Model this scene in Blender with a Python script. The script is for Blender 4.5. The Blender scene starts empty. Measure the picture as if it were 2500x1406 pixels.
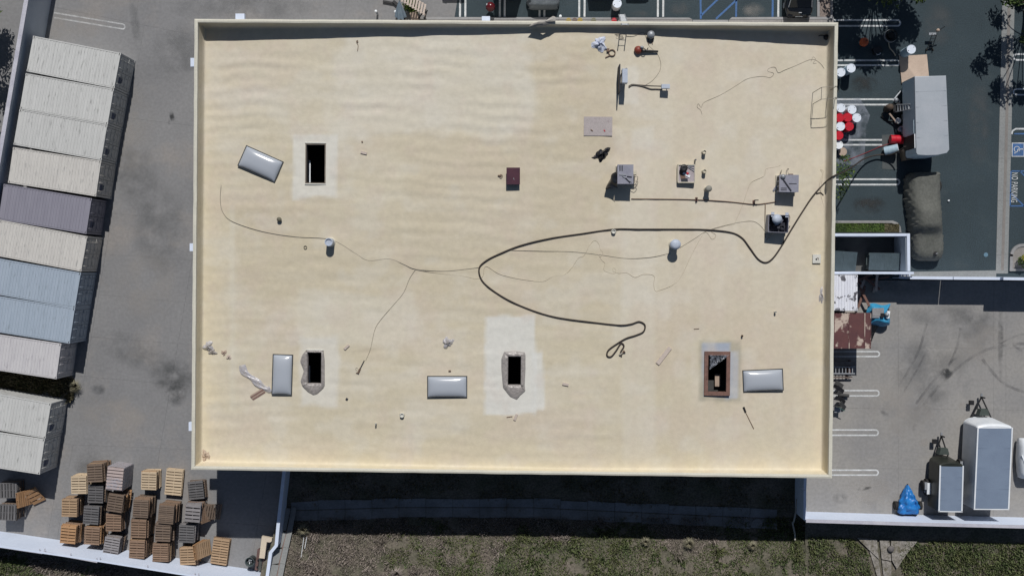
import bpy, math, random
import numpy as np
from mathutils import Vector, Matrix, Euler

random.seed(7)
rng = np.random.default_rng(11)
SC = bpy.context.scene
COL = SC.collection
PI = math.pi
rad = math.radians

# ------------------------------------------------------------------ camera, sky, sun, exposure
HCAM, FPX, CX, CY = 70.5, 2449.0, 1250.0, 703.0
cam_rot = Euler((-math.atan(43 / FPX), math.atan(15 / FPX), 0.0), 'XYZ')
cd = bpy.data.cameras.new('camera')
cd.sensor_width = 36.0
cd.lens = 36.0 * FPX / 2500.0
cd.clip_start = 0.5
cd.clip_end = 2000
cam = bpy.data.objects.new('camera', cd)
cam.location = (0, 0, HCAM)
cam.rotation_euler = cam_rot
COL.objects.link(cam)
SC.camera = cam

SUNV = Vector((0.20, 2.305, 2.59)).normalized()
SUN_EL = math.asin(SUNV.z)
SUN_AZ = math.atan2(SUNV.x, SUNV.y)
w = bpy.data.worlds.new('World')
SC.world = w
w.use_nodes = True
nt = w.node_tree
nt.nodes.clear()
sky = nt.nodes.new('ShaderNodeTexSky')
sky.sky_type = 'NISHITA'
sky.sun_disc = False
sky.sun_elevation = SUN_EL
sky.sun_rotation = SUN_AZ
sky.air_density = 1.0
sky.dust_density = 0.6
bg = nt.nodes.new('ShaderNodeBackground')
bg.inputs[1].default_value = 0.05
wo = nt.nodes.new('ShaderNodeOutputWorld')
nt.links.new(sky.outputs[0], bg.inputs[0])
nt.links.new(bg.outputs[0], wo.inputs[0])
sl = bpy.data.lights.new('sun', 'SUN')
sl.energy = 4.7
sl.angle = rad(0.53)
sl.color = (1.0, 0.965, 0.91)
sun = bpy.data.objects.new('sun', sl)
sun.rotation_euler = (-SUNV).to_track_quat('-Z', 'Y').to_euler()
sun.location = (20, 60, 80)
COL.objects.link(sun)
SC.view_settings.view_transform = 'Standard'
SC.view_settings.look = 'None'
SC.view_settings.exposure = -0.30
SC.view_settings.gamma = 1.0
SC.view_settings.use_curve_mapping = False
SC.cycles.max_bounces = 6
SC.cycles.transparent_max_bounces = 12

# ------------------------------------------------------------------ pixel -> place
_R = cam_rot.to_matrix()


def P(px, py, z=0.0):
    """point of the place at height z that the photograph shows at (px, py)"""
    d = _R @ Vector((px - CX, CY - py, -FPX))
    t = (z - HCAM) / d.z
    return Vector((d.x * t, d.y * t, z))


def sc(z):
    return FPX / (HCAM - z)


# ------------------------------------------------------------------ smooth value noise for geometry
_H = rng.random((256, 256))


def vnoise(x, y, s=0):
    x = np.asarray(x, float) + s * 17.31
    y = np.asarray(y, float) + s * 9.77
    xi = np.floor(x).astype(int)
    yi = np.floor(y).astype(int)
    fx, fy = x - xi, y - yi
    fx = fx * fx * (3 - 2 * fx)
    fy = fy * fy * (3 - 2 * fy)
    a = _H[xi & 255, yi & 255]
    b = _H[(xi + 1) & 255, yi & 255]
    c = _H[xi & 255, (yi + 1) & 255]
    d = _H[(xi + 1) & 255, (yi + 1) & 255]
    return (a * (1 - fx) + b * fx) * (1 - fy) + (c * (1 - fx) + d * fx) * fy


def fbm(x, y, s=0, o=4):
    t, a, n = 0, 0.5, 0
    for k in range(o):
        t = t + a * vnoise(np.asarray(x) * 2 ** k, np.asarray(y) * 2 ** k, s + k)
        n += a
        a *= 0.5
    return t / n


# ------------------------------------------------------------------ materials
def new_mat(name):
    m = bpy.data.materials.new(name)
    m.use_nodes = True
    t = m.node_tree
    t.nodes.clear()
    out = t.nodes.new('ShaderNodeOutputMaterial')
    b = t.nodes.new('ShaderNodeBsdfPrincipled')
    t.links.new(b.outputs[0], out.inputs[0])
    return m, t, b, out


def mix_rgb(t, fac, a, b, mode='MIX'):
    n = t.nodes.new('ShaderNodeMix')
    n.data_type = 'RGBA'
    n.blend_type = mode
    for sock, val in ((n.inputs[0], fac), (n.inputs[6], a), (n.inputs[7], b)):
        if isinstance(val, bpy.types.NodeSocket):
            t.links.new(val, sock)
        elif isinstance(val, (int, float)):
            sock.default_value = val
        else:
            sock.default_value = (*val, 1) if len(val) == 3 else val
    return n.outputs[2]


def coords(t, world, stretch=(1, 1, 1)):
    if world:
        v = t.nodes.new('ShaderNodeNewGeometry').outputs['Position']
    else:
        tc = t.nodes.new('ShaderNodeTexCoord').outputs['Object']
        oi = t.nodes.new('ShaderNodeObjectInfo')
        vm = t.nodes.new('ShaderNodeVectorMath')
        vm.operation = 'MULTIPLY_ADD'
        t.links.new(oi.outputs['Random'], vm.inputs[0])
        vm.inputs[1].default_value = (37.0, 53.0, 29.0)
        t.links.new(tc, vm.inputs[2])
        v = vm.outputs[0]
    mp = t.nodes.new('ShaderNodeMapping')
    mp.inputs['Scale'].default_value = stretch
    t.links.new(v, mp.inputs[0])
    return mp.outputs[0]


def noise(t, v, scale, detail=4, rough=0.55):
    n = t.nodes.new('ShaderNodeTexNoise')
    n.inputs['Scale'].default_value = scale
    n.inputs['Detail'].default_value = detail
    n.inputs['Roughness'].default_value = rough
    t.links.new(v, n.inputs['Vector'])
    return n.outputs[0]


def ramp(t, f, lo, hi, a=0.0, b=1.0):
    n = t.nodes.new('ShaderNodeMapRange')
    n.inputs[1].default_value = lo
    n.inputs[2].default_value = hi
    n.inputs[3].default_value = a
    n.inputs[4].default_value = b
    t.links.new(f, n.inputs[0])
    return n.outputs[0]


def add_bump(t, b, h, strength, dist=0.02):
    bn = t.nodes.new('ShaderNodeBump')
    bn.inputs['Strength'].default_value = strength
    bn.inputs['Distance'].default_value = dist
    t.links.new(h, bn.inputs['Height'])
    t.links.new(bn.outputs[0], b.inputs['Normal'])


MATS = {}


def M(name, c, c2=None, scale=2.0, rough=0.75, metal=0.0, world=False, stretch=(1, 1, 1), fine=0.12, fscale=25,
      bump=0.0, bscale=30, lo=0.35, hi=0.65, spot=None, sscale=3.0, slo=0.6, shi=0.68, sstretch=None, rand=0.0,
      alpha=1.0, spec=0.4, coat=0.0):
    """weathered paint / wood / concrete: two tones in large patches, fine grain, optional stains"""
    if name in MATS:
        return MATS[name]
    m, t, b, out = new_mat(name)
    c2 = c2 or tuple(x * 0.82 for x in c)
    v = coords(t, world, stretch)
    n1 = noise(t, v, scale, 6, 0.6)
    col = mix_rgb(t, ramp(t, n1, lo, hi), c, c2)
    if spot:
        v2 = coords(t, world, sstretch) if sstretch else v
        n3 = noise(t, v2, sscale, 5, 0.6)
        col = mix_rgb(t, ramp(t, n3, slo, shi), col, spot)
    if fine:
        n2 = noise(t, v, fscale, 3, 0.6)
        col = mix_rgb(t, 1.0, col, ramp_col(t, n2, 1 - fine * 1.6, 1 + fine * 1.2), 'MULTIPLY')
    if rand:
        oi = t.nodes.new('ShaderNodeObjectInfo')
        col = mix_rgb(t, 1.0, col, ramp_col(t, oi.outputs['Random'], 1 - rand, 1 + rand, 0, 1), 'MULTIPLY')
    t.links.new(col, b.inputs['Base Color'])
    b.inputs['Roughness'].default_value = rough
    b.inputs['Metallic'].default_value = metal
    b.inputs['Specular IOR Level'].default_value = spec
    b.inputs['Coat Weight'].default_value = coat
    if bump:
        add_bump(t, b, noise(t, v, bscale, 4), min(bump, 1), 0.02 if bump < 1 else 0.07)
    if alpha < 1:
        b.inputs['Alpha'].default_value = alpha
    MATS[name] = m
    return m


def ramp_col(t, f, a, b, lo=0.3, hi=0.7):
    v = ramp(t, f, lo, hi, a, b)
    n = t.nodes.new('ShaderNodeCombineColor')
    for i in range(3):
        t.links.new(v, n.inputs[i])
    return n.outputs[0]


# setting
m_conc_w = M('concrete_west', (0.232, 0.232, 0.238), (0.176, 0.178, 0.186), 0.16, 0.9, world=True, fine=0.07, fscale=5,
             spot=(0.265, 0.245, 0.23), sscale=0.22, slo=0.5, shi=0.75, bump=0.06, bscale=18, lo=0.3, hi=0.7)
m_conc_e = M('concrete_east', (0.285, 0.275, 0.262), (0.23, 0.228, 0.23), 0.2, 0.9, world=True, fine=0.07, fscale=5,
             spot=(0.195, 0.195, 0.20), sscale=0.45, slo=0.55, shi=0.8, bump=0.06, bscale=18)
m_joint = M('concrete_joint', (0.15, 0.15, 0.15), scale=2, world=True)
m_asph = M('asphalt', (0.037, 0.056, 0.068), (0.031, 0.047, 0.057), 0.35, 0.92, world=True, fine=0.22, fscale=14,
           spot=(0.047, 0.064, 0.073), sscale=0.6, slo=0.55, shi=0.75, bump=0.15, bscale=60)
m_soil = M('soil', (0.17, 0.14, 0.105), (0.10, 0.095, 0.06), 0.6, 0.95, world=True, fine=0.3, fscale=8, bump=0.6, bscale=10)
m_walk = M('sidewalk_concrete', (0.245, 0.255, 0.255), (0.21, 0.22, 0.225), 0.5, 0.9, world=True, fine=0.1, fscale=8)
m_ditch = M('ditch_concrete', (0.22, 0.23, 0.25), (0.15, 0.155, 0.16), 0.7, 0.9, world=True, fine=0.1, fscale=8,
            spot=(0.13, 0.11, 0.09), sscale=1.6, slo=0.6, shi=0.7)
m_white_wall = M('white_painted_wall', (0.62, 0.69, 0.83), (0.58, 0.65, 0.79), 0.6, 0.7, world=True, fine=0.03, fscale=6)
m_wall_cap = M('wall_cap_grey', (0.50, 0.50, 0.56), (0.40, 0.40, 0.47), 1.5, 0.7, world=True)
m_west_wall = M('grey_block_wall', (0.42, 0.46, 0.52), (0.34, 0.38, 0.44), 0.5, 0.85, world=True, fine=0.06)
m_line_w = M('white_line_paint', (0.62, 0.64, 0.66), (0.45, 0.47, 0.48), 2.2, 0.7, world=True, fine=0.15, fscale=12)
m_line_worn = M('worn_line_paint', (0.50, 0.51, 0.52), (0.30, 0.31, 0.32), 1.6, 0.8, world=True, fine=0.2, fscale=9)
m_line_b = M('blue_line_paint', (0.045, 0.13, 0.33), (0.05, 0.11, 0.24), 2.0, 0.7, world=True, fine=0.15, fscale=12)
m_wallext = M('building_wall_paint', (0.62, 0.60, 0.54), scale=0.5, world=True)
m_cap = M('parapet_cap_foam', (0.60, 0.58, 0.50), (0.54, 0.525, 0.455), 0.8, 0.75, world=True, fine=0.05, fscale=9)
m_dark = M('hollow_shade', (0.02, 0.02, 0.02), scale=2)  # flat dark colour standing in for shade inside holes and the doorway
# objects
m_black = M('black_plastic', (0.012, 0.012, 0.014), (0.02, 0.02, 0.022), 3, 0.45)
m_blackpaint = M('black_car_paint', (0.006, 0.007, 0.009), (0.008, 0.009, 0.011), 2, 0.12, fine=0, coat=0.8)
m_rubber = M('black_rubber', (0.016, 0.015, 0.015), scale=4, rough=0.8)
m_hose = M('hose_rubber', (0.030, 0.024, 0.021), (0.045, 0.033, 0.028), 1.5, 0.7)
m_cord = M('grey_cord', (0.25, 0.225, 0.185), (0.34, 0.31, 0.26), 1.5, 0.8)
m_cordtan = M('tan_rope', (0.42, 0.37, 0.29), (0.50, 0.45, 0.36), 1.5, 0.9)
m_steel = M('galvanised_steel', (0.33, 0.35, 0.38), (0.26, 0.28, 0.31), 3, 0.5, metal=0.35)
m_alu = M('aluminium', (0.36, 0.38, 0.41), (0.29, 0.31, 0.34), 4, 0.55, metal=0.35)
m_ac = M('grey_unit_steel', (0.26, 0.265, 0.32), (0.22, 0.225, 0.28), 2, 0.5, spot=(0.18, 0.17, 0.18), sscale=5, slo=0.62, shi=0.7)
m_ac_d = M('dark_slot', (0.03, 0.032, 0.045), scale=3)
m_elec = M('electrical_box_grey', (0.43, 0.48, 0.57), (0.38, 0.43, 0.52), 2, 0.5)
m_wood_pale = M('pale_board', (0.52, 0.45, 0.40), (0.45, 0.38, 0.34), 3, 0.85, stretch=(1, 6, 1), fine=0.12)
m_wood_dark = M('redwood_curb', (0.20, 0.11, 0.09), (0.14, 0.08, 0.065), 4, 0.85, fine=0.2)
m_foam = M('sprayed_foam', (0.55, 0.51, 0.42), (0.50, 0.46, 0.37), 2, 0.8, bump=0.3, bscale=12)
m_foam_w = M('fresh_white_foam', (0.58, 0.58, 0.55), (0.53, 0.53, 0.49), 2, 0.8, bump=0.3, bscale=12)
m_maroon = M('maroon_hatch', (0.075, 0.028, 0.042), (0.055, 0.022, 0.036), 2, 0.35, fine=0.05)
m_card = M('cardboard', (0.42, 0.33, 0.27), (0.36, 0.28, 0.23), 3, 0.9)
m_red = M('red_drum_paint', (0.52, 0.012, 0.03), (0.42, 0.012, 0.025), 3, 0.35, fine=0.05)
m_whitedrum = M('white_drum_plastic', (0.78, 0.82, 0.86), (0.70, 0.74, 0.79), 3, 0.4, fine=0.05)
m_bluedrum = M('pale_blue_drum_plastic', (0.40, 0.53, 0.62), (0.34, 0.46, 0.56), 3, 0.4, fine=0.05)
m_bluetarp = M('blue_tarp', (0.012, 0.13, 0.42), (0.02, 0.19, 0.52), 3, 0.35, fine=0.1)
m_cyantarp = M('cyan_tarp', (0.03, 0.22, 0.42), (0.05, 0.30, 0.50), 3, 0.4, fine=0.1)
m_rag = M('white_cloth', (0.62, 0.65, 0.74), (0.42, 0.47, 0.60), 6, 0.9)
m_cover = M('olive_grey_car_cover', (0.118, 0.122, 0.112), (0.092, 0.096, 0.088), 1.2, 0.85, fine=0.12, fscale=8, bump=1.0, bscale=2.2, stretch=(1, .8, 1))
m_greycover = M('grey_car_cover', (0.16, 0.18, 0.20), (0.11, 0.13, 0.15), 1.6, 0.85, fine=0.12, fscale=8)
m_trailer = M('white_trailer_paint', (0.72, 0.75, 0.79), (0.62, 0.66, 0.71), 1.2, 0.35, fine=0.04)
m_trailer_roof = M('dull_aluminium_roof', (0.175, 0.225, 0.31), (0.155, 0.20, 0.28), 1.0, 0.5, fine=0.05)
m_truckroof = M('pale_roof_membrane', (0.36, 0.39, 0.435), (0.32, 0.355, 0.40), 0.9, 0.5, fine=0.05, bump=0.15, bscale=3)
m_truckside = M('blue_grey_side', (0.50, 0.60, 0.68), (0.44, 0.54, 0.62), 1.0, 0.5, fine=0.05)
m_blacktrailer = M('black_trailer_paint', (0.016, 0.019, 0.016), (0.026, 0.028, 0.022), 1.5, 0.4)
m_ply = M('tan_plywood', (0.47, 0.37, 0.30), (0.41, 0.32, 0.26), 2, 0.9, fine=0.08, spot=(0.3, 0.22, 0.18), sscale=7, slo=0.68, shi=0.75)
m_orange = M('orange_plastic', (0.55, 0.10, 0.03), scale=3, rough=0.5)
m_brown = M('brown_plastic', (0.16, 0.10, 0.07), scale=3, rough=0.6)
m_dump = M('dumpster_lid_plastic', (0.075, 0.105, 0.125), (0.06, 0.085, 0.10), 2, 0.5)
m_rust = M('rusted_roof', (0.115, 0.045, 0.045), (0.085, 0.035, 0.04), 1.1, 0.75, fine=0.15,
           spot=(0.46, 0.38, 0.33), sscale=0.8, slo=0.55, shi=0.6)
m_peel = M('peeling_white_paint', (0.72, 0.74, 0.80), (0.62, 0.64, 0.72), 2, 0.55, fine=0.05,
           spot=(0.115, 0.115, 0.135), sscale=1.25, slo=0.55, shi=0.57)
m_lid = M('green_grey_bin', (0.06, 0.08, 0.085), scale=3, rough=0.5)
m_glass = M('dark_glass', (0.01, 0.012, 0.016), scale=1, rough=0.06, fine=0)
m_lamp = M('lamp_lens', (0.7, 0.72, 0.75), scale=1, rough=0.1, fine=0)
m_taillamp = M('red_lamp_lens', (0.4, 0.01, 0.01), scale=1, rough=0.15, fine=0)
m_yellow = M('yellow_drum_paint', (0.42, 0.29, 0.03), (0.25, 0.18, 0.03), 4, 0.5)
m_logo = M('blue_logo_print', (0.03, 0.05, 0.12), scale=4, rough=0.6)
m_frame = M('dark_skylight_frame', (0.05, 0.055, 0.06), (0.035, 0.04, 0.045), 3, 0.5)


def plastic(name, c, alpha, rough, fs=6, bs=9):
    m, t, b, out = new_mat(name)
    v = coords(t, False)
    b.inputs['Base Color'].default_value = (*c, 1)
    b.inputs['Roughness'].default_value = rough
    tr = t.nodes.new('ShaderNodeBsdfTransparent')
    mx = t.nodes.new('ShaderNodeMixShader')
    n = noise(t, v, fs, 3)
    t.links.new(ramp(t, n, 0.35, 0.65, max(0, alpha - 0.18), alpha + 0.18), mx.inputs[0])
    t.links.new(tr.outputs[0], mx.inputs[1])
    t.links.new(b.outputs[0], mx.inputs[2])
    t.links.new(mx.outputs[0], out.inputs[0])
    add_bump(t, b, noise(t, v, bs, 3), 0.6, 0.05)
    return m


m_film = plastic('clear_plastic_film', (0.50, 0.54, 0.64), 0.19, 0.12)
m_film2 = plastic('milky_plastic_film', (0.33, 0.305, 0.295), 0.8, 0.3)
m_filmbig = plastic('ground_plastic_film', (0.42, 0.46, 0.55), 0.16, 0.1, 1.3, 3.0)
m_pinkfilm = plastic('pale_plastic_film', (0.46, 0.455, 0.51), 0.6, 0.2)


def dome_mat():
    m, t, b, out = new_mat('frosted_skylight_acrylic')
    b.inputs['Base Color'].default_value = (0.36, 0.39, 0.44, 1)
    b.inputs['Roughness'].default_value = 0.2
    b.inputs['Specular IOR Level'].default_value = 0.6
    return m


m_dome = dome_mat()


def leaf_mat(name, c, c2):
    m, t, b, out = new_mat(name)
    oi = t.nodes.new('ShaderNodeNewGeometry')
    n = noise(t, oi.outputs['Position'], 1.1, 4)
    n2 = noise(t, oi.outputs['Position'], 14, 2)
    col = mix_rgb(t, ramp(t, n, 0.35, 0.65), c, c2)
    col = mix_rgb(t, 1.0, col, ramp_col(t, n2, 0.6, 1.45), 'MULTIPLY')
    t.links.new(col, b.inputs['Base Color'])
    b.inputs['Roughness'].default_value = 0.7
    b.inputs['Specular IOR Level'].default_value = 0.25
    return m


m_leaf = leaf_mat('tree_leaves', (0.05, 0.085, 0.03), (0.075, 0.11, 0.03))
m_leaf2 = leaf_mat('bright_leaves', (0.10, 0.15, 0.035), (0.07, 0.12, 0.03))
m_leaf_y = leaf_mat('yellow_leaves', (0.42, 0.38, 0.05), (0.30, 0.30, 0.06))
m_dry = leaf_mat('dry_grass_blades', (0.32, 0.275, 0.25), (0.20, 0.175, 0.155))
m_green = leaf_mat('green_grass_blades', (0.095, 0.13, 0.055), (0.14, 0.155, 0.07))
m_weed = leaf_mat('brown_weed_blades', (0.11, 0.095, 0.05), (0.16, 0.145, 0.09))
m_bark = M('bark', (0.09, 0.07, 0.055), scale=6, rough=0.9)

# container and pallet colours
CONT = {
    'white': M('container_white', (0.53, 0.535, 0.53), (0.47, 0.475, 0.47), 0.9, 0.6, fine=0.05, stretch=(6, 0.6, 1),
               spot=(0.25, 0.255, 0.25), sscale=2.4, slo=0.58, shi=0.74, sstretch=(3.4, 0.6, 1), rand=0.04),
    'cream': M('container_offwhite', (0.55, 0.535, 0.51), (0.49, 0.475, 0.455), 0.9, 0.6, fine=0.05, stretch=(6, 0.6, 1),
               spot=(0.33, 0.33, 0.32), sscale=2.8, slo=0.56, shi=0.70, sstretch=(3.4, 0.6, 1)),
    'mauve': M('container_mauve_grey', (0.24, 0.235, 0.285), (0.215, 0.21, 0.258), 0.9, 0.6, fine=0.05, stretch=(6, 0.6, 1),
               spot=(0.22, 0.21, 0.23), sscale=2.4, slo=0.66, shi=0.8),
    'blue': M('container_pale_blue', (0.335, 0.395, 0.475), (0.30, 0.36, 0.435), 0.9, 0.6, fine=0.05, stretch=(6, 0.6, 1),
              spot=(0.22, 0.26, 0.30), sscale=2.6, slo=0.58, shi=0.74, sstretch=(3.4, 0.6, 1), rand=0.03),
    'pink': M('container_pinkish_white', (0.53, 0.52, 0.535), (0.48, 0.47, 0.49), 0.9, 0.6, fine=0.05, stretch=(6, 0.6, 1),
              spot=(0.33, 0.31, 0.34), sscale=2.6, slo=0.58, shi=0.74, sstretch=(3.4, 0.6, 1)),
}
PAL = {
    'cream': M('pallet_fresh_wood', (0.56, 0.45, 0.32), (0.49, 0.385, 0.27), 3, 0.85, stretch=(1, 6, 1), fine=0.15, rand=0.1),
    'tan': M('pallet_tan_wood', (0.39, 0.27, 0.17), (0.33, 0.225, 0.14), 3, 0.85, stretch=(1, 6, 1), fine=0.15, rand=0.12),
    'brown': M('pallet_brown_wood', (0.245, 0.165, 0.115), (0.20, 0.13, 0.09), 3, 0.85, stretch=(1, 6, 1), fine=0.2, rand=0.15),
    'dark': M('pallet_old_brown_wood', (0.185, 0.135, 0.10), (0.14, 0.105, 0.085), 3, 0.85, stretch=(1, 6, 1), fine=0.2, rand=0.15),
    'grey': M('pallet_grey_wood', (0.135, 0.13, 0.135), (0.10, 0.10, 0.105), 3, 0.85, stretch=(1, 6, 1), fine=0.2, rand=0.15),
    'silver': M('pallet_silver_wood', (0.27, 0.255, 0.26), (0.20, 0.19, 0.20), 3, 0.85, stretch=(1, 6, 1), fine=0.2, rand=0.1),
    'orange': M('pallet_orange_wood', (0.40, 0.235, 0.12), (0.32, 0.185, 0.10), 3, 0.85, stretch=(1, 6, 1), fine=0.2, rand=0.12),
    'pinkwrap': M('wrapped_pallet_pink', (0.47, 0.39, 0.37), (0.41, 0.34, 0.33), 2, 0.45, fine=0.1),
}


# ------------------------------------------------------------------ mesh builder
def catmull(pts, sub=5):
    pts = [Vector(p) for p in pts]
    if len(pts) < 3:
        return pts
    out = []
    for i in range(len(pts) - 1):
        p0 = pts[max(i - 1, 0)]
        p1, p2 = pts[i], pts[i + 1]
        p3 = pts[min(i + 2, len(pts) - 1)]
        for k in range(sub):
            t = k / sub
            out.append(0.5 * ((2 * p1) + (p2 - p0) * t + (2 * p0 - 5 * p1 + 4 * p2 - p3) * t * t + (3 * p1 - p0 - 3 * p2 + p3) * t ** 3))
    out.append(pts[-1])
    return out


class MB:
    def __init__(s):
        s.v, s.f = [], []

    def add(s, vs, fs):
        o = len(s.v)
        s.v += [tuple(v) for v in vs]
        s.f += [tuple(i + o for i in f) for f in fs]
        return s

    def box(s, c, d, rz=0.0, R=None):
        R = R or Matrix.Rotation(rz, 3, 'Z')
        c = Vector(c)
        vs = [c + R @ Vector((d[0] * i / 2, d[1] * j / 2, d[2] * k / 2)) for k in (-1, 1) for j in (-1, 1) for i in (-1, 1)]
        return s.add(vs, [(0, 2, 3, 1), (4, 5, 7, 6), (0, 1, 5, 4), (2, 6, 7, 3), (0, 4, 6, 2), (1, 3, 7, 5)])

    def bar(s, a, b, wd, ht, up=(0, 0, 1)):
        a, b = Vector(a), Vector(b)
        d = b - a
        x = d.normalized()
        up = Vector(up)
        if abs(x.dot(up)) > 0.98:
            up = Vector((0, 1, 0))
        y = up.cross(x).normalized()
        z = x.cross(y)
        R = Matrix((x, y, z)).transposed()
        return s.box((a + b) / 2, (d.length, wd, ht), R=R)

    def cyl(s, a, b, r, r1=None, n=14, caps=True):
        a, b = Vector(a), Vector(b)
        r1 = r if r1 is None else r1
        d = (b - a).normalized()
        u = d.orthogonal().normalized()
        v = d.cross(u)
        ring = [(math.cos(2 * PI * i / n), math.sin(2 * PI * i / n)) for i in range(n)]
        vs = [a + (u * c + v * q) * r for c, q in ring] + [b + (u * c + v * q) * r1 for c, q in ring]
        fs = [(i, (i + 1) % n, n + (i + 1) % n, n + i) for i in range(n)]
        if caps:
            fs += [tuple(range(n - 1, -1, -1)), tuple(range(n, 2 * n))]
        return s.add(vs, fs)

    def tube(s, pts, r, n=6, sub=5):
        pts = catmull(pts, sub) if sub > 1 else [Vector(p) for p in pts]
        vs, fs = [], []
        for i, p in enumerate(pts):
            d = (pts[min(i + 1, len(pts) - 1)] - pts[max(i - 1, 0)]).normalized()
            up = Vector((0, 0, 1)) if abs(d.z) < 0.95 else Vector((0, 1, 0))
            u = d.cross(up).normalized()
            q = u.cross(d)
            vs += [p + (u * math.cos(2 * PI * k / n) + q * math.sin(2 * PI * k / n)) * r for k in range(n)]
        for i in range(len(pts) - 1):
            fs += [(i * n + k, i * n + (k + 1) % n, (i + 1) * n + (k + 1) % n, (i + 1) * n + k) for k in range(n)]
        m = len(pts) - 1
        fs += [tuple(range(n - 1, -1, -1)), tuple(m * n + k for k in range(n))]
        return s.add(vs, fs)

    def prism(s, poly, z0, z1):
        n = len(poly)
        vs = [(p[0], p[1], z0) for p in poly] + [(p[0], p[1], z1) for p in poly]
        fs = [(i, (i + 1) % n, n + (i + 1) % n, n + i) for i in range(n)] + [tuple(range(n - 1, -1, -1)), tuple(range(n, 2 * n))]
        return s.add(vs, fs)

    def grid(s, nx, ny, fn):
        vs = [fn(i / nx, j / ny) for j in range(ny + 1) for i in range(nx + 1)]
        fs = [(j * (nx + 1) + i, j * (nx + 1) + i + 1, (j + 1) * (nx + 1) + i + 1, (j + 1) * (nx + 1) + i) for j in range(ny) for i in range(nx)]
        return s.add(vs, fs)

    def loft(s, rings, caps=True):
        n = len(rings[0])
        vs = [p for r in rings for p in r]
        fs = [(i * n + k, i * n + (k + 1) % n, (i + 1) * n + (k + 1) % n, (i + 1) * n + k) for i in range(len(rings) - 1) for k in range(n)]
        if caps:
            m = (len(rings) - 1) * n
            fs += [tuple(range(n - 1, -1, -1)), tuple(range(m, m + n))]
        return s.add(vs, fs)

    def lathe(s, prof, n=18, c=(0, 0, 0)):
        rings = [[(c[0] + r * math.cos(2 * PI * k / n), c[1] + r * math.sin(2 * PI * k / n), c[2] + z) for k in range(n)] for r, z in prof]
        return s.loft(rings)

    def build(s, name, mat, parent=None, smooth=False):
        me = bpy.data.meshes.new(name)
        me.from_pydata(s.v, [], s.f)
        me.update()
        if smooth:
            me.shade_smooth()
        return obj(name, me, mat, parent)


def obj(name, me, mat, parent=None):
    o = bpy.data.objects.new(name, me)
    if mat is not None:
        if not me.materials:
            me.materials.append(None)
        o.material_slots[0].link = 'OBJECT' if me.users > 1 or parent is None else 'DATA'
        o.material_slots[0].material = mat
    COL.objects.link(o)
    if parent is not None:
        o.parent = parent
    return o


def share(name, me, mat, parent=None, loc=None, rz=0.0):
    """another object on shared mesh data with its own material"""
    o = bpy.data.objects.new(name, me)
    if not me.materials:
        me.materials.append(None)
    COL.objects.link(o)
    o.material_slots[0].link = 'OBJECT'
    o.material_slots[0].material = mat
    if parent is not None:
        o.parent = parent
    if loc is not None:
        o.location = loc
    o.rotation_euler.z = rz
    return o


def mesh_of(mb, name, smooth=False):
    me = bpy.data.meshes.new(name)
    me.from_pydata(mb.v, [], mb.f)
    me.update()
    if smooth:
        me.shade_smooth()
    me.materials.append(None)
    return me


def tag(o, label=None, cat=None, group=None, kind=None):
    if label:
        o['label'] = label
    if cat:
        o['category'] = cat
    if group:
        o['group'] = group
    if kind:
        o['kind'] = kind
    return o


def thing(name, label, cat, loc=(0, 0, 0), rz=0.0, group=None):
    o = bpy.data.objects.new(name, None)
    o.empty_display_size = 0.2
    COL.objects.link(o)
    o.location = loc
    o.rotation_euler = (0, 0, rz)
    return tag(o, label, cat, group)


def struct(o):
    o['kind'] = 'structure'
    return o


def poly_sheet(name, pts, z, mat, parent=None):
    return MB().add([(p[0], p[1], z) for p in pts], [tuple(range(len(pts)))]).build(name, mat, parent)

# ================================================================== THE SETTING
g = MB().add([(-320, -320, -0.12), (320, -320, -0.12), (320, 320, -0.12), (-320, 320, -0.12)], [(0, 1, 2, 3)]).build('ground', m_soil)
struct(g)


def PG(px, py):
    p = P(px, py, 0)
    return (p.x, p.y)




def lerp(a, b, t):
    return a + (b - a) * t


def line_x(l1, l2):
    """intersection of two pixel lines given as (x, y, dx, dy)"""
    x1, y1, a, b = l1
    x2, y2, c, d = l2
    den = a * d - b * c
    t = ((x2 - x1) * d - (y2 - y1) * c) / den
    return (x1 + a * t, y1 + b * t)


def slabs(name, col_lines, row_lines, mat, zt, zb, gap, joint_mat):
    """a field of poured slabs between slanted joint lines (pixel lines on the ground)"""
    nC, nR = len(col_lines), len(row_lines)
    X = [[Vector((*PG(*line_x(c, r)), 0)) for c in col_lines] for r in row_lines]
    root = poly_sheet(name, [X[0][0], X[0][-1], X[-1][-1], X[-1][0]][::-1], zb, joint_mat)
    struct(root)
    for j in range(nR - 1):
        for i in range(nC - 1):
            q = [X[j][i], X[j][i + 1], X[j + 1][i + 1], X[j + 1][i]]
            c = sum(q, Vector()) / 4
            q2 = []
            for k in range(4):
                d = c - q[k]
                q2.append(q[k] + Vector((math.copysign(gap, d.x), math.copysign(gap, d.y), 0)))
            MB().prism(q2[::-1], zb + 0.002, zt + random.uniform(-0.002, 0.002)).build('slab', mat, root)
    return root


# west and south-west yard
cw = [(x, 100, -0.17, 1) for x in (-420, -160, 110, 322, 346, 560, 830, 1100)]
rw = [(300, y, 1, s) for y, s in ((-420, .15), (-160, .18), (52, .2), (287, .12), (524, .09), (624, .07), (724, .09), (828, .08), (927, .09), (1090, .04), (1255, .08))]
rw.append((300, 1352, 1, .155))
slabs('concrete_yard', cw, rw, m_conc_w, 0.0, -0.04, 0.0035, m_joint)
# south-east yard
ce = [(x, 800, 0, 1) for x in (1935, 2193, 2426, 2456, 2700, 2960)]
re_ = [(2000, y, 1, s) for y, s in ((684, .005), (848, .004), (995, .012), (1140, .02), (1256, .029))]
slabs('concrete_yard', ce, re_, m_conc_e, 0.0, -0.04, 0.0035, m_joint)

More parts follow.
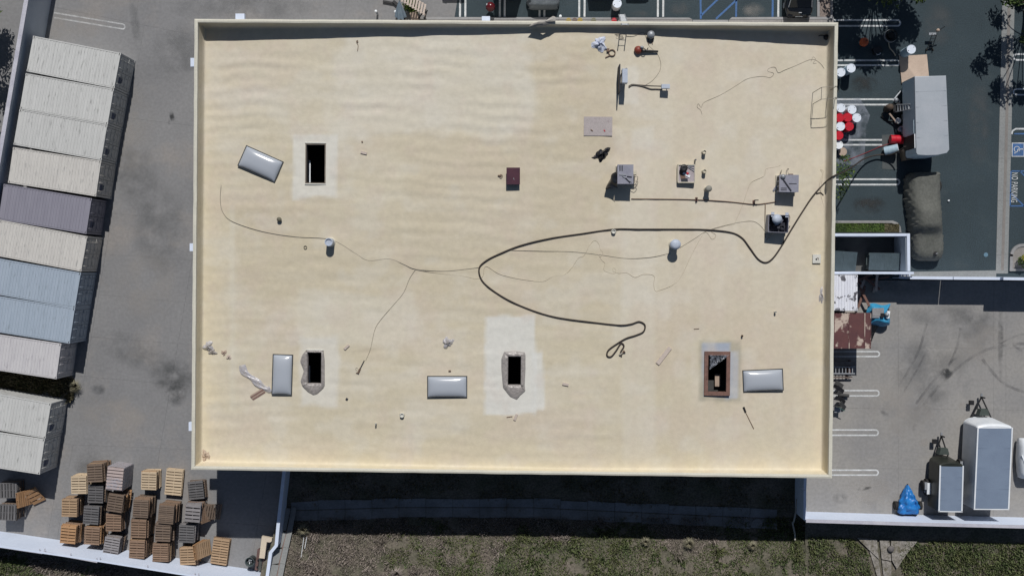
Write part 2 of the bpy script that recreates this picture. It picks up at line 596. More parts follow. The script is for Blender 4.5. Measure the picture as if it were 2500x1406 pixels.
# asphalt car park (north and east)
asph = poly_sheet('asphalt_lot', [PG(*p) for p in ((1033, -520), (3200, -520), (3200, 684), (1935, 684), (1935, 108), (1033, 108))][::-1], -0.004, m_asph)
struct(asph)


def px_strip(name, pts, wpx, mat, z=0.004, parent=None, closed=False, taper=None):
    """painted line along ground pixels"""
    c = [Vector((*PG(*p), 0)) for p in pts]
    h = wpx / sc(0) / 2
    L, Rr = [], []
    n = len(c)
    for i in range(n):
        d = (c[min(i + 1, n - 1)] - c[max(i - 1, 0)]).normalized()
        nn = Vector((-d.y, d.x, 0))
        L.append(c[i] + nn * h)
        Rr.append(c[i] - nn * h)
    mb = MB().add([(p.x, p.y, z) for p in L + Rr], [(i, n + i, n + i + 1, i + 1) for i in range(n - 1)])
    o = mb.build(name, mat, parent)
    if parent is None:
        struct(o)
    return o


def u_mark(x0, x1, ya, yb, wpx, mat, slope=0.0, closed_right=True, rnd=6, parent=None):
    """a hairpin parking line: two parallel lines joined by a rounded end"""
    r = (yb - ya) / 2
    pts = [(x0, ya)] + [(x1 - r + r * math.sin(a), ya + r - r * math.cos(a)) for a in [PI * k / 10 for k in range(11)]] + [(x0, yb)]
    pts = [(x, y + slope * (x - x0)) for x, y in pts]
    return px_strip('parking_line', pts, wpx, mat, parent=parent)


u_mark(132, 305, 32, 44, 3.2, m_line_worn, slope=0.165)
for ya, yb, x1 in ((858, 870, 2147), (953, 966, 2146), (1049, 1062, 2144), (1147, 1159, 2144)):
    u_mark(1990, x1, ya, yb, 3.6, m_line_w)
u_mark(1980, 2198, 50, 64, 4.0, m_line_w)
for y1, y2 in ((148, 160), (243, 256), (342, 354), (438, 451)):
    u_mark(1980, 2196, y1, y2, 4.0, m_line_w)
for xs in ((1123, 1136), (1220, 1232), (1317, 1329), (1414, 1427), (1606, 1619)):
    for x in xs:
        px_strip('parking_line', [(x + 1, -90), (x, 42)], 4.6, m_line_w)
px_strip('parking_line', [(1901, -90), (1900, 42)], 4.6, m_line_w)
for pts in ([(1709, -90), (1711, 47)], [(1799, -90), (1797, 42)], [(1888, -90), (1886, 42)], [(1712, 38), (1760, -8), (1800, -46)], [(1748, 47), (1799, 0)], [(1712, -10), (1750, -48), (1790, -86)]):
    px_strip('access_aisle_line', pts, 4.6, m_line_b)
# right-hand bays
for y in (140, 225):
    pts = [(2540, y - 7), (2482, y - 7), (2475, y - 4), (2474, y), (2475, y + 4), (2482, y + 7), (2540, y + 7)]
    px_strip('parking_line', pts, 3.8, m_line_w)
px_strip('parking_line', [(2540, 315), (2480, 315), (2472, 320), (2470, 328)], 4.0, m_line_w)
for pts in ([(2540, 327), (2476, 327)], [(2470, 418), (2540, 418)], [(2468, 418), (2466, 503)], [(2466, 503), (2540, 503)], [(2490, 418), (2540, 470)], [(2466, 470), (2500, 503)]):
    px_strip('access_aisle_line', pts, 3.2, m_line_b)

# wheelchair symbol painted on the bay
sym = thing('accessible_parking_mark', 'blue square with white wheelchair symbol painted on the asphalt bay', 'road marking', P(2485.5, 366, 0.0))
s_ = 1 / sc(0)
MB().box((0, 0, 0.005), (31 * s_, 34 * s_, 0.004)).build('border', m_line_w, sym)
MB().box((0, 0, 0.010), (27 * s_, 30 * s_, 0.004)).build('panel', m_line_b, sym)
figm = MB()


def flat_path(mb, pts, wd, z0, z1):
    for a, b in zip(pts[:-1], pts[1:]):
        mb.bar((*a, (z0 + z1) / 2), (*b, (z0 + z1) / 2), wd, z1 - z0)


arc = [(-0.04 + 0.19 * math.cos(a), -0.09 + 0.19 * math.sin(a)) for a in [PI * 0.62 + k * PI * 1.15 / 12 for k in range(13)]]
flat_path(figm, arc, 0.05, 0.013, 0.017)
flat_path(figm, [(-0.04, 0.2), (-0.03, -0.03), (0.13, -0.05), (0.2, -0.24), (0.27, -0.23)], 0.06, 0.0135, 0.0175)
flat_path(figm, [(-0.03, 0.08), (0.12, 0.07)], 0.045, 0.014, 0.018)
figm.cyl((-0.045, 0.275, 0.013), (-0.045, 0.275, 0.018), 0.05)
figm.build('wheelchair_figure', m_line_w, sym).rotation_euler.z = -PI / 2

tc = bpy.data.curves.new('no_parking_text', 'FONT')
tc.body = 'NO PARKING'
tc.size = 0.62
tc.space_character = 1.12
tc.extrude = 0.0015
tc.align_x = 'CENTER'
tc.align_y = 'CENTER'
to = bpy.data.objects.new('text_tmp', tc)
COL.objects.link(to)
bpy.context.view_layer.update()
tm = bpy.data.meshes.new_from_object(to.evaluated_get(bpy.context.evaluated_depsgraph_get()))
bpy.data.objects.remove(to)
xs_ = [v.co.x for v in tm.vertices]
k_ = 2.06 / (max(xs_) - min(xs_))
for v in tm.vertices:
    v.co.x *= k_
npk = obj('no_parking_lettering', tm, m_line_w)
npk.location = P(2476, 458, 0.007)
npk.rotation_euler.z = -PI / 2 + rad(-1)
tag(npk, 'white NO PARKING lettering painted on the asphalt beside the blue hatching', 'road marking')

# concrete gutter on the right, in slabs
gl = [(2447, 0, -16, 670), (2477.5, 0, -17, 670)]
gr_rows = [(2450, y, 1, 0.0) for y in (-300, -150, -15, 84, 185, 285, 387, 490, 622, 668)]
slabs('drain_gutter', gl, gr_rows, m_walk, 0.010, 0.001, 0.006, m_joint)
px_strip('gutter_stain', [(2463, 20), (2460, 200), (2455, 400), (2447, 660)], 7, M('gutter_dirt', (0.22, 0.205, 0.195), scale=2, world=True), z=0.0155)
# strip along the white wall
sw = MB().prism([PG(*p) for p in ((2196, 664), (2432, 660), (2432, 677), (2196, 678))][::-1], 0.0, 0.012).build('path', m_walk)
struct(sw)

# raised pavement north of the building with kerb, ramp in the middle
def raised(name, pts, z0, z1, mat):
    return struct(MB().prism([PG(*p) for p in pts][::-1], z0, z1).build(name, mat))


m_kerb = M('kerb_concrete', (0.31, 0.31, 0.32), (0.26, 0.26, 0.265), 1.2, 0.9, world=True, fine=0.1)
m_pave = M('pavement_concrete', (0.29, 0.275, 0.27), (0.24, 0.23, 0.225), 0.8, 0.9, world=True, fine=0.1, fscale=9)
for i in range(6):
    x0, x1 = 1036 + i * 109, 1036 + (i + 1) * 109 - 0.6
    raised('pavement', ((x0, 50, ), (x1, 50), (x1, 112), (x0, 112)), -0.003, 0.12, m_pave)
raised('kerb', ((1034, 43.5), (1682, 45), (1690, 49.3), (1034, 49.3)), -0.003, 0.124, m_kerb)
raised('kerb_ramp', ((1691, 49.6), (1778, 49.6), (1778, 112), (1691, 112)), -0.003, 0.03, m_kerb)
for i in range(2):
    x0, x1 = 1779 + i * 128, 1779 + (i + 1) * 128 - 0.6
    raised('pavement', ((x0, 50), (x1, 50), (x1, 112), (x0, 112)), -0.003, 0.12, m_pave)
raised('kerb', ((1780, 49.3), (1786, 44), (2034, 43), (2034, 49.3)), -0.003, 0.124, m_kerb)
# narrow planted island beside the black car
raised('kerb', ((1994, -200), (2000, -200), (2000, 42.5), (1994, 42.5)), -0.003, 0.124, m_kerb)
raised('kerb', ((2026, -200), (2032, -200), (2032, 42.5), (2026, 42.5)), -0.003, 0.124, m_kerb)
raised('island_soil', ((2000.3, -200), (2025.7, -200), (2025.7, 42.5), (2000.3, 42.5)), -0.003, 0.10, M('pinkish_soil', (0.25, 0.205, 0.185), (0.20, 0.165, 0.15), 1.5, 0.95, world=True, fine=0.2, fscale=10))

# ------------------------------------------------------------------ hillside south of the building
def s0_sw(x):
    return None


XL = lambda s: -16.35 - (s - 13.6) * 0.17 - (0.28 if s > 20.2 else 0.0)


def hill_z(x, s):
    """height of the bank behind the building; s = metres south of the camera"""
    x = np.asarray(x, float)
    s = np.asarray(s, float)
    dc = 16.75 + np.clip((x - 2) * 0.045, -0.05, 0.95) + np.clip((-8 - x) * 0.03, 0, 0.3)
    d = s - dc
    z = np.where(d < -0.75, 0.22 + np.clip(-d - 0.75, 0, 3) * 0.02, 0.0)
    z = np.where((d >= -0.75) & (d < 0.75), 0.02 + np.abs(d) * 0.26, z)
    bank = 0.22 + (d - 0.75) * 0.33
    bank = np.where(d > 5, 0.22 + 4.25 * 0.33 + (d - 5) * 0.12, bank)
    z = np.where(d >= 0.75, bank, z)
    rough = (fbm(x * 0.8, s * 0.8, 3) - 0.5) * 0.3 * np.clip((np.abs(d) - 0.8) / 1.0, 0, 1)
    return z + rough


def terrain(name, xa, xb, nx, sfun, srows, zfun, mat):
    vs, fs = [], []
    for j, t in enumerate(srows):
        for i in range(nx + 1):
            x = lerp(xa(t) if callable(xa) else xa, xb, i / nx)
            s = sfun(x, t)
            vs.append((x, -s, float(zfun(x, s))))
    n = nx + 1
    for j in range(len(srows) - 1):
        for i in range(nx):
            fs.append((j * n + i, (j + 1) * n + i, (j + 1) * n + i + 1, j * n + i + 1))
    return struct(MB().add(vs, fs).build(name, mat, smooth=True))


m_bank = M('bank_soil', (0.145, 0.125, 0.105), (0.08, 0.08, 0.055), 0.7, 0.95, world=True, fine=0.3, fscale=8, bump=0.7, bscale=9)
rows_mid = list(np.arange(12.6, 24, 0.22)) + list(np.arange(24, 90, 4))
terrain('hillside', XL, 20.05, 150, lambda x, t: t, rows_mid, hill_z, m_bank)
# south of the eastern wall
SEW = lambda x: 17.05 + (x - 20.2) * 0.029
rows_b = list(np.arange(0, 9, 0.24)) + list(np.arange(9, 80, 4))
terrain('hillside', 20.06, 75, 90, lambda x, t: SEW(x) + 0.24 + t, rows_b, lambda x, s: 0.55 + max(0, s - SEW(x) - 1.5) * 0.10 + (float(fbm(x * .8, s * .8, 5)) - .5) * .25, m_bank)
# south of the western wall
P0 = P(0, 1331, 2.9)
P1 = P(480, 1404.5, 2.9)
SWk = (P1.y - P0.y) / (P1.x - P0.x)
SWW = lambda x: -(P0.y + SWk * (x - P0.x))
terrain('hillside', -80, -17.75, 100, lambda x, t: SWW(x) + 0.12 + t, rows_b, lambda x, s: 0.75 + max(0, s - SWW(x) - 0.9) * 0.22 + (float(fbm(x * .8, s * .8, 6)) - .5) * .25, m_bank)

# concrete lined drainage ditch in panels
ditch = MB().add([(-16.9, -16.9, -0.05), (20, -17.6, -0.05), (20, -17.61, -0.05)], [(0, 1, 2)]).build('drainage_ditch', m_ditch)
struct(ditch)
xs = list(np.arange(-16.0, 19.6, 1.9))
for a, b in zip(xs[:-1], xs[1:]):
    for sgn in (-1, 1):
        q = []
        for x in (a + 0.015, b - 0.015):
            dc = 16.75 + float(np.clip((x - 2) * 0.045, -0.05, 0.95) + np.clip((-8 - x) * 0.03, 0, 0.3))
            q.append((x, -(dc + sgn * 0.03), 0.075))
            q.append((x, -(dc + sgn * (0.62 + 0.12 * random.random())), 0.265))
        o = [q[0], q[2], q[3], q[1]] if sgn > 0 else [q[0], q[1], q[3], q[2]]
        mb = MB()
        top = [Vector(p) for p in o]
        bot = [p - Vector((0, 0, 0.05)) for p in top]
        mb.add(top + bot, [(0, 1, 2, 3), (7, 6, 5, 4)] + [(k, 4 + k, 4 + (k + 1) % 4, (k + 1) % 4) for k in range(4)])
        mb.build('ditch_panel', m_ditch, ditch)
# gutter beside the western wall, two flags with a dirt seam
def wall_x(py):
    return float(np.interp(py, [1150, 1277, 1335, 1405, 1500], [705.5, 688, 678, 668, 655]))


gut = poly_sheet('drain_gutter', [PG(wall_x(1290) + 14, 1290), PG(wall_x(1290) + 16, 1290), PG(wall_x(1420) + 14, 1420)], 0.3, M('gutter_soil', (0.16, 0.105, 0.09), scale=3, world=True))
struct(gut)
pys = [1235, 1290, 1327, 1362, 1395, 1430]
for ya, yb in zip(pys[:-1], pys[1:]):
    for off0, off1, za, zb in ((1.5, 17, .62, .42), (19, 33, .42, .62)):
        zz = lambda py: 0.25 * max(0, (py - 1290)) / 100
        q = [P(wall_x(ya) + off0, ya + .6, 0), P(wall_x(ya) + off1, ya + .6 + (4 if off0 < 5 else 0), 0), P(wall_x(yb) + off1 - (1 if off0 < 5 else 0), yb, 0), P(wall_x(yb) + off0, yb, 0)]
        for p_, dz_ in zip(q, (za, zb, zb, za)):
            p_.z = float(hill_z(p_.x, -p_.y)) + dz_ - .30
        mb = MB()
        bot = [p - Vector((0, 0, 0.08)) for p in q]
        mb.add(q + bot, [(3, 2, 1, 0), (4, 5, 6, 7)] + [(k, (k + 1) % 4, 4 + (k + 1) % 4, 4 + k) for k in range(4)])
        mb.build('gutter_flag', m_walk, gut)
seam = MB()
for ya, yb in zip(pys[1:-1], pys[2:]):
    q = [P(wall_x(ya) + 16.5, ya, 0), P(wall_x(ya) + 20, ya, 0), P(wall_x(yb) + 21, yb, 0), P(wall_x(yb) + 15.5, yb, 0)]
    for p, y_ in zip(q, (ya, ya, yb, yb)):
        p.z = float(hill_z(p.x, -p.y)) + .10
    seam.add(q, [(3, 2, 1, 0)])
seam.build('dirt_seam', M('seam_dirt', (0.19, 0.13, 0.115), (0.14, 0.09, 0.08), 3, world=True), gut)

# spillway on the right
m_spill = M('spillway_dirty_concrete', (0.27, 0.255, 0.24), (0.19, 0.175, 0.155), 1.4, 0.95, world=True, fine=0.25, fscale=9, spot=(0.11, 0.10, 0.07), sscale=2.2, slo=0.52, shi=0.66)
sp = MB()
spill = poly_sheet('spillway', [PG(2104, 1312), PG(2105, 1312), PG(2105, 1313)], 0.5, m_ditch)
struct(spill)


def hz_se(p):
    s = -p.y
    return 0.55 + max(0, s - SEW(p.x) - 1.5) * 0.10


for pts in (((2092, 1312), (2140, 1316), (2143, 1362), (2120, 1340)), ((2147, 1318), (2170, 1318), (2173, 1366), (2150, 1362)), ((2121, 1343), (2143, 1365), (2147, 1412), (2140, 1412)), ((2150, 1365), (2173, 1369), (2172, 1412), (2154, 1412)), ((2174, 1319), (2240, 1319), (2215, 1345), (2186, 1385), (2175, 1365))):
    q = [P(*p, 0.62) for p in pts][::-1]
    for p in q:
        p.z = hz_se(p) + 0.14
    mb = MB()
    n = len(q)
    bot = [p - Vector((0, 0, 0.3)) for p in q]
    mb.add(q + bot, [tuple(range(n)), tuple(range(2 * n - 1, n - 1, -1))] + [(k, n + k, n + (k + 1) % n, (k + 1) % n) for k in range(n)])
    mb.build('spillway_flag', m_spill, spill)

# ------------------------------------------------------------------ grass and weeds (uncountable)
def blades(name, xs, ys, zs, hs, mat, label, cat, lean=0.5, wd=0.03):
    n = len(xs)
    a = rng.random(n) * 2 * PI
    l = rng.random(n) * lean * hs
    la = rng.random(n) * 2 * PI
    ww = wd * (0.6 + rng.random(n))
    v = np.zeros((n, 4, 3))
    for k, (sg, top) in enumerate(((-1, 0), (1, 0), (0.5, 1), (-0.5, 1))):
        v[:, k, 0] = xs + sg * ww * np.cos(a) + top * l * np.cos(la)
        v[:, k, 1] = ys + sg * ww * np.sin(a) + top * l * np.sin(la)
        v[:, k, 2] = zs - 0.03 + top * hs
    me = bpy.data.meshes.new(name)
    f = np.arange(4 * n).reshape(n, 4)
    me.from_pydata(v.reshape(-1, 3).tolist(), [], f.tolist())
    me.materials.append(mat)
    o = bpy.data.objects.new(name, me)
    COL.objects.link(o)
    return tag(o, label, cat, kind='stuff')


def scatter_mid(n, smin, smax):
    x = rng.uniform(-16.5, 20.0, n)
    s = rng.uniform(smin, smax, n)
    keep = x > np.array([XL(t) for t in s]) + 1.1
    return x[keep], s[keep]


def masks(x, s):
    g = fbm(x * 0.22, s * 0.35, 8)
    return g + 0.085 * (s - 19.6) + 0.012 * x + .35 * (fbm(x * .9, s * .9, 9) - .5)


x, s = scatter_mid(90000, 17.35, 23.2)
g = masks(x, s)
d = (fbm(x * 1.3, s * 1.3, 21) > 0.36) & (rng.random(len(x)) > 0.15)
dry = d & (g + (rng.random(len(x)) - .5) * .12 < 0.52)
grn = d & ~dry
z = hill_z(x, s)
hh = 0.08 + (0.12 + 1.3 * np.clip(fbm(x * 1.1, s * 1.1, 31) - .46, 0, 1)) * rng.random(len(x))
blades('dry_grass', x[dry], -s[dry], z[dry], hh[dry], m_dry, 'greyish dry grass on the bank behind the building', 'grass', 0.9, 0.022)
blades('green_grass', x[grn], -s[grn], z[grn], hh[grn] * 0.8, m_green, 'green weeds on the lower bank behind the building', 'grass', 0.9, 0.032)
x, s = scatter_mid(9000, 13.3, 17.2)
k = (fbm(x * .7, s * .7, 40) > .5) & (np.abs(s - 16.75 - np.clip((x - 2) * 0.045, -0.05, 0.95)) > 0.55)
blades('weed_strip', x[k], -s[k], hill_z(x[k], s[k]), 0.1 + 0.15 * rng.random(k.sum()), m_weed, 'weeds in the shade along the building foot', 'weeds', 0.8, 0.03)
n = 30000
x = rng.uniform(20.3, 40, n)
t = rng.uniform(1.3, 6, n)
s = SEW(x) + 0.24 + t
px_ = 1265 + x * 34.9
gap = (np.abs(px_ - 2150 - (s - 19) * 6) < 38 + 30 * np.clip(19.6 - s, 0, 1)) | (fbm(x, s, 50) < 0.33)
k = ~gap
blades('green_grass', x[k], -s[k], np.array([0.55 + max(0, b - SEW(a) - 1.5) * 0.10 for a, b in zip(x[k], s[k])]), 0.08 + 0.2 * rng.random(k.sum()), m_green, 'green grass below the white wall of the trailer yard', 'grass', 0.9, 0.032)
n = 26000
x = rng.uniform(-40, -18.0, n)
t = rng.uniform(0.55, 6, n)
s = SWW(x) + 0.12 + t
k = (fbm(x * 1.1, s * 1.1, 60) > 0.34) & (t > 0.75 + 0.5 * fbm(x * 0.6, x * 0, 61))
gz = np.array([0.75 + max(0, b - SWW(a) - 0.9) * 0.22 for a, b in zip(x[k], s[k])])
gg = fbm(x[k] * .35, s[k] * .5, 62) + 0.07 * (t[k] - 2.2) > 0.5
blades('dry_grass', x[k][~gg], -s[k][~gg], gz[~gg], 0.2 + 0.3 * rng.random((~gg).sum()), m_dry, 'tall dry grass outside the long white pallet yard wall', 'grass', 0.9, 0.022)
blades('green_grass', x[k][gg], -s[k][gg], gz[gg], 0.12 + 0.2 * rng.random(gg.sum()), m_green, 'green grass outside the long white pallet yard wall', 'grass', 0.9, 0.03)

# ================================================================== THE BUILDING
ZP = 7.0
Q = [P(476, 48, ZP), P(2045, 57, ZP), P(2030, 1166, ZP), P(468, 1145, ZP)]      # NW NE SE SW outer parapet corners
WB = ((Q[1] - Q[0]).length + (Q[2] - Q[3]).length) / 2
HB = ((Q[3] - Q[0]).length + (Q[2] - Q[1]).length) / 2


def BQ(a, b):
    """building plan: a metres from the west face, b metres from the north face"""
    u, v = a / WB, b / HB
    return (Q[0] * (1 - u) + Q[1] * u) * (1 - v) + (Q[3] * (1 - u) + Q[2] * u) * v


RIDGE = (1440 - 476) / 1569.0 * WB


def roof_h(a):
    return float(np.interp(a, [0, RIDGE - 1.2, RIDGE + 0.8, WB], [ZP - 1.10, ZP - 0.47, ZP - 0.47, ZP - 1.18]))


def to_ab(x, y):
    a = (x - (Q[0].x + Q[3].x) / 2)
    b = ((Q[0].y + Q[1].y) / 2 - y)
    for _ in range(4):
        p = BQ(a, b)
        a += x - p.x
        b -= y - p.y
    return a, b


bld = thing('warehouse_building', 'large flat-roofed warehouse with sprayed cream foam roof and low parapet', 'building', (0, 0, 0))
# outer walls
wall_mb = MB()
for k in range(4):
    ins = [(0.0, 0.0), (WB, 0.0), (WB, HB), (0.0, HB)]
    inn = [(0.18, 0.18), (WB - 0.18, 0.18), (WB - 0.18, HB - 0.18), (0.18, HB - 0.18)]
    j = (k + 1) % 4
    mb = MB()
    o1, o2, i1, i2 = BQ(*ins[k]), BQ(*ins[j]), BQ(*inn[k]), BQ(*inn[j])
    vs = [(p.x, p.y, zz) for zz in (0.0, ZP - 0.06) for p in (o1, o2, i2, i1)]
    mb.add(vs, [(3, 2, 1, 0), (4, 5, 6, 7), (0, 1, 5, 4), (1, 2, 6, 5), (2, 3, 7, 6), (3, 0, 4, 7)])
    mb.build('wall', m_wallext, bld)
    mb = MB()
    e = 0.03
    O1, O2 = BQ(ins[k][0] + (-e if ins[k][0] == 0 else e), ins[k][1] + (-e if ins[k][1] == 0 else e)), BQ(ins[j][0] + (-e if ins[j][0] == 0 else e), ins[j][1] + (-e if ins[j][1] == 0 else e))
    n_ = 60
    rings = []
    for i in range(n_ + 1):
        t = i / n_
        a_, b_ = O1.lerp(O2, t), i1.lerp(i2, t)
        dz = (float(vnoise(t * 45, k * 7.3)) - .5) * 0.03
        off = (b_ - a_).normalized() * ((float(vnoise(t * 38, k * 3.1 + 50)) - .5) * 0.03)
        rings.append([(a_.x, a_.y, ZP - 0.058), (a_.x + off.x, a_.y + off.y, ZP - 0.015 + dz), ((a_.x + b_.x) / 2, (a_.y + b_.y) / 2, ZP + 0.012 + dz), (b_.x + off.x, b_.y + off.y, ZP - 0.012 + dz), (b_.x, b_.y, ZP - 0.058)])
    mb.loft(rings)
    mb.build('parapet_cap', m_cap, bld, smooth=False)
fl = MB()
c4 = [BQ(0.2, 0.2), BQ(WB - 0.2, 0.2), BQ(WB - 0.2, HB - 0.2), BQ(0.2, HB - 0.2)]
fl.add([(p.x, p.y, 0.012) for p in c4], [(3, 2, 1, 0)]).build('floor', M('interior_floor', (0.10, 0.10, 0.10), scale=1, world=True), bld)

# roof openings (pixel rectangles at roof level)
def roof_at(px, py, dz=0.0):
    zz = 6.2
    for _ in range(5):
        p = P(px, py, zz)
        a, b = to_ab(p.x, p.y)
        zz = roof_h(a)
    p.z = zz + dz
    return p


HOLES = []
for x0, y0, x1, y1 in ((746, 351, 795, 449), (748, 856, 789, 940), (1237, 866, 1276, 944), (1724, 862, 1776, 961)):
    a0, b0 = to_ab(*roof_at(x0, y0)[:2])
    a1, b1 = to_ab(*roof_at(x1, y1)[:2])
    HOLES.append((a0, b0, a1, b1))
edge_d = [0, 0.03, 0.07, 0.11, 0.16, 0.24, 0.38]
IN = 0.16


def axis(L, cuts):
    base = [IN + d for d in edge_d] + [L - IN - d for d in edge_d]
    reg = list(np.arange(IN + 0.55, L - IN - 0.5, 0.17))
    vals = sorted(base + [r for r in reg if min(abs(r - c) for c in cuts) > 0.09] + cuts)
    return np.array(vals)


ax = axis(WB, [h[i] for h in HOLES for i in (0, 2)])
by = axis(HB, sorted(set(round(h[i], 4) for h in HOLES for i in (1, 3))))
A, B = np.meshgrid(ax, by)
base = np.interp(A, [0, RIDGE - 1.2, RIDGE + 0.8, WB], [ZP - 1.10, ZP - 0.47, ZP - 0.47, ZP - 1.18])
ed = np.minimum(np.minimum(A, WB - A), np.minimum(B, HB - B)) - IN
cant = np.interp(ed, edge_d + [9], [1, 0.74, 0.40, 0.10, 0.03, 0.01, 0.0, 0.0])
wav = B + 0.55 * np.sin(A / WB * PI * 2.2 + .6) + 0.5 * (fbm(A / 5, B / 5, 73, 3) - .5)
rip = np.sin(2 * PI * wav / 0.78 + 5.0 * fbm(A / 1.7, B / 3.0, 74, 3))
ripm = np.clip((fbm(A / 4.0, B / 2.4, 75, 3) - .40) * 4, 0, 1) * np.clip((RIDGE + 0.5 - A) / 2, 0, 1) * (0.45 + 0.55 * np.clip((14 - B) / 8, 0, 1))
und = 0.017 * ripm * (rip + 0.35 * np.sin(2 * PI * wav / 0.39 + 3 * fbm(A / 2, B, 76))) + (fbm(A / 2.6, B / 0.42, 70, 3) - .5) * 0.05 * (A < RIDGE + 2) + (fbm(A / 0.6, B / 4.0, 71, 3) - .5) * 0.04 * (A >= RIDGE + 2) + (fbm(A / 3, B / 3, 72) - .5) * 0.05
fade = np.clip(ed / 0.5, 0, 1)
holeprox = np.ones_like(A)
for h in HOLES:
    dx = np.maximum(np.maximum(h[0] - A, A - h[2]), 0)
    dy = np.maximum(np.maximum(h[1] - B, B - h[3]), 0)
    dd = np.hypot(dx, dy)
    holeprox = np.minimum(holeprox, np.clip(dd / 0.5, 0, 1))
Z = base + (ZP - 0.03 - base) * cant + und * fade * holeprox
U, V = A / WB, B / HB
QX = [q.x for q in Q]
QY = [q.y for q in Q]
bil = lambda q: (q[0] * (1 - U) + q[1] * U) * (1 - V) + (q[3] * (1 - U) + q[2] * U) * V
Xw, Yw = bil(QX), bil(QY)
# where each point of the roof is in the photograph, to place the colour patches of the foam
Rm = np.array(_R.transposed())
pc = np.stack([Xw, Yw, Z - HCAM], -1) @ Rm.T
PXr = CX + FPX * pc[..., 0] / -pc[..., 2]
PYr = CY - FPX * pc[..., 1] / -pc[..., 2]


def rect(x0, y0, x1, y1, soft=10, wob=10, s=0):
    wx = (fbm(PXr / 60, PYr / 60, 80 + s) - .5) * 2 * wob
    wy = (fbm(PXr / 60, PYr / 60, 90 + s) - .5) * 2 * wob
    d_ = np.minimum(np.minimum(PXr + wx - x0, x1 - PXr - wx), np.minimum(PYr + wy - y0, y1 - PYr - wy))
    return np.clip(d_ / soft + 0.5, 0, 1)


def mixc(c, m, t):
    return c * (1 - m[..., None]) + np.array(t) * m[..., None]


tanA = np.array((0.655, 0.585, 0.430))
colr = np.ones(A.shape + (3,)) * tanA
hs = 0.5 * fbm(PXr / 170, PYr / 34, 100, 4) + 0.22 * fbm(PXr / 90, PYr / 11, 104, 3) + 0.28 * fbm(PXr / 60, PYr / 60, 105, 3)
vs_ = 0.5 * fbm(PXr / 42, PYr / 210, 101, 4) + 0.2 * fbm(PXr / 14, PYr / 120, 106, 3) + 0.3 * fbm(PXr / 60, PYr / 60, 107, 3)
blk_ = fbm(np.floor(PXr / 97 + 3 * fbm(PYr / 300, PYr * 0, 108)) * 7.13, np.floor(PYr / 71) * 3.71, 109, 1)
lf = fbm(PXr / 260, PYr / 200, 102, 3)
right = np.clip((PXr - 1480) / 60, 0, 1)
st = hs * (1 - right) + vs_ * right
colr = mixc(colr, np.clip((st - 0.44) * 3.0, 0, 1), (0.715, 0.655, 0.525))
colr = mixc(colr, np.clip((0.40 - st) * 2.6, 0, 0.5), (0.60, 0.52, 0.375))
colr = mixc(colr, np.clip((lf - 0.5) * 2.5, 0, 0.5), (0.72, 0.645, 0.50))
colr = mixc(colr, np.clip((blk_ - .5) * .5, 0, .2), (0.72, 0.67, 0.56))
colr = mixc(colr, np.clip((fbm(PXr / 120, PYr / 90, 111, 4) - .52) * 1.6, 0, .35), (0.66, 0.55, 0.44))
colr = mixc(colr, 0.42 * rect(820, 40, 1303, 325, 30, 55, 1), (0.765, 0.735, 0.64))
colr = mixc(colr, 0.25 * rect(850, 330, 1000, 720, 60, 60, 31), (0.735, 0.68, 0.54))
colr = mixc(colr, 0.30 * rect(510, 60, 830, 330, 30, 40, 2), (0.74, 0.69, 0.56))
colr = mixc(colr, 0.45 * rect(1305, 100, 1490, 560, 20, 20, 3), (0.63, 0.555, 0.40))
colr = mixc(colr, 0.40 * rect(1515, 80, 2010, 760, 30, 10, 4), (0.735, 0.67, 0.545))
colr = mixc(colr, 0.35 * rect(1518, 490, 1600, 1130, 12, 6, 5), (0.745, 0.70, 0.595))
colr = mixc(colr, 0.45 * rect(575, 500, 985, 725, 14, 16, 6), (0.61, 0.535, 0.385))
colr = mixc(colr, 0.45 * rect(985, 330, 1500, 770, 20, 25, 7), (0.62, 0.545, 0.40))
colr = mixc(colr, 0.5 * rect(725, 715, 1008, 840, 14, 22, 8), (0.74, 0.695, 0.575))
colr = mixc(colr, 0.45 * rect(560, 500, 572, 1000, 8, 5, 9), (0.72, 0.68, 0.55))
colr = mixc(colr, 0.8 * rect(717, 330, 822, 483, 7, 7, 10), (0.77, 0.755, 0.68))
colr = mixc(colr, 0.65 * rect(732, 822, 825, 992, 10, 10, 11), (0.765, 0.745, 0.67))
colr = mixc(colr, 0.8 * rect(1183, 768, 1310, 1010, 5, 9, 12), (0.765, 0.765, 0.715))
colr = mixc(colr, 0.75 * rect(1300, 858, 1326, 1000, 6, 7, 22), (0.765, 0.765, 0.715))
colr = mixc(colr, 0.5 * rect(1505, 160, 1558, 255, 10, 10, 13), (0.77, 0.745, 0.66))
colr = mixc(colr, 0.4 * rect(1540, 310, 1600, 360, 12, 14, 23), (0.76, 0.74, 0.66))
colr = mixc(colr, 0.55 * rect(1707, 832, 1806, 980, 9, 9, 14), (0.27, 0.28, 0.22))
colr = mixc(colr, 0.95 * rect(1716, 838, 1784, 968, 4, 3, 15), (0.40, 0.45, 0.53))
colr = mixc(colr, 0.95 * rect(1770, 858, 1802, 972, 5, 5, 16), (0.42, 0.47, 0.54))
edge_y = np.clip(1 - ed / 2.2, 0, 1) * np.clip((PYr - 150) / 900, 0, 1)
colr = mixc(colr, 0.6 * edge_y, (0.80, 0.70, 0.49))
band = np.clip((fbm(PXr / 38, PYr / 900, 130, 2) - .47) * 5, 0, 1) * right
colr = mixc(colr, .35 * band, (.66, .575, .445))
colr = mixc(colr, .22 * np.clip((fbm(PXr / 55, PYr / 45, 131, 4) - .55) * 6, 0, 1), (.76, .735, .655))
colr = mixc(colr, .18 * np.clip((fbm(PXr / 40, PYr / 50, 132, 4) - .57) * 8, 0, 1), (.66, .54, .46))
colr *= np.array((0.80, 0.805, 0.83))
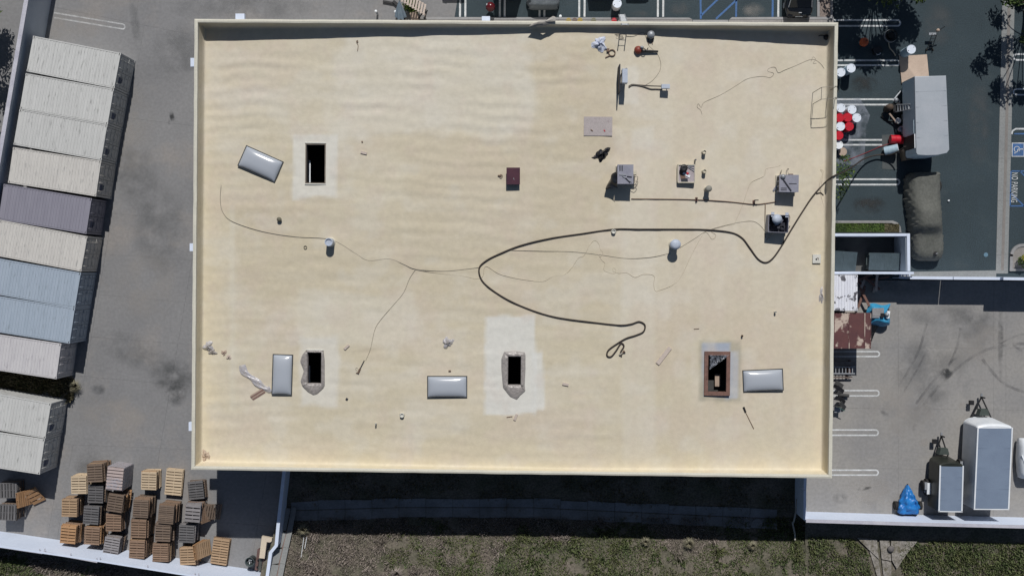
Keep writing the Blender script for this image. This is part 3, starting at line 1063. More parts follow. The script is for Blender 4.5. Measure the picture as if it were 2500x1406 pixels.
colr *= (0.965 + 0.07 * fbm(PXr / 9, PYr / 9, 120, 3))[..., None]
nr, nc = A.shape
idx = np.arange(nr * nc).reshape(nr, nc)
ok = np.ones((nr - 1, nc - 1), bool)
Am, Bm = (A[:-1, :-1] + A[1:, 1:]) / 2, (B[:-1, :-1] + B[1:, 1:]) / 2
for h in HOLES:
    ok &= ~((Am > h[0]) & (Am < h[2]) & (Bm > h[1]) & (Bm < h[3]))
F = np.stack([idx[1:, :-1], idx[1:, 1:], idx[:-1, 1:], idx[:-1, :-1]], -1)[ok]
me = bpy.data.meshes.new('roof')
me.from_pydata(np.stack([Xw, Yw, Z], -1).reshape(-1, 3).tolist(), [], F.tolist())
ca = me.color_attributes.new('foam', 'FLOAT_COLOR', 'POINT')
ca.data.foreach_set('color', np.concatenate([colr.reshape(-1, 3), np.ones((nr * nc, 1))], 1).astype(np.float32).ravel())
me.shade_smooth()
m_roof, t, b, out = new_mat('foam_roof')
at = t.nodes.new('ShaderNodeAttribute')
at.attribute_name = 'foam'
pos = t.nodes.new('ShaderNodeNewGeometry').outputs['Position']
nn = noise(t, pos, 3.0, 5)
cc = mix_rgb(t, 1.0, at.outputs['Color'], ramp_col(t, nn, 0.955, 1.045), 'MULTIPLY')
nn2 = noise(t, pos, 22.0, 3)
cc = mix_rgb(t, 1.0, cc, ramp_col(t, nn2, 0.97, 1.03), 'MULTIPLY')
t.links.new(cc, b.inputs['Base Color'])
b.inputs['Roughness'].default_value = 0.75
b.inputs['Specular IOR Level'].default_value = 0.25
add_bump(t, b, nn, 0.25, 0.05)
obj('roof', me, m_roof, bld)

# curbs lining the openings
def curb(h, th, up, mat, down=0.45, out=0.0):
    a0, b0, a1, b1 = h
    zz = roof_h((a0 + a1) / 2)
    rt = thing_part('skylight_curb', bld)
    for (pa, pb) in (((a0 - out, b0 - out), (a1 + out, b0 + th)), ((a0 - out, b1 - th), (a1 + out, b1 + out)), ((a0 - out, b0 + th), (a0 + th, b1 - th)), ((a1 - th, b0 + th), (a1 + out, b1 - th))):
        c = [BQ(pa[0], pa[1]), BQ(pb[0], pa[1]), BQ(pb[0], pb[1]), BQ(pa[0], pb[1])]
        MB().prism([(p.x, p.y) for p in c][::-1], zz - down, zz + up).build('curb_board', mat, rt)
    return rt


def thing_part(name, parent):
    o = bpy.data.objects.new(name, None)
    o.empty_display_size = 0.2
    COL.objects.link(o)
    o.parent = parent
    return o


m_curb = M('curb_timber', (0.20, 0.17, 0.14), (0.14, 0.12, 0.10), 3, 0.85, fine=0.2)
curb(HOLES[0], 0.07, 0.03, m_curb)
curb(HOLES[1], 0.08, 0.09, m_curb)
curb(HOLES[2], 0.08, 0.09, m_curb)
h = HOLES[3]
curb((h[0] - 0.12, h[1] - 0.12, h[2] + 0.12, h[3] + 0.10), 0.24, 0.16, m_wood_dark, down=0.10)
# raised foam lips on the sun side of the openings
for h, ex in ((HOLES[0], 0.10), (HOLES[1], 0.14), (HOLES[2], 0.16)):
    zz = roof_h((h[0] + h[2]) / 2)
    p0, p1 = BQ(h[0] - 0.02, h[1] - ex * .4), BQ(h[2] + 0.02, h[1] - ex * .4)
    q0, q1 = BQ(h[0] - 0.02, h[3] + ex * .4), BQ(h[2] + 0.02, h[3] + ex * .4)
    for a_, b_ in ((p0, p1), (q0, q1)):
        MB().tube([(a_.x, a_.y, zz), ((a_.x + b_.x) / 2, (a_.y + b_.y) / 2, zz + 0.02), (b_.x, b_.y, zz)], 0.05, 8).build('foam_lip', m_foam_w, bld, smooth=True)
# strip light housings hanging under the first two openings
for px, ya, yb in ((756, 392, 446), (755, 892, 938)):
    p, q = P(px, ya, 4.9), P(px, yb + 18, 4.9)
    lf_ = thing('strip_light', 'white strip light housing seen inside the %s roof opening' % ('upper left' if ya < 500 else 'lower left'), 'light fixture', (0, 0, 0), group='strip lights inside the warehouse')
    MB().bar(p, q, 0.12, 0.08).build('housing', m_whitedrum, lf_)
    for e in (p, q):
        MB().bar(e + Vector((0, 0, 0.04)), Vector((e.x, e.y, roof_h(8) - 0.3)), 0.015, 0.015).build('hanger', m_steel, lf_)

# ================================================================== WALLS ROUND THE YARDS
def wall_line(name, pts_px, z, th, mat, label, cat='wall', cap=None, zb=-0.1, side=1, cap_over=0.03):
    """a wall whose inner top edge runs through the given pixels at height z; th grows away from the camera"""
    root = thing(name, label, cat)
    pts = [P(*p, z) for p in pts_px]
    n = len(pts)
    offs = []
    for i in range(n):
        d = (pts[min(i + 1, n - 1)] - pts[max(i - 1, 0)]).normalized()
        nn = Vector((-d.y, d.x, 0)) * side
        offs.append(nn)
    for i in range(n - 1):
        a, b = pts[i], pts[i + 1]
        q = [a, b, b + offs[i + 1] * th, a + offs[i] * th]
        qq = [(p.x, p.y) for p in q]
        if side < 0:
            qq = qq[::-1]
        MB().prism(qq, zb, z - (0.06 if cap else 0)).build('wall_panel', mat, root)
        if cap:
            e = cap_over
            q = [a - offs[i] * e, b - offs[i + 1] * e, b + offs[i + 1] * (th + e), a + offs[i] * (th + e)]
            qq = [(p.x, p.y) for p in q]
            if side < 0:
                qq = qq[::-1]
            MB().prism(qq, z - 0.058, z).build('wall_cap', cap, root)
    return root


# west block wall with tree-side coping
d_ = 395 / 68
wall_line('block_wall', [(68 + 30, -30 * d_ + 5), (68 + 8, -8 * d_), (0, 395), (-40, 395 + 40 * d_), (-115, 395 + 115 * d_)], 3.1, 0.22, m_west_wall, 'tall grey block wall behind the row of shipping containers', cap=m_wall_cap, side=-1)
# long white wall of the pallet yard
swl = [(-330, 1331 - 330 * .145), (0, 1331), (240, 1331 + 240 * .147), (480, 1404.5), (640, 1428)]
ww = wall_line('yard_wall', swl, 2.9, 0.12, m_white_wall, 'long white wall the wooden pallets stand against', side=-1)
# outer rails of that wall on brackets
segs = [((-300, 1293), (104, 1353.5)), ((106, 1351), (238, 1375)), ((239, 1372.5), (480, 1411)), ((481, 1411), (640, 1436))]
for a_, b_ in segs:
    p, q = P(a_[0], a_[1] - 4, 2.86), P(b_[0], b_[1] - 4, 2.86)
    MB().bar(p, q, 0.10, 0.06).build('top_rail', m_wall_cap, ww)
    for t_ in (0.02, 0.5, 0.98):
        c = p.lerp(q, t_)
        MB().bar(c, c + Vector((0.03, 0.26, 0)), 0.05, 0.04).build('rail_bracket', m_wall_cap, ww)
# wall dividing the pallet yard from the bank
wall_line('yard_wall', [(700, 1090), (690, 1150), (676, 1275), (671, 1330), (657, 1347), (648, 1412), (640, 1470)], 1.75, 0.2, m_white_wall, 'white kinked wall between the pallet yard and the bank', cap=m_white_wall, side=1, zb=-0.1, cap_over=0.015)
# south-east yard
se = wall_line('yard_wall', [(1968, 1268), (2230, 1276), (2520, 1283), (2800, 1291)], 2.4, 0.16, m_white_wall, 'white wall south of the parked trailers', cap=m_wall_cap, side=-1)
wall_line('yard_wall', [(1972, 1100), (1968, 1195), (1968, 1268)], 2.38, 0.16, m_white_wall, 'short white wall running from the warehouse corner to the trailer yard', cap=m_white_wall, side=-1, cap_over=0.012)
p = P(1966, 1197, 2.4)
MB().bar(p, p + Vector((-0.28, 0.2, 0)), 0.06, 0.05).build('wall_bracket', m_wall_cap, se)
# wall between car park and trailer yard
wall_line('yard_wall', [(2222, 675), (2326.5, 676)], 2.0, 0.17, m_white_wall, 'thin white wall between the car park and the trailer yard', cap=m_white_wall, side=-1, cap_over=0.012)
wall_line('yard_wall', [(2328, 676), (2449, 677)], 2.0, 0.17, m_white_wall, 'second length of the thin white wall, right of its narrow gap', cap=m_white_wall, side=-1, cap_over=0.012)
wall_line('yard_wall', [(2450, 677), (2520, 678), (2700, 680)], 2.5, 0.17, m_white_wall, 'taller white wall at the right edge beyond the thin one', cap=m_white_wall, side=-1, cap_over=0.012)

# dumpster enclosure
enc = thing('dumpster_enclosure', 'white walled enclosure around two ribbed dumpsters', 'enclosure')
ZE = 2.25
m_siding = M('blue_white_siding', (0.50, 0.56, 0.62), (0.44, 0.50, 0.57), 1.5, 0.6, fine=0.04)


def enc_wall(pxs, name='wall_panel'):
    q = [P(*p, ZE) for p in pxs][::-1]
    MB().prism([(p.x, p.y) for p in q], 0.0, ZE).build(name, m_white_wall, enc)


enc_wall(((1985, 570), (2214, 570), (2214, 576.5), (1985, 576.5)))
enc_wall(((2214.3, 570), (2221.5, 570), (2222.5, 662), (2215.5, 662)))
enc_wall(((1985, 662.6), (2231, 663.5), (2231, 669.3), (1985, 669)))
base_, top_ = P(2213.6, 578, ZE), P(2214.6, 661, ZE)
for k in range(17):     # horizontal siding boards on the inside of the east wall
    z0 = 0.05 + k * 0.125
    MB().bar((base_.x - 0.02, base_.y, z0 + 0.055), (top_.x - 0.02, top_.y, z0 + 0.055), 0.03, 0.108).build('siding_board', m_siding, enc)
MB().prism([PG(*p) for p in ((1960, 575), (2185, 575), (2185, 665), (1960, 665))][::-1], 0.0, 0.015).build('slab', M('enclosure_slab', (0.12, 0.125, 0.12), (0.09, 0.09, 0.09), 1, world=True), enc)


def dumpster(px0, py0, px1, py1, rz, label):
    z = 1.25
    a, b = P(px0, py0, z), P(px1, py1, z)
    c = (a + b) / 2
    wd, dp = abs(b.x - a.x), abs(b.y - a.y)
    d = thing('dumpster', label, 'dumpster', (c.x, c.y, 0.015), rz, 'dumpsters in the white enclosure')
    rings = []
    for z_, k in ((0.1, 0.92), (1.05, 1.0)):
        rings.append([(-wd / 2 * k, -dp / 2 * k, z_), (wd / 2 * k, -dp / 2 * k, z_), (wd / 2 * k, dp / 2 * k, z_), (-wd / 2 * k, dp / 2 * k, z_)])
    MB().loft(rings).build('bin_body', m_lid, d)
    for hs_ in (-1, 1):
        n_ = 10
        mb = MB()
        w2 = wd / 2 - 0.01

        def fn(u, v, hs_=hs_, w2=w2):
            return (hs_ * (0.006 + u * w2), dp / 2 * 1.02 - v * dp * 1.04, 1.07 + 0.16 * (1 - v) + (0.022 if int(u * 39.99) % 4 < 2 else 0))
        mb.grid(40, 4, fn)
        mb.build('lid', m_dump, d)
    for sx in (-1, 1):
        MB().box((sx * (wd / 2 + 0.05), 0, 0.75), (0.08, 0.5, 0.16)).build('lift_pocket', m_lid, d)
        for sy in (-1, 1):
            MB().cyl((sx * wd * .38 - .03, sy * dp * .36, 0.06), (sx * wd * .38 + .03, sy * dp * .36, 0.06), 0.06).build('caster', m_rubber, d)
    return d


dumpster(2026, 614, 2092, 660, rad(-4), 'ribbed dumpster nearer the warehouse wall')
dumpster(2123, 618, 2199, 659, rad(-1), 'ribbed dumpster in the outer corner of the enclosure')

# ================================================================== SHIPPING CONTAINERS
CL, CW, CH = 6.06, 2.44, 2.59


def container_meshes():
    me = {}
    mb = MB()      # roof: transverse corrugation, local x from -CL (rear) to 0 (doors)
    n = 27
    prof = []
    x0, x1 = -CL + 0.28, -0.30
    for i in range(n):
        p = (x1 - x0) / n
        a = x0 + i * p
        prof += [(a, 0), (a + p * .42, 0), (a + p * .55, -0.022), (a + p * .87, -0.022)]
    prof.append((x1, 0))
    prof = [(-CL + 0.08, 0)] + prof + [(-0.08, 0)]
    for ya, yb in ((-CW / 2 + 0.09, CW / 2 - 0.09),):
        o = len(mb.v)
        mb.v += [(x, y, CH - 0.012 + z) for x, z in prof for y in (ya, yb)]
        mb.f += [(o + 2 * i, o + 2 * i + 2, o + 2 * i + 3, o + 2 * i + 1) for i in range(len(prof) - 1)]
    me['roof_panel'] = mesh_of(mb, 'roof_panel')
    mb = MB()      # side wall corrugation (one side), used mirrored
    n = 21
    prof = []
    for i in range(n):
        p = (CL - 0.36) / n
        a = -CL + 0.18 + i * p
        prof += [(a, 0), (a + p * .3, 0), (a + p * .5, 0.036), (a + p * .8, 0.036)]
    prof = [(-CL + 0.12, 0)] + prof + [(-0.12, 0)]
    mb.v += [(x, d - 0.045, z) for x, d in prof for z in (0.15, CH - 0.1)]
    mb.f += [(2 * i, 2 * i + 1, 2 * i + 3, 2 * i + 2) for i in range(len(prof) - 1)]
    me['side_panel'] = mesh_of(mb, 'side_panel')
    mb = MB()
    for y in (-1, 1):
        mb.box((-CL / 2, y * (CW / 2 - 0.04), 0.08), (CL - 0.36, 0.08, 0.15))
        mb.box((-CL / 2, y * (CW / 2 - 0.04), CH - 0.05), (CL - 0.36, 0.075, 0.09))
        for x in (-CL + 0.07, -0.09):
            mb.box((x, y * (CW / 2 - 0.07), CH / 2), (0.13, 0.13, CH - 0.25))
    for x in (-CL + 0.05, -0.07):
        mb.box((x, 0, 0.08), (0.1, CW - 0.36, 0.14))
        mb.box((x, 0, CH - 0.055), (0.1, CW - 0.36, 0.085))
    me['frame'] = mesh_of(mb, 'frame')
    mb = MB().box((-CL + 0.05, 0, CH / 2), (0.04, CW - 0.28, CH - 0.2))
    me['end_panel'] = mesh_of(mb, 'end_panel')
    mb = MB().box((0, 0, 0), (0.18, 0.165, 0.118))
    me['corner_casting'] = mesh_of(mb, 'corner_casting')
    mb = MB().cyl((0, -0.045, 0), (0, 0.045, 0), 0.001, n=4)
    mb = MB().add([(-0.028, -0.055, 0), (0.028, -0.055, 0), (0.028, 0.055, 0), (-0.028, 0.055, 0)], [(0, 1, 2, 3)])  # flat dark quad painted as the shade in the casting hole
    me['slot_shade'] = mesh_of(mb, 'slot_shade')
    mb = MB()
    dw = (CW - 0.30) / 2
    mb.box((-0.035, 0, CH / 2), (0.03, dw - 0.02, CH - 0.28))
    for k in range(4):
        mb.box((-0.012, 0, 0.42 + k * 0.58), (0.016, dw - 0.12, 0.40))
    me['door'] = mesh_of(mb, 'door')
    mb = MB()
    mb.cyl((0.022, 0, 0.14), (0.022, 0, CH - 0.14), 0.018, n=8)
    for z in (0.35, 0.9, 1.7, 2.25):
        mb.box((0.012, 0, z), (0.03, 0.09, 0.06))
    mb.box((0.03, 0.13, 1.12), (0.02, 0.26, 0.035))
    me['locking_bar'] = mesh_of(mb, 'locking_bar')
    mb = MB()
    mb.box((0.0, 0, 0), (0.004, 0.42, 0.30))
    for k in range(3):
        mb.box((0.003, 0.02 * k, -0.26 - 0.1 * k), (0.003, 0.4 - 0.05 * k, 0.045))
    me['logo_print'] = mesh_of(mb, 'logo_print')
    return me


CM = container_meshes()
m_dgrey = M('container_gasket', (0.06, 0.06, 0.06), scale=3)


def container(ne, se_, colour, label, logo=True, L=CL, group='shipping containers in the row', rot=None, doors=True, mat=None):
    a, b = P(*ne, CH), P(*se_, CH)
    mid = (a + b) / 2
    d = (a - b).normalized()
    rz = math.atan2(d.y, d.x) - PI / 2
    c = thing('shipping_container', label, 'container', (mid.x, mid.y, 0), rz, group)
    m = mat or CONT[colour]
    share('roof_panel', CM['roof_panel'], m, c)
    share('side_panel', CM['side_panel'], m, c, (0, CW / 2, 0))
    o = share('side_panel', CM['side_panel'], m, c, (0, -CW / 2, 0))
    o.scale.y = -1
    share('frame', CM['frame'], m, c)
    share('end_panel', CM['end_panel'], m, c)
    for x in (-CL + 0.09, -0.09):
        for y in (-1, 1):
            for z in (0.059, CH - 0.055):
                k = share('corner_casting', CM['corner_casting'], m, c, (x, y * (CW / 2 - 0.0825), z))
                if z > 1:
                    share('slot_shade', CM['slot_shade'], m_dark, k, (0, 0, 0.062))
    for y in (-1, 1):
        dr = share('door', CM['door'], m, c, (0, y * (CW - 0.30) / 4, 0))
        for q in (-0.3, 0.28):
            share('locking_bar', CM['locking_bar'], m, dr, (0, q, 0))
        if logo and y < 0:
            share('logo_print', CM['logo_print'], m_logo, dr, (0.006, -0.02, 2.05))
    return c


CS = [
    ((295, 132.5), (279.5, 214.5), 'white', 'off-white shipping container at the top end of the row, below the worn parking line', True),
    ((277.5, 220.5), (263.5, 302), 'white', 'second off-white shipping container from the top end of the row', True),
    ((262, 308), (248, 389.5), 'white', 'scuffed off-white shipping container touching the strongly ribbed one', True),
    ((247, 396), (235, 477), 'cream', 'off-white container with coarse dark streaks, just above the mauve-grey one', True),
    ((224, 486.5), (211, 569.5), 'mauve', 'mauve-grey shipping container set back between two off-white ones', True),
    ((213.5, 578.5), (198.5, 662), 'cream', 'off-white container between the mauve-grey and the pale blue containers', False),
    ((197.5, 667.5), (183.5, 751), 'blue', 'pale blue container next to the off-white one', False),
    ((183, 754), (170.5, 837), 'blue', 'pale blue container next to the pinkish white one', False),
    ((149.5, 841), (138, 923), 'pink', 'pinkish white container set back above the weedy gap', False),
    ((125, 986), (111, 1069), 'white', 'white container just below the weedy gap', True),
    ((109.5, 1071), (97, 1158.5), 'white', 'white container at the bottom end, above the grey pallets', True),
]
for ne, se_, colr_, lab, lg in CS:
    container(ne, se_, colr_, lab, lg)

# ================================================================== PALLETS
PW, PL, PHT = 1.06, 1.26, 0.142


def pallet_mb(W, L, nb, gapf=0.30, part=None):
    """deck boards run across (x), stringers along y"""
    out = {'deck_board': [], 'stringer': [], 'bottom_board': []}
    pitch = L / nb
    for i in range(nb):
        y = -L / 2 + pitch * (i + .5)
        out['deck_board'].append(((0, y, PHT - 0.011), (W, pitch * (1 - gapf), 0.02)))
    for x in (-W / 2 + 0.022, 0, W / 2 - 0.022):
        out['stringer'].append(((x, 0, 0.0705), (0.042, L - 0.01, 0.097)))
    for y in (-L / 2 + 0.06, 0, L / 2 - 0.06):
        out['bottom_board'].append(((0, y, 0.011), (W - 0.01, 0.11, 0.02)))
    return out


def whole_pallet(W, L, nb, gapf):
    mb = MB()
    for k, bs in pallet_mb(W, L, nb, gapf).items():
        for c, d in bs:
            mb.box(c, d)
    return mesh_of(mb, 'pallet')


PMESH = {}
BOARD = {}
G_P = 'wooden pallets in the yard'
ORD = ['top', 'second', 'third', 'fourth', 'fifth', 'sixth', 'seventh', 'eighth', 'ninth', 'tenth', 'eleventh', 'twelfth', 'thirteenth']


def pallet_stack(cx, cy, n, rz, colour, where, W=PW, L=PL, nb=7, gapf=0.30, jit=0.02, base_z=0.0, low=None):
    key = (W, L, nb, gapf)
    if key not in PMESH:
        PMESH[key] = whole_pallet(*key)
        BOARD[key] = {k: [mesh_of(MB().box((0, 0, 0), d), k) for c, d in v] for k, v in pallet_mb(*key).items()}
    ztop = base_z + n * (PHT + 0.001)
    c = P(cx, cy, ztop)
    for i in range(n - 1):
        cl = low[i % len(low)] if low else colour
        o = share('pallet', PMESH[key], PAL[cl], None, (c.x + random.uniform(-jit, jit) * 1.6, c.y + random.uniform(-jit, jit) * 1.6, base_z + i * (PHT + 0.001)), rz + random.uniform(-jit, jit))
        tag(o, ORD[n - 1 - i] + ' pallet down under the ' + where, 'pallet', G_P)
    t_ = thing('pallet', where, 'pallet', (c.x, c.y, base_z + (n - 1) * (PHT + 0.001)), rz, G_P)
    for k, v in pallet_mb(*key).items():
        for (pc_, d), mm in zip(v, BOARD[key][k]):
            if k == 'deck_board':
                share(k, mm, PAL[colour], t_, (pc_[0] + random.uniform(-.006, .006), pc_[1] + random.uniform(-.008, .008), pc_[2]), random.uniform(-.012, .012))
            else:
                share(k, mm, PAL[colour], t_, pc_)
    return t_


ST = [
    (192, 1184, 9, 0.01, 'cream', 'cream pallet topping the stack left of the shrink-wrapped load', {}),
    (231, 1155, 11, 0.04, 'dark', 'old brown pallet topping the stack touching the shrink-wrapped load', dict(low=['brown', 'tan', 'dark'], jit=.05)),
    (233, 1206, 8, -0.03, 'grey', 'dark grey pallet topping the stack right of the cream stack', dict(low=['grey', 'dark'], jit=.05)),
    (169, 1240, 9, -0.02, 'tan', 'tan pallet topping the stack below the cream one', dict(low=['tan', 'brown'])),
    (222, 1258, 10, -0.08, 'grey', 'blackish grey pallet topping the stack right of the tan one', dict(low=['grey', 'dark'], jit=.04)),
    (281, 1228, 11, -0.16, 'dark', 'crooked grey-brown pallet topping the leaning stack below the shrink-wrapped load', dict(low=['tan', 'dark', 'orange', 'brown'], jit=.07)),
    (277, 1275, 9, -0.02, 'brown', 'reddish brown pallet in front of the crooked stack', dict(low=['brown', 'grey'], jit=.04)),
    (166, 1305, 10, -0.09, 'orange', 'orange-brown pallet topping the leftmost stack against the white wall', dict(low=['orange', 'brown'], jit=.04, nb=6)),
    (224, 1308, 10, -0.06, 'brown', 'brown pallet topping the second stack along the white wall', dict(low=['brown', 'cream', 'orange'], jit=.05)),
    (272, 1333, 9, -0.17, 'silver', 'silver-grey tilted pallet in the stack against the white wall', dict(low=['silver', 'dark'], jit=.05)),
    (343, 1242, 11, -0.05, 'dark', 'dull brown pallet topping the stack below the small cream stack', dict(low=['dark', 'brown'], jit=.05, nb=8)),
    (338, 1291, 11, -0.03, 'brown', 'mid-brown pallet topping the middle stack of its file', dict(low=['brown', 'dark'], jit=.04)),
    (334, 1341, 11, -0.04, 'brown', 'brown pallet topping the third brown stack along the white wall', dict(low=['brown', 'tan'], jit=.04)),
    (363, 1174, 7, -0.03, 'cream', 'cream pallet topping the low stack right of the shrink-wrapped load', dict(jit=.04, low=['cream', 'cream', 'tan'])),
    (424, 1177, 3, -0.09, 'cream', 'long cream pallet lying near the warehouse corner', dict(W=1.16, L=1.86, nb=9, low=['tan', 'cream'])),
    (478, 1197, 6, 0.10, 'grey', 'blue-grey skewed pallet topping the low stack by the warehouse shadow', dict(low=['dark', 'silver'], jit=.06)),
    (470, 1253, 11, -0.08, 'silver', 'grey-brown pallet with wide gaps beside the upright pallets', dict(nb=5, low=['dark', 'brown', 'silver'], jit=.05)),
    (405, 1256, 12, -0.08, 'dark', 'dark brown close-boarded pallet topping the tallest stack', dict(nb=10, gapf=.25, low=['dark', 'brown'], jit=.05)),
    (397, 1300, 11, -0.04, 'dark', 'dark weathered pallet right of the mid-brown one', dict(low=['dark', 'silver', 'brown'], jit=.06)),
    (391, 1349, 11, -0.02, 'brown', 'brown close-boarded pallet topping the fourth brown stack along the wall', dict(nb=8, low=['brown', 'tan', 'dark'], jit=.05)),
    (455, 1303, 9, -0.05, 'grey', 'slate grey pallet behind the tan stack at the wall', dict(low=['grey', 'silver'], jit=.05)),
    (458, 1357, 9, 0.03, 'tan', 'tan pallet topping the stack beside the leaning orange pallets', dict(low=['tan', 'brown', 'orange'], jit=.05)),
    (537, 1346, 3, -0.14, 'tan', 'long tan pallet lying at the lit end of the yard', dict(W=1.14, L=1.86, nb=10, low=['tan', 'brown'])),
    (20, 1197, 8, PI / 2 + 0.02, 'grey', 'grey pallet topping the upper stack at the photo left edge', dict(low=['grey', 'dark'], jit=.03, nb=6)),
    (17, 1251, 9, PI / 2 - 0.03, 'grey', 'grey pallet topping the lower stack at the photo left edge', dict(low=['grey', 'dark'], jit=.03, nb=6)),
]
for cx, cy, n, rz, colr_, where, kw in ST:
    pallet_stack(cx, cy, n, rz, colr_, where, **kw)


def leaning_pallet(px, py, zb, rx, rz, colour, label, W=PW, L=PL, nb=7):
    """a pallet standing on its edge and leaning"""
    key = (W, L, nb, 0.30)
    if key not in BOARD:
        PMESH[key] = whole_pallet(*key)
        BOARD[key] = {k: [mesh_of(MB().box((0, 0, 0), d), k) for c, d in v] for k, v in pallet_mb(*key).items()}
    c = P(px, py, zb + 0.5)
    t_ = thing('pallet', label, 'pallet', (c.x, c.y, zb), 0, G_P)
    t_.rotation_euler = Euler((rx, 0, rz), 'XYZ')
    for k, v in pallet_mb(*key).items():
        for (pc_, d), mm in zip(v, BOARD[key][k]):
            share(k, mm, PAL[colour], t_, (pc_[0], pc_[1] + L / 2, pc_[2]), 0)
    return t_


for i in range(3):
    leaning_pallet(500 + i * 6, 1250 + i * 1.5, 0.02, rad(80 - i * 7), rad(96), ['tan', 'brown', 'brown'][i], ['upright tan pallet nearest the grey-brown stack', 'upright brown pallet in the middle of the leaning three', 'upright brown pallet nearest the warehouse shadow'][i])
for i in range(3):
    leaning_pallet(492 + i * 7, 1338, 0.02, rad(80 - i * 8), rad(97), ['orange', 'orange', 'tan'][i], ['orange pallet on edge touching the tan stack', 'orange pallet on edge in the middle beside the tan stack', 'tan pallet on edge nearest the long tan pallet'][i], L=1.5, nb=8)
leaning_pallet(534, 1252, 0.02, rad(35), rad(80), 'dark', 'dark pallet lying tilted in the warehouse shadow')
leaning_pallet(66, 1215, 0.02, rad(70), rad(95), 'orange', 'orange pallet standing on edge beside the grey stacks')
leaning_pallet(90, 1228, 0.02, rad(28), rad(25), 'orange', 'broken orange pallet sloping beside the plywood offcut', W=0.9, nb=4)
pl = MB().prism([(0, 0), (0.95, -0.55), (0.75, -0.75), (0.1, -0.75)][::-1], 0, 0.02).build('plywood_offcut', m_ply)
pl.location = P(68, 1194, 0.45)
pl.rotation_euler = (rad(8), rad(6), 0)
tag(pl, 'triangular brown plywood offcut on the broken orange pallets', 'plywood')
# legs of timber under the offcut
# shrink-wrapped load
zl = 1.75
wr = thing('wrapped_load', 'shrink-wrapped pink-tan load of stacked pallets', 'pallet load', (P(280, 1168, zl).x, P(280, 1168, zl).y, 0), rad(-6), 'wrapped loads')
nb = 7
for k in range(11):
    MB().box((0, 0, 0.08 + k * 0.152), (1.12, 1.56, 0.118)).build('packed_layer', PAL['pinkwrap'], wr)
for i in range(nb):
    MB().box((0, -0.78 + 1.56 / nb * (i + .5), zl - 0.02), (1.12, 1.56 / nb * 0.72, 0.04)).build('deck_board', PAL['pinkwrap'], wr)


def wrapfn(u, v):
    a = u * 2 * PI
    sx = math.copysign(min(1, abs(math.cos(a)) * 1.42), math.cos(a))
    sy = math.copysign(min(1, abs(math.sin(a)) * 1.42), math.sin(a))
    return (sx * 0.585 + 0.012 * math.sin(40 * v + 9 * u), sy * 0.805 + 0.012 * math.cos(33 * v + 20 * u), 0.05 + v * (zl - 0.03))


MB().grid(48, 14, wrapfn).build('shrink_wrap', m_pinkfilm, wr, smooth=True)
mb = MB()
mb.grid(14, 18, lambda u, v: (-0.5 + u * 1.0, -0.72 + v * 0.75, zl + 0.02 + 0.035 * math.sin(9 * u + 7 * v) * math.sin(13 * v - 4 * u)))
mb.build('loose_film', m_film, wr, smooth=True)

# bin and timber rack by the white kinked wall
bin_ = thing('waste_bin', 'round dark grey bin with rubbish inside near the white wall', 'bin', (P(618, 1362, 0).x, P(618, 1362, 0).y, 0))
MB().lathe([(0.22, 0.0), (0.24, 0.05), (0.30, 0.88), (0.33, 0.9), (0.33, 0.94), (0.29, 0.94), (0.27, 0.6), (0.25, 0.3)], 22).build('bin_body', m_lid, bin_, smooth=True)
for k in range(5):
    a = k * 1.3
    MB().bar((0.12 * math.cos(a), 0.12 * math.sin(a), 0.45), (0.15 * math.cos(a + 2), 0.15 * math.sin(a + 2), 0.88), 0.05, 0.02).build('rubbish', m_alu if k % 2 else m_whitedrum, bin_)
rk = thing('timber_rack', 'low brown timber rack with cream foam offcut on it beside the white wall', 'rack', (P(641, 1367, 0.5).x, P(641, 1367, 0.5).y, 0), rad(-8))
m_rk = M('rack_redwood', (0.13, 0.075, 0.07), (0.10, 0.06, 0.055), 4, 0.8)
m_rk2 = M('rack_grey_board', (0.07, 0.075, 0.07), scale=4)
for i in range(4):
    MB().box((-0.36 + i * 0.24, 0, 0.5), (0.19, 1.5, 0.05)).build('rack_board', m_rk if i % 2 == 0 else m_rk2, rk)
for sx in (-.42, .42):
    for sy in (-.65, .65):
        MB().box((sx, sy, 0.2375), (0.08, 0.08, 0.475)).build('leg', m_rk, rk)
for i in range(4):
    MB().cyl((-0.3 + (i % 2) * 0.5, -0.5 + (i // 2) * 0.5, 0.525), (-0.3 + (i % 2) * 0.5, -0.5 + (i // 2) * 0.5, 0.62), 0.05, n=8).build('knob', m_black, rk)
fo = MB().prism([(-0.19, -0.75), (0.19, -0.75), (0.22, 0.42), (0.45, 0.42), (0.56, 0.52), (0.56, 0.72), (-0.16, 0.78)], 0, 0.28).build('foam_offcut', M('cream_foam_block', (0.60, 0.52, 0.40), (0.54, 0.46, 0.37), 1, 0.85))
fo.location = (P(642, 1336, 0.9).x, P(642, 1336, 0.9).y, 0.63)
fo.rotation_euler.z = rad(-6)
tag(fo, 'cream L-shaped foam offcut propped on the timber rack', 'foam block')

# ================================================================== ON THE ROOF
def RP(px, py, dz=0.0):
    return roof_at(px, py, dz)


def roof_thing(name, label, cat, px, py, rz=0.0, group=None, dz=0.0):
    return thing(name, label, cat, RP(px, py, dz), rz, group)


SR = sc(6.3)


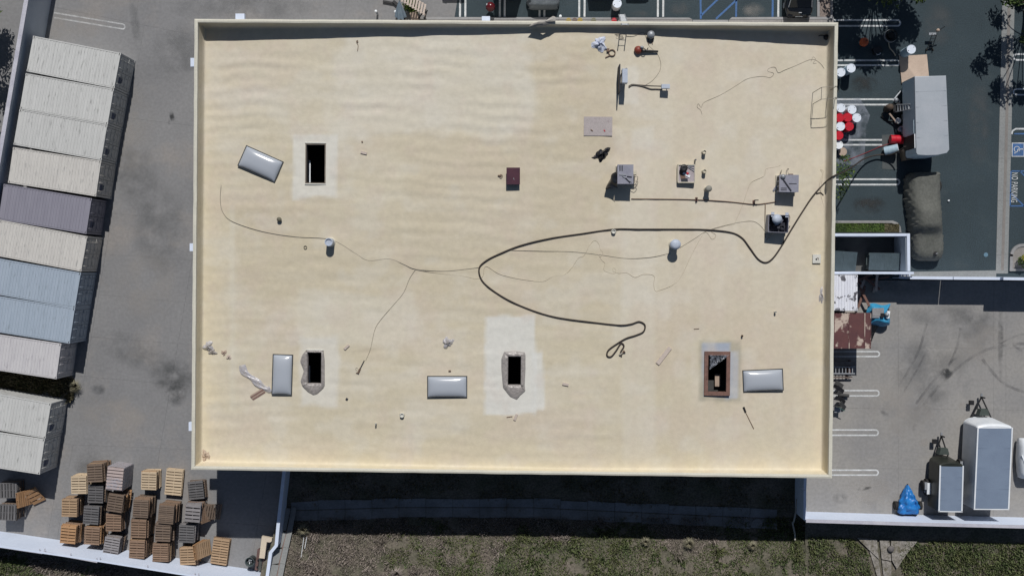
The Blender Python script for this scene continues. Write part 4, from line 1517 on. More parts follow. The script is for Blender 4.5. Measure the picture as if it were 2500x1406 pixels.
def skylight(px, py, wpx, hpx, rz, label):
    """domed skylight lying on the roof beside its opening"""
    o = roof_thing('skylight_dome', label, 'skylight', px, py, rz, 'skylight domes taken off the openings', 0.02)
    W, L = wpx / SR, hpx / SR
    for c, d in (((0, L / 2 - .03, .05), (W, .06, .10)), ((0, -L / 2 + .03, .05), (W, .06, .10)), ((-W / 2 + .03, 0, .05), (.06, L - .12, .10)), ((W / 2 - .03, 0, .05), (.06, L - .12, .10))):
        MB().box(c, d).build('frame_bar', m_frame, o)
    mb = MB()

    def fn(u, v):
        x, y = (u - .5) * 2, (v - .5) * 2
        k = max(0.0, (1 - abs(x) ** 2.6)) ** .55 * max(0.0, (1 - abs(y) ** 3.2)) ** .55
        return (x * (W / 2 - .05), y * (L / 2 - .05), 0.09 + 0.27 * k)
    mb.grid(26, 34, fn)
    mb.build('dome', m_dome, o, smooth=True)
    return o


skylight(637, 400.5, 55, 100, rad(90 - 24), 'domed skylight lying askew beside the upper left roof opening')
skylight(690, 914, 50, 100, rad(-2), 'domed skylight lying upright beside the lower left plastic-draped opening')
skylight(1092, 943.5, 53, 98, rad(90), 'domed skylight lying level left of the middle opening')
skylight(1862, 928, 54, 99, rad(90 + 2.5), 'brightest domed skylight beside the brown-framed opening')

# ---- plastic draped round two openings
def drape(hole, pts_out, label, seed):
    """plastic film gathered round an opening; pts_out = outer outline in pixels, clockwise"""
    a0, b0, a1, b1 = hole
    n = 56
    outl = [RP(*p, 0.03) for p in pts_out]
    L = len(outl)
    pl = []
    for i in range(n):
        t_ = i / n * L
        k = int(t_)
        pl.append(outl[k].lerp(outl[(k + 1) % L], t_ - k))
    cen = sum(pl, Vector()) / n
    inn = []
    zz = roof_h((a0 + a1) / 2)
    ca_, cb_ = (a0 + a1) / 2, (b0 + b1) / 2
    for p in pl:
        a, b = to_ab(p.x, p.y)
        a = min(max(a, a0 + .09), a1 - .12)
        b = min(max(b, b0 + .10), b1 - .10)
        q = BQ(a, b)
        inn.append(Vector((q.x, q.y, zz)))
    rings = []
    r_ = random.Random(seed)
    wob = [r_.uniform(-1, 1) for _ in range(n)]
    for j, (t_, up) in enumerate(((0, 0.0), (0.1, .05), (0.35, .09), (0.6, .12), (0.8, .12), (1.0, .10), (1.03, -.25))):
        ring = []
        for i in range(n):
            p = pl[i].lerp(inn[i], t_)
            p.z = zz + 0.02 + up + wob[i] * 0.045 * math.sin(min(1, t_) * PI) + 0.03 * math.sin(i * 1.7 + j * 2.1) * math.sin(min(t_, 1) * PI)
            ring.append(p)
        rings.append(ring)
    o = MB().loft(rings, caps=False).build('plastic_drape', m_film2, None, smooth=True)
    return tag(o, label, 'plastic sheet', 'plastic sheets round the roof openings')


drape(HOLES[1], [(746, 856), (762, 854), (790, 855), (793, 880), (793, 945), (775, 962), (765, 965), (750, 955), (738, 942), (734, 930), (742, 905), (733, 882), (738, 866)], 'crumpled milky plastic draped round the lower left roof opening', 3)
drape(HOLES[2], [(1231, 858), (1260, 857), (1283, 860), (1283, 905), (1281, 940), (1283, 955), (1270, 966), (1262, 976), (1245, 968), (1228, 945), (1224, 900), (1224, 875)], 'crumpled milky plastic draped round the middle roof opening', 8)
# clear flap over a corner of the brown framed opening and the things seen inside it
h = HOLES[3]
zz = roof_h(h[0])
tri = [BQ(h[0] + .05, h[1] + .02), BQ(h[2] - .12, h[1] + .02), BQ(h[0] + .05, h[1] + 0.95)]
mb = MB()
mb.grid(8, 8, lambda u, v: tuple((tri[0] + (tri[1] - tri[0]) * u * (1 - v) + (tri[2] - tri[0]) * v) + Vector((0, 0, 0.17 + 0.05 * math.sin(5 * u + 4 * v)))))
tag(mb.build('plastic_flap', m_film, None, smooth=True), 'clear plastic flap over a corner of the brown-framed opening', 'plastic sheet')
sh = thing('storage_shelf', 'orange shelving with boxes glimpsed inside the brown-framed opening', 'shelving', (P(1745, 945, 4.4).x, P(1745, 945, 4.4).y, 0.012))
for z_ in (1.2, 2.6, 4.3):
    MB().box((0, 0, z_), (1.5, 0.9, 0.05)).build('shelf', m_dgrey, sh)
    MB().box((0, -.47, z_), (1.5, 0.05, 0.1)).build('beam', m_orange, sh)
for sx in (-.72, .72):
    for sy in (-.42, .42):
        MB().box((sx, sy, 2.2), (0.06, 0.06, 4.4)).build('post', m_orange, sh)
tag(MB().box((0, 0, .15), (.36, .8, .3)).build('carton', m_card), 'pale carton on the orange shelving inside the opening', 'box').location = (P(1752, 928, 4.6).x, P(1752, 928, 4.6).y, 4.337)

# ---- roof-top units
def unit(px, py, wpx, hpx, h, rz, label, slots, open_top=False):
    p = RP(px, py)
    top = P(px, py, p.z + h)
    o = thing('rooftop_unit', label, 'air conditioner', (top.x, top.y, p.z - 0.03), rz, 'rooftop air units')
    W, L = wpx / sc(p.z + h), hpx / sc(p.z + h)
    MB().box((0, 0, 0.08), (W + .12, L + .12, 0.2)).build('curb', m_foam, o)
    if not open_top:
        MB().box((0, 0, 0.18 + (h - .2) / 2), (W, L, h - .2)).build('casing', m_ac, o)
        MB().box((0, 0, h), (W + .05, L + .05, 0.04)).build('lid', m_ac, o)
        for (x, y, a, b) in slots:
            MB().box((x * W, y * L, h + .024), (a * W, b * L, 0.012)).build('vent_slot', m_ac_d, o)
        for sx in (-1, 1):
            for k in range(3):
                MB().box((sx * (W / 2 + .004), (k - 1) * L * .3, h * .55), (0.01, L * .22, h * .4)).build('louvre', m_ac_d, o)
    else:
        t_ = .03
        for c, d in (((0, L / 2, h / 2 + .1), (W, t_, h - .2)), ((0, -L / 2, h / 2 + .1), (W, t_, h - .2)), ((-W / 2, 0, h / 2 + .1), (t_, L - t_, h - .2)), ((W / 2, 0, h / 2 + .1), (t_, L - t_, h - .2))):
            MB().box(c, d).build('casing_panel', m_ac, o)
        MB().box((0, 0, .25), (W - .06, L - .06, .05)).build('tray', m_ac_d, o)
    return o, W, L, h, p.z


o, W, L, h_, zr = unit(1527, 425.5, 37, 45, 1.15, 0, 'grey rooftop unit with black plastic hanging off its left side', [(-.36, .32, .07, .30), (-.22, .32, .07, .30)])
u1 = o
for a, b in (((-.40, -.02), (.05, -.05)), ((-.2, -.1), (.4, -.42)), ((.1, -.12), (.42, -.15)), ((.0, -.2), (.3, -.45))):
    MB().bar((a[0] * W, a[1] * L, h_ + .05), (b[0] * W, b[1] * L, h_ + .05), .05, .04).build('loose_bracket', m_steel if a[0] < 0 else m_ac_d, o)
MB().box((W / 2 + .14, L * .1, .62), (.24, .24, .7)).build('duct_box', m_foam, o)
mb = MB()
for k in range(2):
    mb.tube([(W / 2, -.25 - .2 * k, .6), (W / 2 + .25, -.1 - .3 * k, .75), (W / 2 + .38, -.15 - .3 * k, .5), (W / 2 + .33, -.45 - .25 * k, .1), (W / 2 + .2, -.6 - .2 * k, .02)], .016)
mb.build('whip_conduit', m_cord, o)
# black plastic on it
mb = MB()


def blk(u, v):
    x = -W / 2 - .02 - .62 * math.sin(v * PI * .9) * (0.35 + .65 * u) - .1 * v
    y = .10 - u * .95
    z = (1.05 - 1.0 * v) + .05 * math.sin(11 * u + 5 * v)
    return (x + .05 * math.sin(9 * v + 7 * u), y + .06 * math.sin(8 * v), max(.03, z))


mb.grid(16, 16, blk)
bp = mb.build('black_plastic_sheet', M('shiny_black_film', (0.012, 0.013, 0.017), scale=3, rough=0.22, fine=0, bump=.5, bscale=6), None, smooth=True)
bp.location = o.location
tag(bp, 'shiny black plastic sheet hanging beside a rooftop unit', 'plastic sheet')

o, W, L, h_, zr = unit(1926.5, 448, 45, 40, 0.95, rad(-1), 'grey rooftop unit with a strap across its lid above the opened one', [(-.28, -.30, .32, .05), (-.28, -.41, .32, .05), (.2, -.02, .42, .05)])
MB().bar((-.35 * W, .28 * L, h_ + .05), (.12 * W, -.45 * L, h_ + .05), .07, .05).build('strap', m_ac_d, o)
MB().lathe([(.14, 0), (.16, .05), (.08, .12), (.02, .13)], 12, (-.34 * W, .40 * L, h_ + .03)).build('fan_motor', m_steel, o, smooth=True)
MB().box((.22 * W, .56 * L, .3), (.22, .14, .5)).build('junction_box', m_brown, o)
mb = MB()
mb.tube([(-.3 * W, .62 * L, .05), (-.26 * W, .8 * L, .18), (-.2 * W, .9 * L, .02)], .035)
mb.tube([(.1 * W, .62 * L, .35), (.06 * W, .95 * L, .2), (.18 * W, .98 * L, .04)], .02)
mb.build('whip_conduit', m_cord, o)
MB().bar((-.5 * W, -.1, .2), (-.66 * W, -.42, .12), .1, .06).build('side_flap', m_ac, o)

o, W, L, h_, zr = unit(1901, 546, 48, 42, 0.85, rad(-2), 'opened rooftop unit with bare fan and motor showing', [], True)
MB().lathe([(.02, 0), (.30, .02), (.32, .05), (.05, .08)], 22, (-.08 * W, .25 * L, h_ - .05)).build('fan_cowl', m_elec, o, smooth=True)
MB().lathe([(.1, 0), (.12, .3), (.03, .34)], 12, (-.15 * W, -.05 * L, .28)).build('compressor', m_black, o, smooth=True)
for k in range(5):
    a = k * 1.1
    MB().bar((.1 * W, 0, .55), (.1 * W + .32 * math.cos(a), .32 * math.sin(a), .72), .16, .02).build('fan_blade', m_ac if k % 2 else m_ac_d, o)
MB().lathe([(.02, 0), (.16, .02), (.16, .2), (.03, .22)], 14, (.3 * W, -.25 * L, .3)).build('blower', m_ac_d, o, smooth=True)
for sx in (-.3, .42):
    MB().box((sx * W, .52 * L, h_ - .06), (.2, .3, .03)).build('panel_flap', m_elec, o)
mb = MB()
mb.tube([(W / 2, .1, .4), (W / 2 + .2, .3, .3), (W / 2 + .3, .5, .05), (W / 2 + .15, .75, .02)], .018)
mb.tube([(W / 2, -.2, .45), (W / 2 + .22, -.1, .4), (W / 2 + .18, -.35, .04)], .025)
mb.tube([(-.2, -L / 2, .4), (-.45, -L / 2 - .4, .1), (-.85, -L / 2 - .75, .02)], .018)
mb.build('whip_conduit', m_cord, o)

# unit base stripped down to its tray
p = RP(1676, 424)
bx = thing('equipment_curb', 'open equipment curb holding cardboard and scraps', 'curb', (P(1676, 424, p.z + .35).x, P(1676, 424, p.z + .35).y, p.z - .03))
W, L = 41 / sc(6.6), 43 / sc(6.6)
for c, d in (((0, L / 2, .19), (W, .06, .38)), ((0, -L / 2, .19), (W, .06, .38)), ((-W / 2, 0, .19), (.06, L - .06, .38)), ((W / 2, 0, .19), (.06, L - .06, .38))):
    MB().box(c, d).build('curb_side', m_foam, bx)
MB().box((0, 0, .30), (W - .06, L - .06, .04)).build('tray', M('pinkish_tray', (.40, .36, .38), (.34, .30, .32), 3), bx)
MB().lathe([(.2, 0), (.24, .3), (.15, .34), (.1, .33)], 16, (-.2, .32, .32)).build('motor_can', m_black, bx, smooth=True)
MB().box((-.25, -.05, .34), (.3, .55, .04), .2).build('dark_panel', m_brown, bx)
MB().box((-.12, -.45, .335), (.42, .28, .03), .1).build('dark_panel', m_ac_d, bx)
MB().box((.0, -.08, .345), (.5, .14, .04), -.5).build('white_strip', m_whitedrum, bx)
MB().lathe([(.1, 0), (.08, .07), (.02, .09)], 10, (.07, 0, .32)).build('red_cap', m_red, bx, smooth=True)
for k in range(3):
    MB().bar((.1, .5 - .05 * k, .36), (.5, .48 - .17 * k, .36), .03, .03).build('bracket', m_steel, bx)

# maroon roof hatch
p = RP(1253, 431)
hz = p.z + .42
ht = thing('roof_hatch', 'dark maroon roof hatch near the centre of the roof', 'roof hatch', (P(1253, 430, hz).x, P(1253, 430, hz).y, p.z - .03))
W, L = 33 / sc(hz), 41 / sc(hz)
MB().box((0, 0, .2), (W - .06, L - .06, .4)).build('base', M('hatch_base', (.05, .045, .05), scale=3), ht)
MB().box((0, 0, .425), (W, L, .06)).build('lid', m_maroon, ht)
MB().box((.03, -.16, .47), (.04, .05, .03)).build('handle', m_alu, ht)
MB().box((.06, -.23, .465), (.03, .03, .02)).build('latch', m_steel, ht)

# round vents
def pipe_vent(px, py, r, h, mat, label, cap=None, group='roof vents', name='vent_pipe', foam=True):
    p = RP(px, py)
    t_ = P(px, py, p.z + h)
    o = thing(name, label, 'vent', (t_.x, t_.y, p.z - .03), 0, group)
    if foam:
        MB().lathe([(r * 1.5, .0), (r * 1.35, .04), (r * 1.1, .09), (r * 1.02, .14)], 16).build('foam_collar', m_foam, o, smooth=True)
    MB().lathe([(r, .02), (r, h), (r * .78, h), (r * .75, h - .08)], 18).build('pipe', mat, o, smooth=False)
    if cap == 'cap':
        MB().lathe([(r * 1.25, h + .05), (r * 1.28, h + .11), (r * .5, h + .16), (.01, h + .17)], 18).build('cap', mat, o, smooth=True)
        for k in range(3):
            a = k * 2.1
            MB().box((r * .9 * math.cos(a), r * .9 * math.sin(a), h + .02), (.02, .02, .08)).build('cap_leg', mat, o)
    return o


pipe_vent(802, 591, .26, .82, m_elec, 'pale blue metal vent stack with open top on the left half of the roof')
pipe_vent(1649, 597, .26, .85, m_elec, 'pale blue capped vent stack below the big hose curve', 'cap')
pipe_vent(1720.5, 371, .12, .42, m_foam, 'foam-covered vent pipe, upper of the cream pair')
pipe_vent(1721, 418, .12, .42, m_foam, 'foam-covered vent pipe, lower of the cream pair')
pipe_vent(1730, 461, .16, .62, M('grey_vent', (.24, .235, .21), scale=3), 'stout grey vent pipe below the cream pair', 'cap')
pipe_vent(1699, 390, .05, .36, m_steel, 'thin steel vent pipe beside the open equipment curb')
pipe_vent(981, 1014, .14, .25, m_foam_w, 'short white foam stub near the bottom of the roof')
pipe_vent(1498.5, 565, .14, .25, m_foam_w, 'short white foam stub touching the thick hose')
pipe_vent(1894.5, 762, .06, .30, m_foam_w, 'slim white foam pipe in the right part of the roof')
pipe_vent(916.5, 1035, .05, .35, m_foam_w, 'slim foam pipe left of the short stub at the bottom')
pipe_vent(745, 604, .11, .10, M('olive_cap', (.13, .125, .10), scale=3), 'low olive drain cap left of the pale blue vent stack', foam=False)
pipe_vent(682, 536, .12, .12, M('olive_cap2', (.15, .14, .105), scale=3), 'ringed olive drain fitting below the askew skylight', 'cap', foam=False)
pipe_vent(1813, 820, .06, .22, m_brown, 'thin brown pipe stub above the brown-framed opening', foam=False)

# pipe supports
for px, py, lab in ((1700, 487, 'dark strut post carrying the gas pipe'), (1840, 494, 'bent dark strut at the kink of the gas pipe')):
    p = RP(px, py)
    o = thing('pipe_support', lab, 'pipe support', p - Vector((0, 0, .02)), 0, 'gas pipe supports')
    MB().box((0, 0, .06), (.14, .26, .12)).build('block', m_wood_dark, o)
    MB().box((0, .05, .22), (.06, .06, .28)).build('strut', m_black, o)
    if px > 1800:
        MB().box((.1, .11, .34), (.26, .06, .06)).build('arm', m_black, o)


def cord(name, pts, r, mat, label, cat, dz=None, n=6, sub=5):
    path = catmull([Vector((x, y, 0)) for x, y in pts], sub)
    W_ = [RP(q.x, q.y, (dz if dz is not None else r * .8)) for q in path]
    o = MB().tube(W_, r, n, 1).build(name, mat, None, smooth=True)
    return tag(o, label, cat)


cord('gas_pipe', [(1541, 486), (1620, 486.5), (1700, 488), (1770, 492), (1838, 499), (1868, 497), (1894, 493)], .028, m_brown, 'thin dark gas pipe crossing from the unit with black plastic to the strapped unit', 'pipe', .05)
cord('gas_pipe', [(1868, 498), (1867.5, 530), (1867, 580)], .024, m_brown, 'short gas pipe branch dropping towards the opened unit', 'pipe', .05)
HOSE = [(2014, 446), (1985, 478), (1960, 515), (1935, 555), (1905, 605), (1885, 632), (1868, 641), (1850, 632), (1830, 605), (1810, 580), (1780, 567), (1720, 561), (1640, 560), (1560, 560), (1500, 560), (1420, 571), (1340, 583), (1270, 600), (1215, 622), (1185, 638), (1170, 655), (1174, 680), (1195, 703), (1240, 732), (1300, 758), (1360, 775), (1440, 786), (1510, 793.5), (1540, 791), (1560, 785), (1574, 793), (1571, 809), (1553, 818), (1528, 826), (1503, 841), (1485, 855), (1482, 868), (1492, 870), (1504, 856), (1516, 838), (1523, 845), (1515, 860), (1517, 870)]
path = [RP(x, y, .045) for x, y in HOSE]
pre = [P(2210, 358, 1.6), P(2190, 372, .9), P(2170, 378, .5), P(2140, 379, .35), P(2110, 388, .8), P(2085, 405, 3.0), P(2060, 420, 5.6), P(2040, 428, ZP + .06), P(2028, 435, ZP - .25)]
o = MB().tube(catmull(pre + path, 6), .05, 8, 1).build('spray_hose', m_hose, None, smooth=True)
tag(o, 'thick dark spray hose looping across the roof and over the right parapet', 'hose')
cord('hose_branch', [(1993, 473), (2003, 471), (2010, 477)], .035, m_hose, 'short hose branch by the right parapet', 'hose')
cord('cord', [(540, 452), (538, 490), (545, 520), (570, 542), (640, 565), (720, 578), (790, 582), (825, 592), (870, 620), (900, 636), (950, 632), (985, 645), (1015, 657), (1080, 662), (1130, 658), (1168, 653)], .02, m_cord, 'grey cord running from the left side of the roof to the hose bend', 'cord')
cord('cord', [(1015, 657), (1000, 680), (985, 715), (960, 745), (930, 780), (915, 805), (905, 850), (893, 880)], .014, m_cord, 'thin cord leading down to the spray gun', 'cord')
cord('cord', [(1015, 658), (1060, 666), (1130, 674), (1160, 680), (1178, 676), (1182, 655), (1190, 651), (1215, 667), (1240, 675), (1280, 683), (1325, 687), (1350, 675), (1375, 672), (1395, 655), (1412, 630), (1425, 625), (1440, 598), (1452, 587), (1463, 597), (1465, 608), (1472, 618), (1466, 627), (1461, 622), (1470, 636), (1477, 643), (1475, 660), (1500, 668), (1503, 658), (1497, 654), (1497, 662), (1510, 667), (1530, 666), (1550, 677), (1570, 670), (1596, 673), (1596, 695), (1600, 710), (1612, 708), (1640, 697), (1660, 680), (1680, 640), (1700, 600), (1722, 567), (1738, 584), (1748, 574), (1735, 563), (1765, 553), (1792, 548)], .013, m_cordtan, 'thin pale rope wandering through the hose loop', 'rope')
cord('cord', [(1240, 611), (1320, 613), (1400, 615), (1470, 623), (1530, 631), (1590, 628), (1636, 618)], .017, m_cord, 'grey cord from the hose to the capped vent stack', 'cord')
cord('cord', [(1660, 605), (1700, 580), (1730, 562), (1790, 546), (1835, 540), (1855, 550), (1866, 563)], .017, m_cord, 'grey cord from the capped vent stack to the opened unit', 'cord')
cord('cord', [(1792, 548), (1805, 520), (1815, 495), (1825, 465), (1835, 445), (1865, 430), (1870, 413), (1895, 408), (1905, 404)], .013, m_cordtan, 'thin pale rope rising to the strapped unit', 'rope')
cord('cord', [(1714, 280), (1710, 269), (1702, 262), (1705, 254), (1712, 263), (1720, 250), (1760, 232), (1800, 208), (1825, 193), (1860, 187), (1880, 190), (1889, 180), (1875, 175), (1877, 168), (1892, 165), (1900, 178), (1915, 172), (1945, 160), (1975, 147), (1990, 147), (2004, 157), (2012, 168)], .015, m_cord, 'thin cord snaking across the top right of the roof', 'cord')
cord('cord', [(1980, 150), (1985, 140), (1991, 146), (1985, 155), (1993, 155)], .013, m_cord, 'small tangle of cord near the top right corner', 'cord')
cord('power_cord', [(1528, 89), (1548, 89), (1570, 80), (1578, 95), (1585, 113), (1605, 133), (1613, 155), (1610, 175), (1592, 198), (1570, 210), (1548, 209)], .014, m_cord, 'grey extension cord from the ladder to the electrical panel', 'cord')
lp = [(1512 + 8 * math.cos(t_) + 3 * math.sin(2.3 * t_), 90 + 6 * math.sin(t_ * 1.13)) for t_ in [k * .5 for k in range(44)]]
cord('cord_coil', lp, .012, m_cord, 'loose coil of cord beside the ladder top', 'cord')
cord('cord', [(2005, 470), (2000, 460), (2003, 440), (2008, 425), (2003, 415), (2010, 420), (2006, 445), (2004, 475), (2010, 500), (2012, 525)], .012, m_cordtan, 'thin rope tangle along the right parapet', 'rope')

# ---- electrical panel and box
p = RP(1526, 200)
ep = thing('electrical_panel', 'tall narrow grey electrical panel on legs casting a long shadow', 'electrical panel', p - Vector((0, 0, .02)))
hp_ = 1.35
q = P(1526, 185, p.z + hp_)
dx, dy = q.x - p.x, q.y - p.y
W, L = 13 / sc(8), 34 / sc(8)
MB().box((dx, dy, hp_ - .30), (W, L, .6)).build('cabinet', m_elec, ep)
for sy in (-.35, .35):
    for sx in (-1, 1):
        MB().box((dx + sx * .12, dy + sy * L, (hp_ - .6) / 2), (.05, .05, hp_ - .6)).build('leg', m_steel, ep)
MB().box((dx - .30, dy - .1, .6), (.06, 1.7, 1.2)).build('back_board', m_ac_d, ep)
MB().box((dx + .1, dy + L / 2 + .03, hp_ - .2), (.1, .06, .14)).build('switch', m_black, ep)
p2 = RP(1624, 222)
eb = thing('junction_box', 'small grey electrical box on a post right of the tall panel', 'electrical box', (P(1625.5, 211, p2.z + .6).x, P(1625.5, 211, p2.z + .6).y, p2.z - .02))
MB().box((0, 0, .48), (20 / sc(7), 10 / sc(7), .26)).build('box', m_elec, eb)
for sx in (-.15, .15):
    MB().box((sx, 0, .175), (.05, .05, .35)).build('leg', m_steel, eb)
for off, rr, lab in ((0, .045, 'thicker dark conduit between the electrical panel and the small box'), (-8, .025, 'thinner dark conduit between the electrical panel and the small box')):
    pts = [(1535, 214 + off * .4), (1543, 209 + off * .3), (1555, 209 + off * .2), (1570, 212 + off * .4), (1588, 218 + off), (1600, 218.5 + off), (1617, 219 + off)]
    cord('conduit', pts, rr, M('dark_conduit', (.10, .09, .08), scale=3), lab, 'conduit')

# ---- tools and litter
def crumple(name, px, py, wpx, hpx, hgt, mat, label, cat, seed, rz=0.0, n=14, root=None, smooth=True, dz=0.0):
    """crumpled sheet or cloth lying on the roof"""
    p = RP(px, py, dz)
    W, L = wpx / SR, hpx / SR
    r_ = random.Random(seed)
    ph = [r_.uniform(0, 6.28) for _ in range(8)]

    def fn(u, v):
        a = u * 2 * PI
        rr = v
        k = 1 + .22 * math.sin(3 * a + ph[0]) + .16 * math.sin(5 * a + ph[1]) + .10 * math.sin(9 * a + ph[5])
        z = hgt * (1 - rr ** 2) * (.65 + .35 * math.sin(4 * a + 6 * rr + ph[2])) + hgt * .25 * math.sin(7 * a + 9 * rr + ph[3]) * rr * (1 - rr)
        return (W / 2 * rr * k * math.cos(a), L / 2 * rr * k * math.sin(a), max(.004, z + .01))
    o = MB().grid(30, 8, fn).build(name, mat, None, smooth=smooth)
    o.location = p
    o.rotation_euler.z = rz
    return tag(o, label, cat)


crumple('rag_pile', 1464, 109, 32, 36, .28, m_rag, 'heap of pale blue-white rags near the top parapet', 'cloth', 2, .5, smooth=False)
crumple('rag', 1452, 111, 16, 8, .1, m_rag, 'small rag strip left of the rag heap', 'cloth', 12, .4, smooth=False)
crumple('bin_bag', 1470, 377, 38, 24, .38, M('bag_black', (.012, .013, .02), scale=3, rough=.25, fine=0, bump=.4, bscale=9), 'black bin bag above the unit with black plastic', 'bag', 4, rad(38))
crumple('bag_neck', 1453, 384, 14, 8, .12, M('bag_grey', (.10, .09, .09), scale=3, rough=.4), 'grey twisted end beside the black bin bag', 'bag', 5, .1)
crumple('plastic_wad', 509, 845, 24, 24, .28, m_pinkfilm, 'white plastic wad near the left parapet', 'plastic sheet', 6, .3)
crumple('plastic_wad', 519, 859, 20, 14, .14, m_film2, 'yellowish plastic scrap below the white wad', 'plastic sheet', 7, -.3)
crumple('plastic_wad', 1093, 836, 26, 24, .26, m_pinkfilm, 'silvery plastic ball above the level skylight', 'plastic sheet', 9, .6)
crumple('plastic_wad', 2005, 722, 10, 40, .2, m_pinkfilm, 'white plastic caught against the right parapet', 'plastic sheet', 10, 0)
crumple('plastic_wad', 502, 1112, 22, 26, .12, M('tan_scrap', (.45, .36, .28), (.36, .28, .22), 5), 'tan torn scraps in the bottom left roof corner', 'scrap', 13, 0, smooth=False)
crumple('cardboard_scrap', 547, 861, 14, 12, .08, m_card, 'cardboard scrap right of the white plastic wad', 'cardboard', 14, .3, smooth=False)
crumple('cardboard_scrap', 559, 872, 11, 13, .12, m_wood_pale, 'pale torn cardboard near the lower left', 'cardboard', 15, .8, smooth=False)
# long twist of film with cardboard
mb = MB()
tw = [(592, 890), (596, 906), (606, 915), (618, 924), (630, 934), (642, 944), (655, 950), (662, 948)]
pts_ = catmull([RP(*t_, .06) for t_ in tw], 4)
mb2 = MB()
rings = []
for i, q in enumerate(pts_):
    d = (pts_[min(i + 1, len(pts_) - 1)] - pts_[max(0, i - 1)]).normalized()
    s_v = Vector((-d.y, d.x, 0))
    wd_ = .20 + .05 * math.sin(i * .5)
    rings.append([q + s_v * wd_ * math.cos(a) + Vector((0, 0, .07 * (1 + .6 * math.sin(4 * a + .6 * i)) * abs(math.sin(a)))) for a in [PI * k / 9 for k in range(10)]])
vs = [p_ for r_ in rings for p_ in r_]
mb2.add(vs, [(i * 10 + k, i * 10 + k + 1, (i + 1) * 10 + k + 1, (i + 1) * 10 + k) for i in range(len(rings) - 1) for k in range(9)])
tag(mb2.build('plastic_film', m_pinkfilm, None, smooth=True), 'long twist of clear film beside the upright skylight', 'plastic sheet')
o = roof_thing('cardboard_bundle', 'folded brown cardboard under the film twist by the upright skylight', 'cardboard', 630, 962, rad(32), None, .0)
for k in range(4):
    MB().box((0, -.12 + k * .09, .02 + .025 * k), (.95, .09, .02)).build('cardboard_strip', m_card if k % 2 else M('brown_card', (.25, .15, .13), scale=4), o)

def stick(name, a, b, wd, ht, mat, label, cat='timber'):
    p, q = RP(*a, ht / 2), RP(*b, ht / 2)
    return tag(MB().bar(p, q, wd, ht).build(name, mat), label, cat)


stick('wood_block', (881, 372), (896, 375.5), .15, .09, m_wood_pale, 'short pale wood block right of the upper left opening')
stick('wood_block', (841, 852), (852, 842), .14, .08, m_wood_pale, 'small pale block right of the lower left opening')
stick('wood_board', (1605, 888), (1636, 848), .26, .06, m_wood_pale, 'pale pinkish board lying at an angle near the brown-framed opening')
stick('wood_block', (1373, 936), (1388, 939), .15, .08, m_wood_pale, 'pale wood block right of the middle opening')
stick('wood_block', (1256, 1025), (1262, 1010), .15, .08, m_wood_pale, 'pale wood block below the middle opening')
stick('pry_bar', (1237, 1018), (1251, 1016), .04, .04, m_brown, 'small dark bracket beside the block below the middle opening', 'tool')
stick('steel_pin', (1694, 803), (1707, 802), .03, .03, m_brown, 'short dark rod lying above the brown-framed opening', 'rod')
stick('wood_chip', (1095, 905), (1101, 905), .08, .05, m_brown, 'tiny brown chip above the level skylight', 'scrap')
stick('wood_chip', (845, 972), (849, 975), .12, .08, m_ac_d, 'tiny dark lump right of the draped lower left opening', 'scrap')
stick('wood_chip', (884, 345), (885, 349), .09, .06, m_brown, 'tiny dark chip above the pale wood block', 'scrap')
bs = thing('broom', 'thin dark broom lying below the brightest skylight', 'broom', RP(1828, 1020), 0)
p, q, c = RP(1820, 1006, .03), RP(1840, 1046, .03), RP(1828, 1020)
MB().cyl(p - c, q - c, .022, n=8).build('handle', m_brown, bs)
e = RP(1815, 993, .05)
MB().bar(p - c, e - c, .11, .06).build('brush_head', m_black, bs)
# plywood sheet
o = MB().box((0, 0, .02), (69 / SR, 46 / SR, .035)).build('plywood_sheet', M('pinkish_board', (.40, .36, .36), (.36, .325, .325), 3, .9, spot=(.30, .25, .26), sscale=6, slo=.62, shi=.7), None)
o.location = RP(1460, 309, .02)
o.rotation_euler.z = rad(-.5)
tag(o, 'pale pinkish plywood sheet lying flat on the upper middle of the roof', 'plywood')
for a, b, m_, l in (((1442, 317), (1447, 321), m_brown, 'small brown off-cut on the plywood sheet'), ((1474, 318), (1477, 322), m_red, 'small red scrap on the plywood sheet')):
    p, q = RP(*a, .075), RP(*b, .075)
    tag(MB().bar(p, q, .06, .03).build('scrap', m_), l, 'scrap')
# leaf blower
o = roof_thing('leaf_blower', 'leaf blower with rust-red body and long dark nozzle', 'leaf blower', 1562, 124)
MB().lathe([(.02, 0), (.22, .03), (.26, .16), (.18, .30), (.02, .33)], 16, (-.12, .0, 0)).build('fan_housing', M('rust_red', (.22, .045, .03), scale=3, rough=.5), o, smooth=True)
MB().lathe([(.1, .05), (.13, .22), (.10, .36), (.02, .38)], 14, (.1, .12, 0)).build('engine', m_steel, o, smooth=True)
MB().cyl((.1, -.06, .16), (1.15, -.08, .09), .085, .06).build('nozzle', m_black, o)
MB().tube([(-.02, .1, .3), (.14, .05, .45), (.3, -.02, .4), (.34, -.05, .2)], .025).build('handle', m_black, o)
MB().cyl((.42, -.02, .18), (.5, .12, .25), .025, n=8).build('grip', m_black, o)
# ring clamp
o = roof_thing('band_clamp', 'dark metal band ring with a handle beside the rag heap', 'tool', 1494, 130)
ring = [(.20 * math.cos(a), .20 * math.sin(a), .05) for a in [2 * PI * k / 20 for k in range(21)]]
MB().tube(ring, .032, 6, 1).build('ring', m_brown, o)
MB().bar((-.12, -.16, .05), (-.42, -.3, .05), .05, .04).build('handle', m_brown, o)
MB().box((-.26, .16, .08), (.16, .2, .14)).build('buckle', m_brown, o)
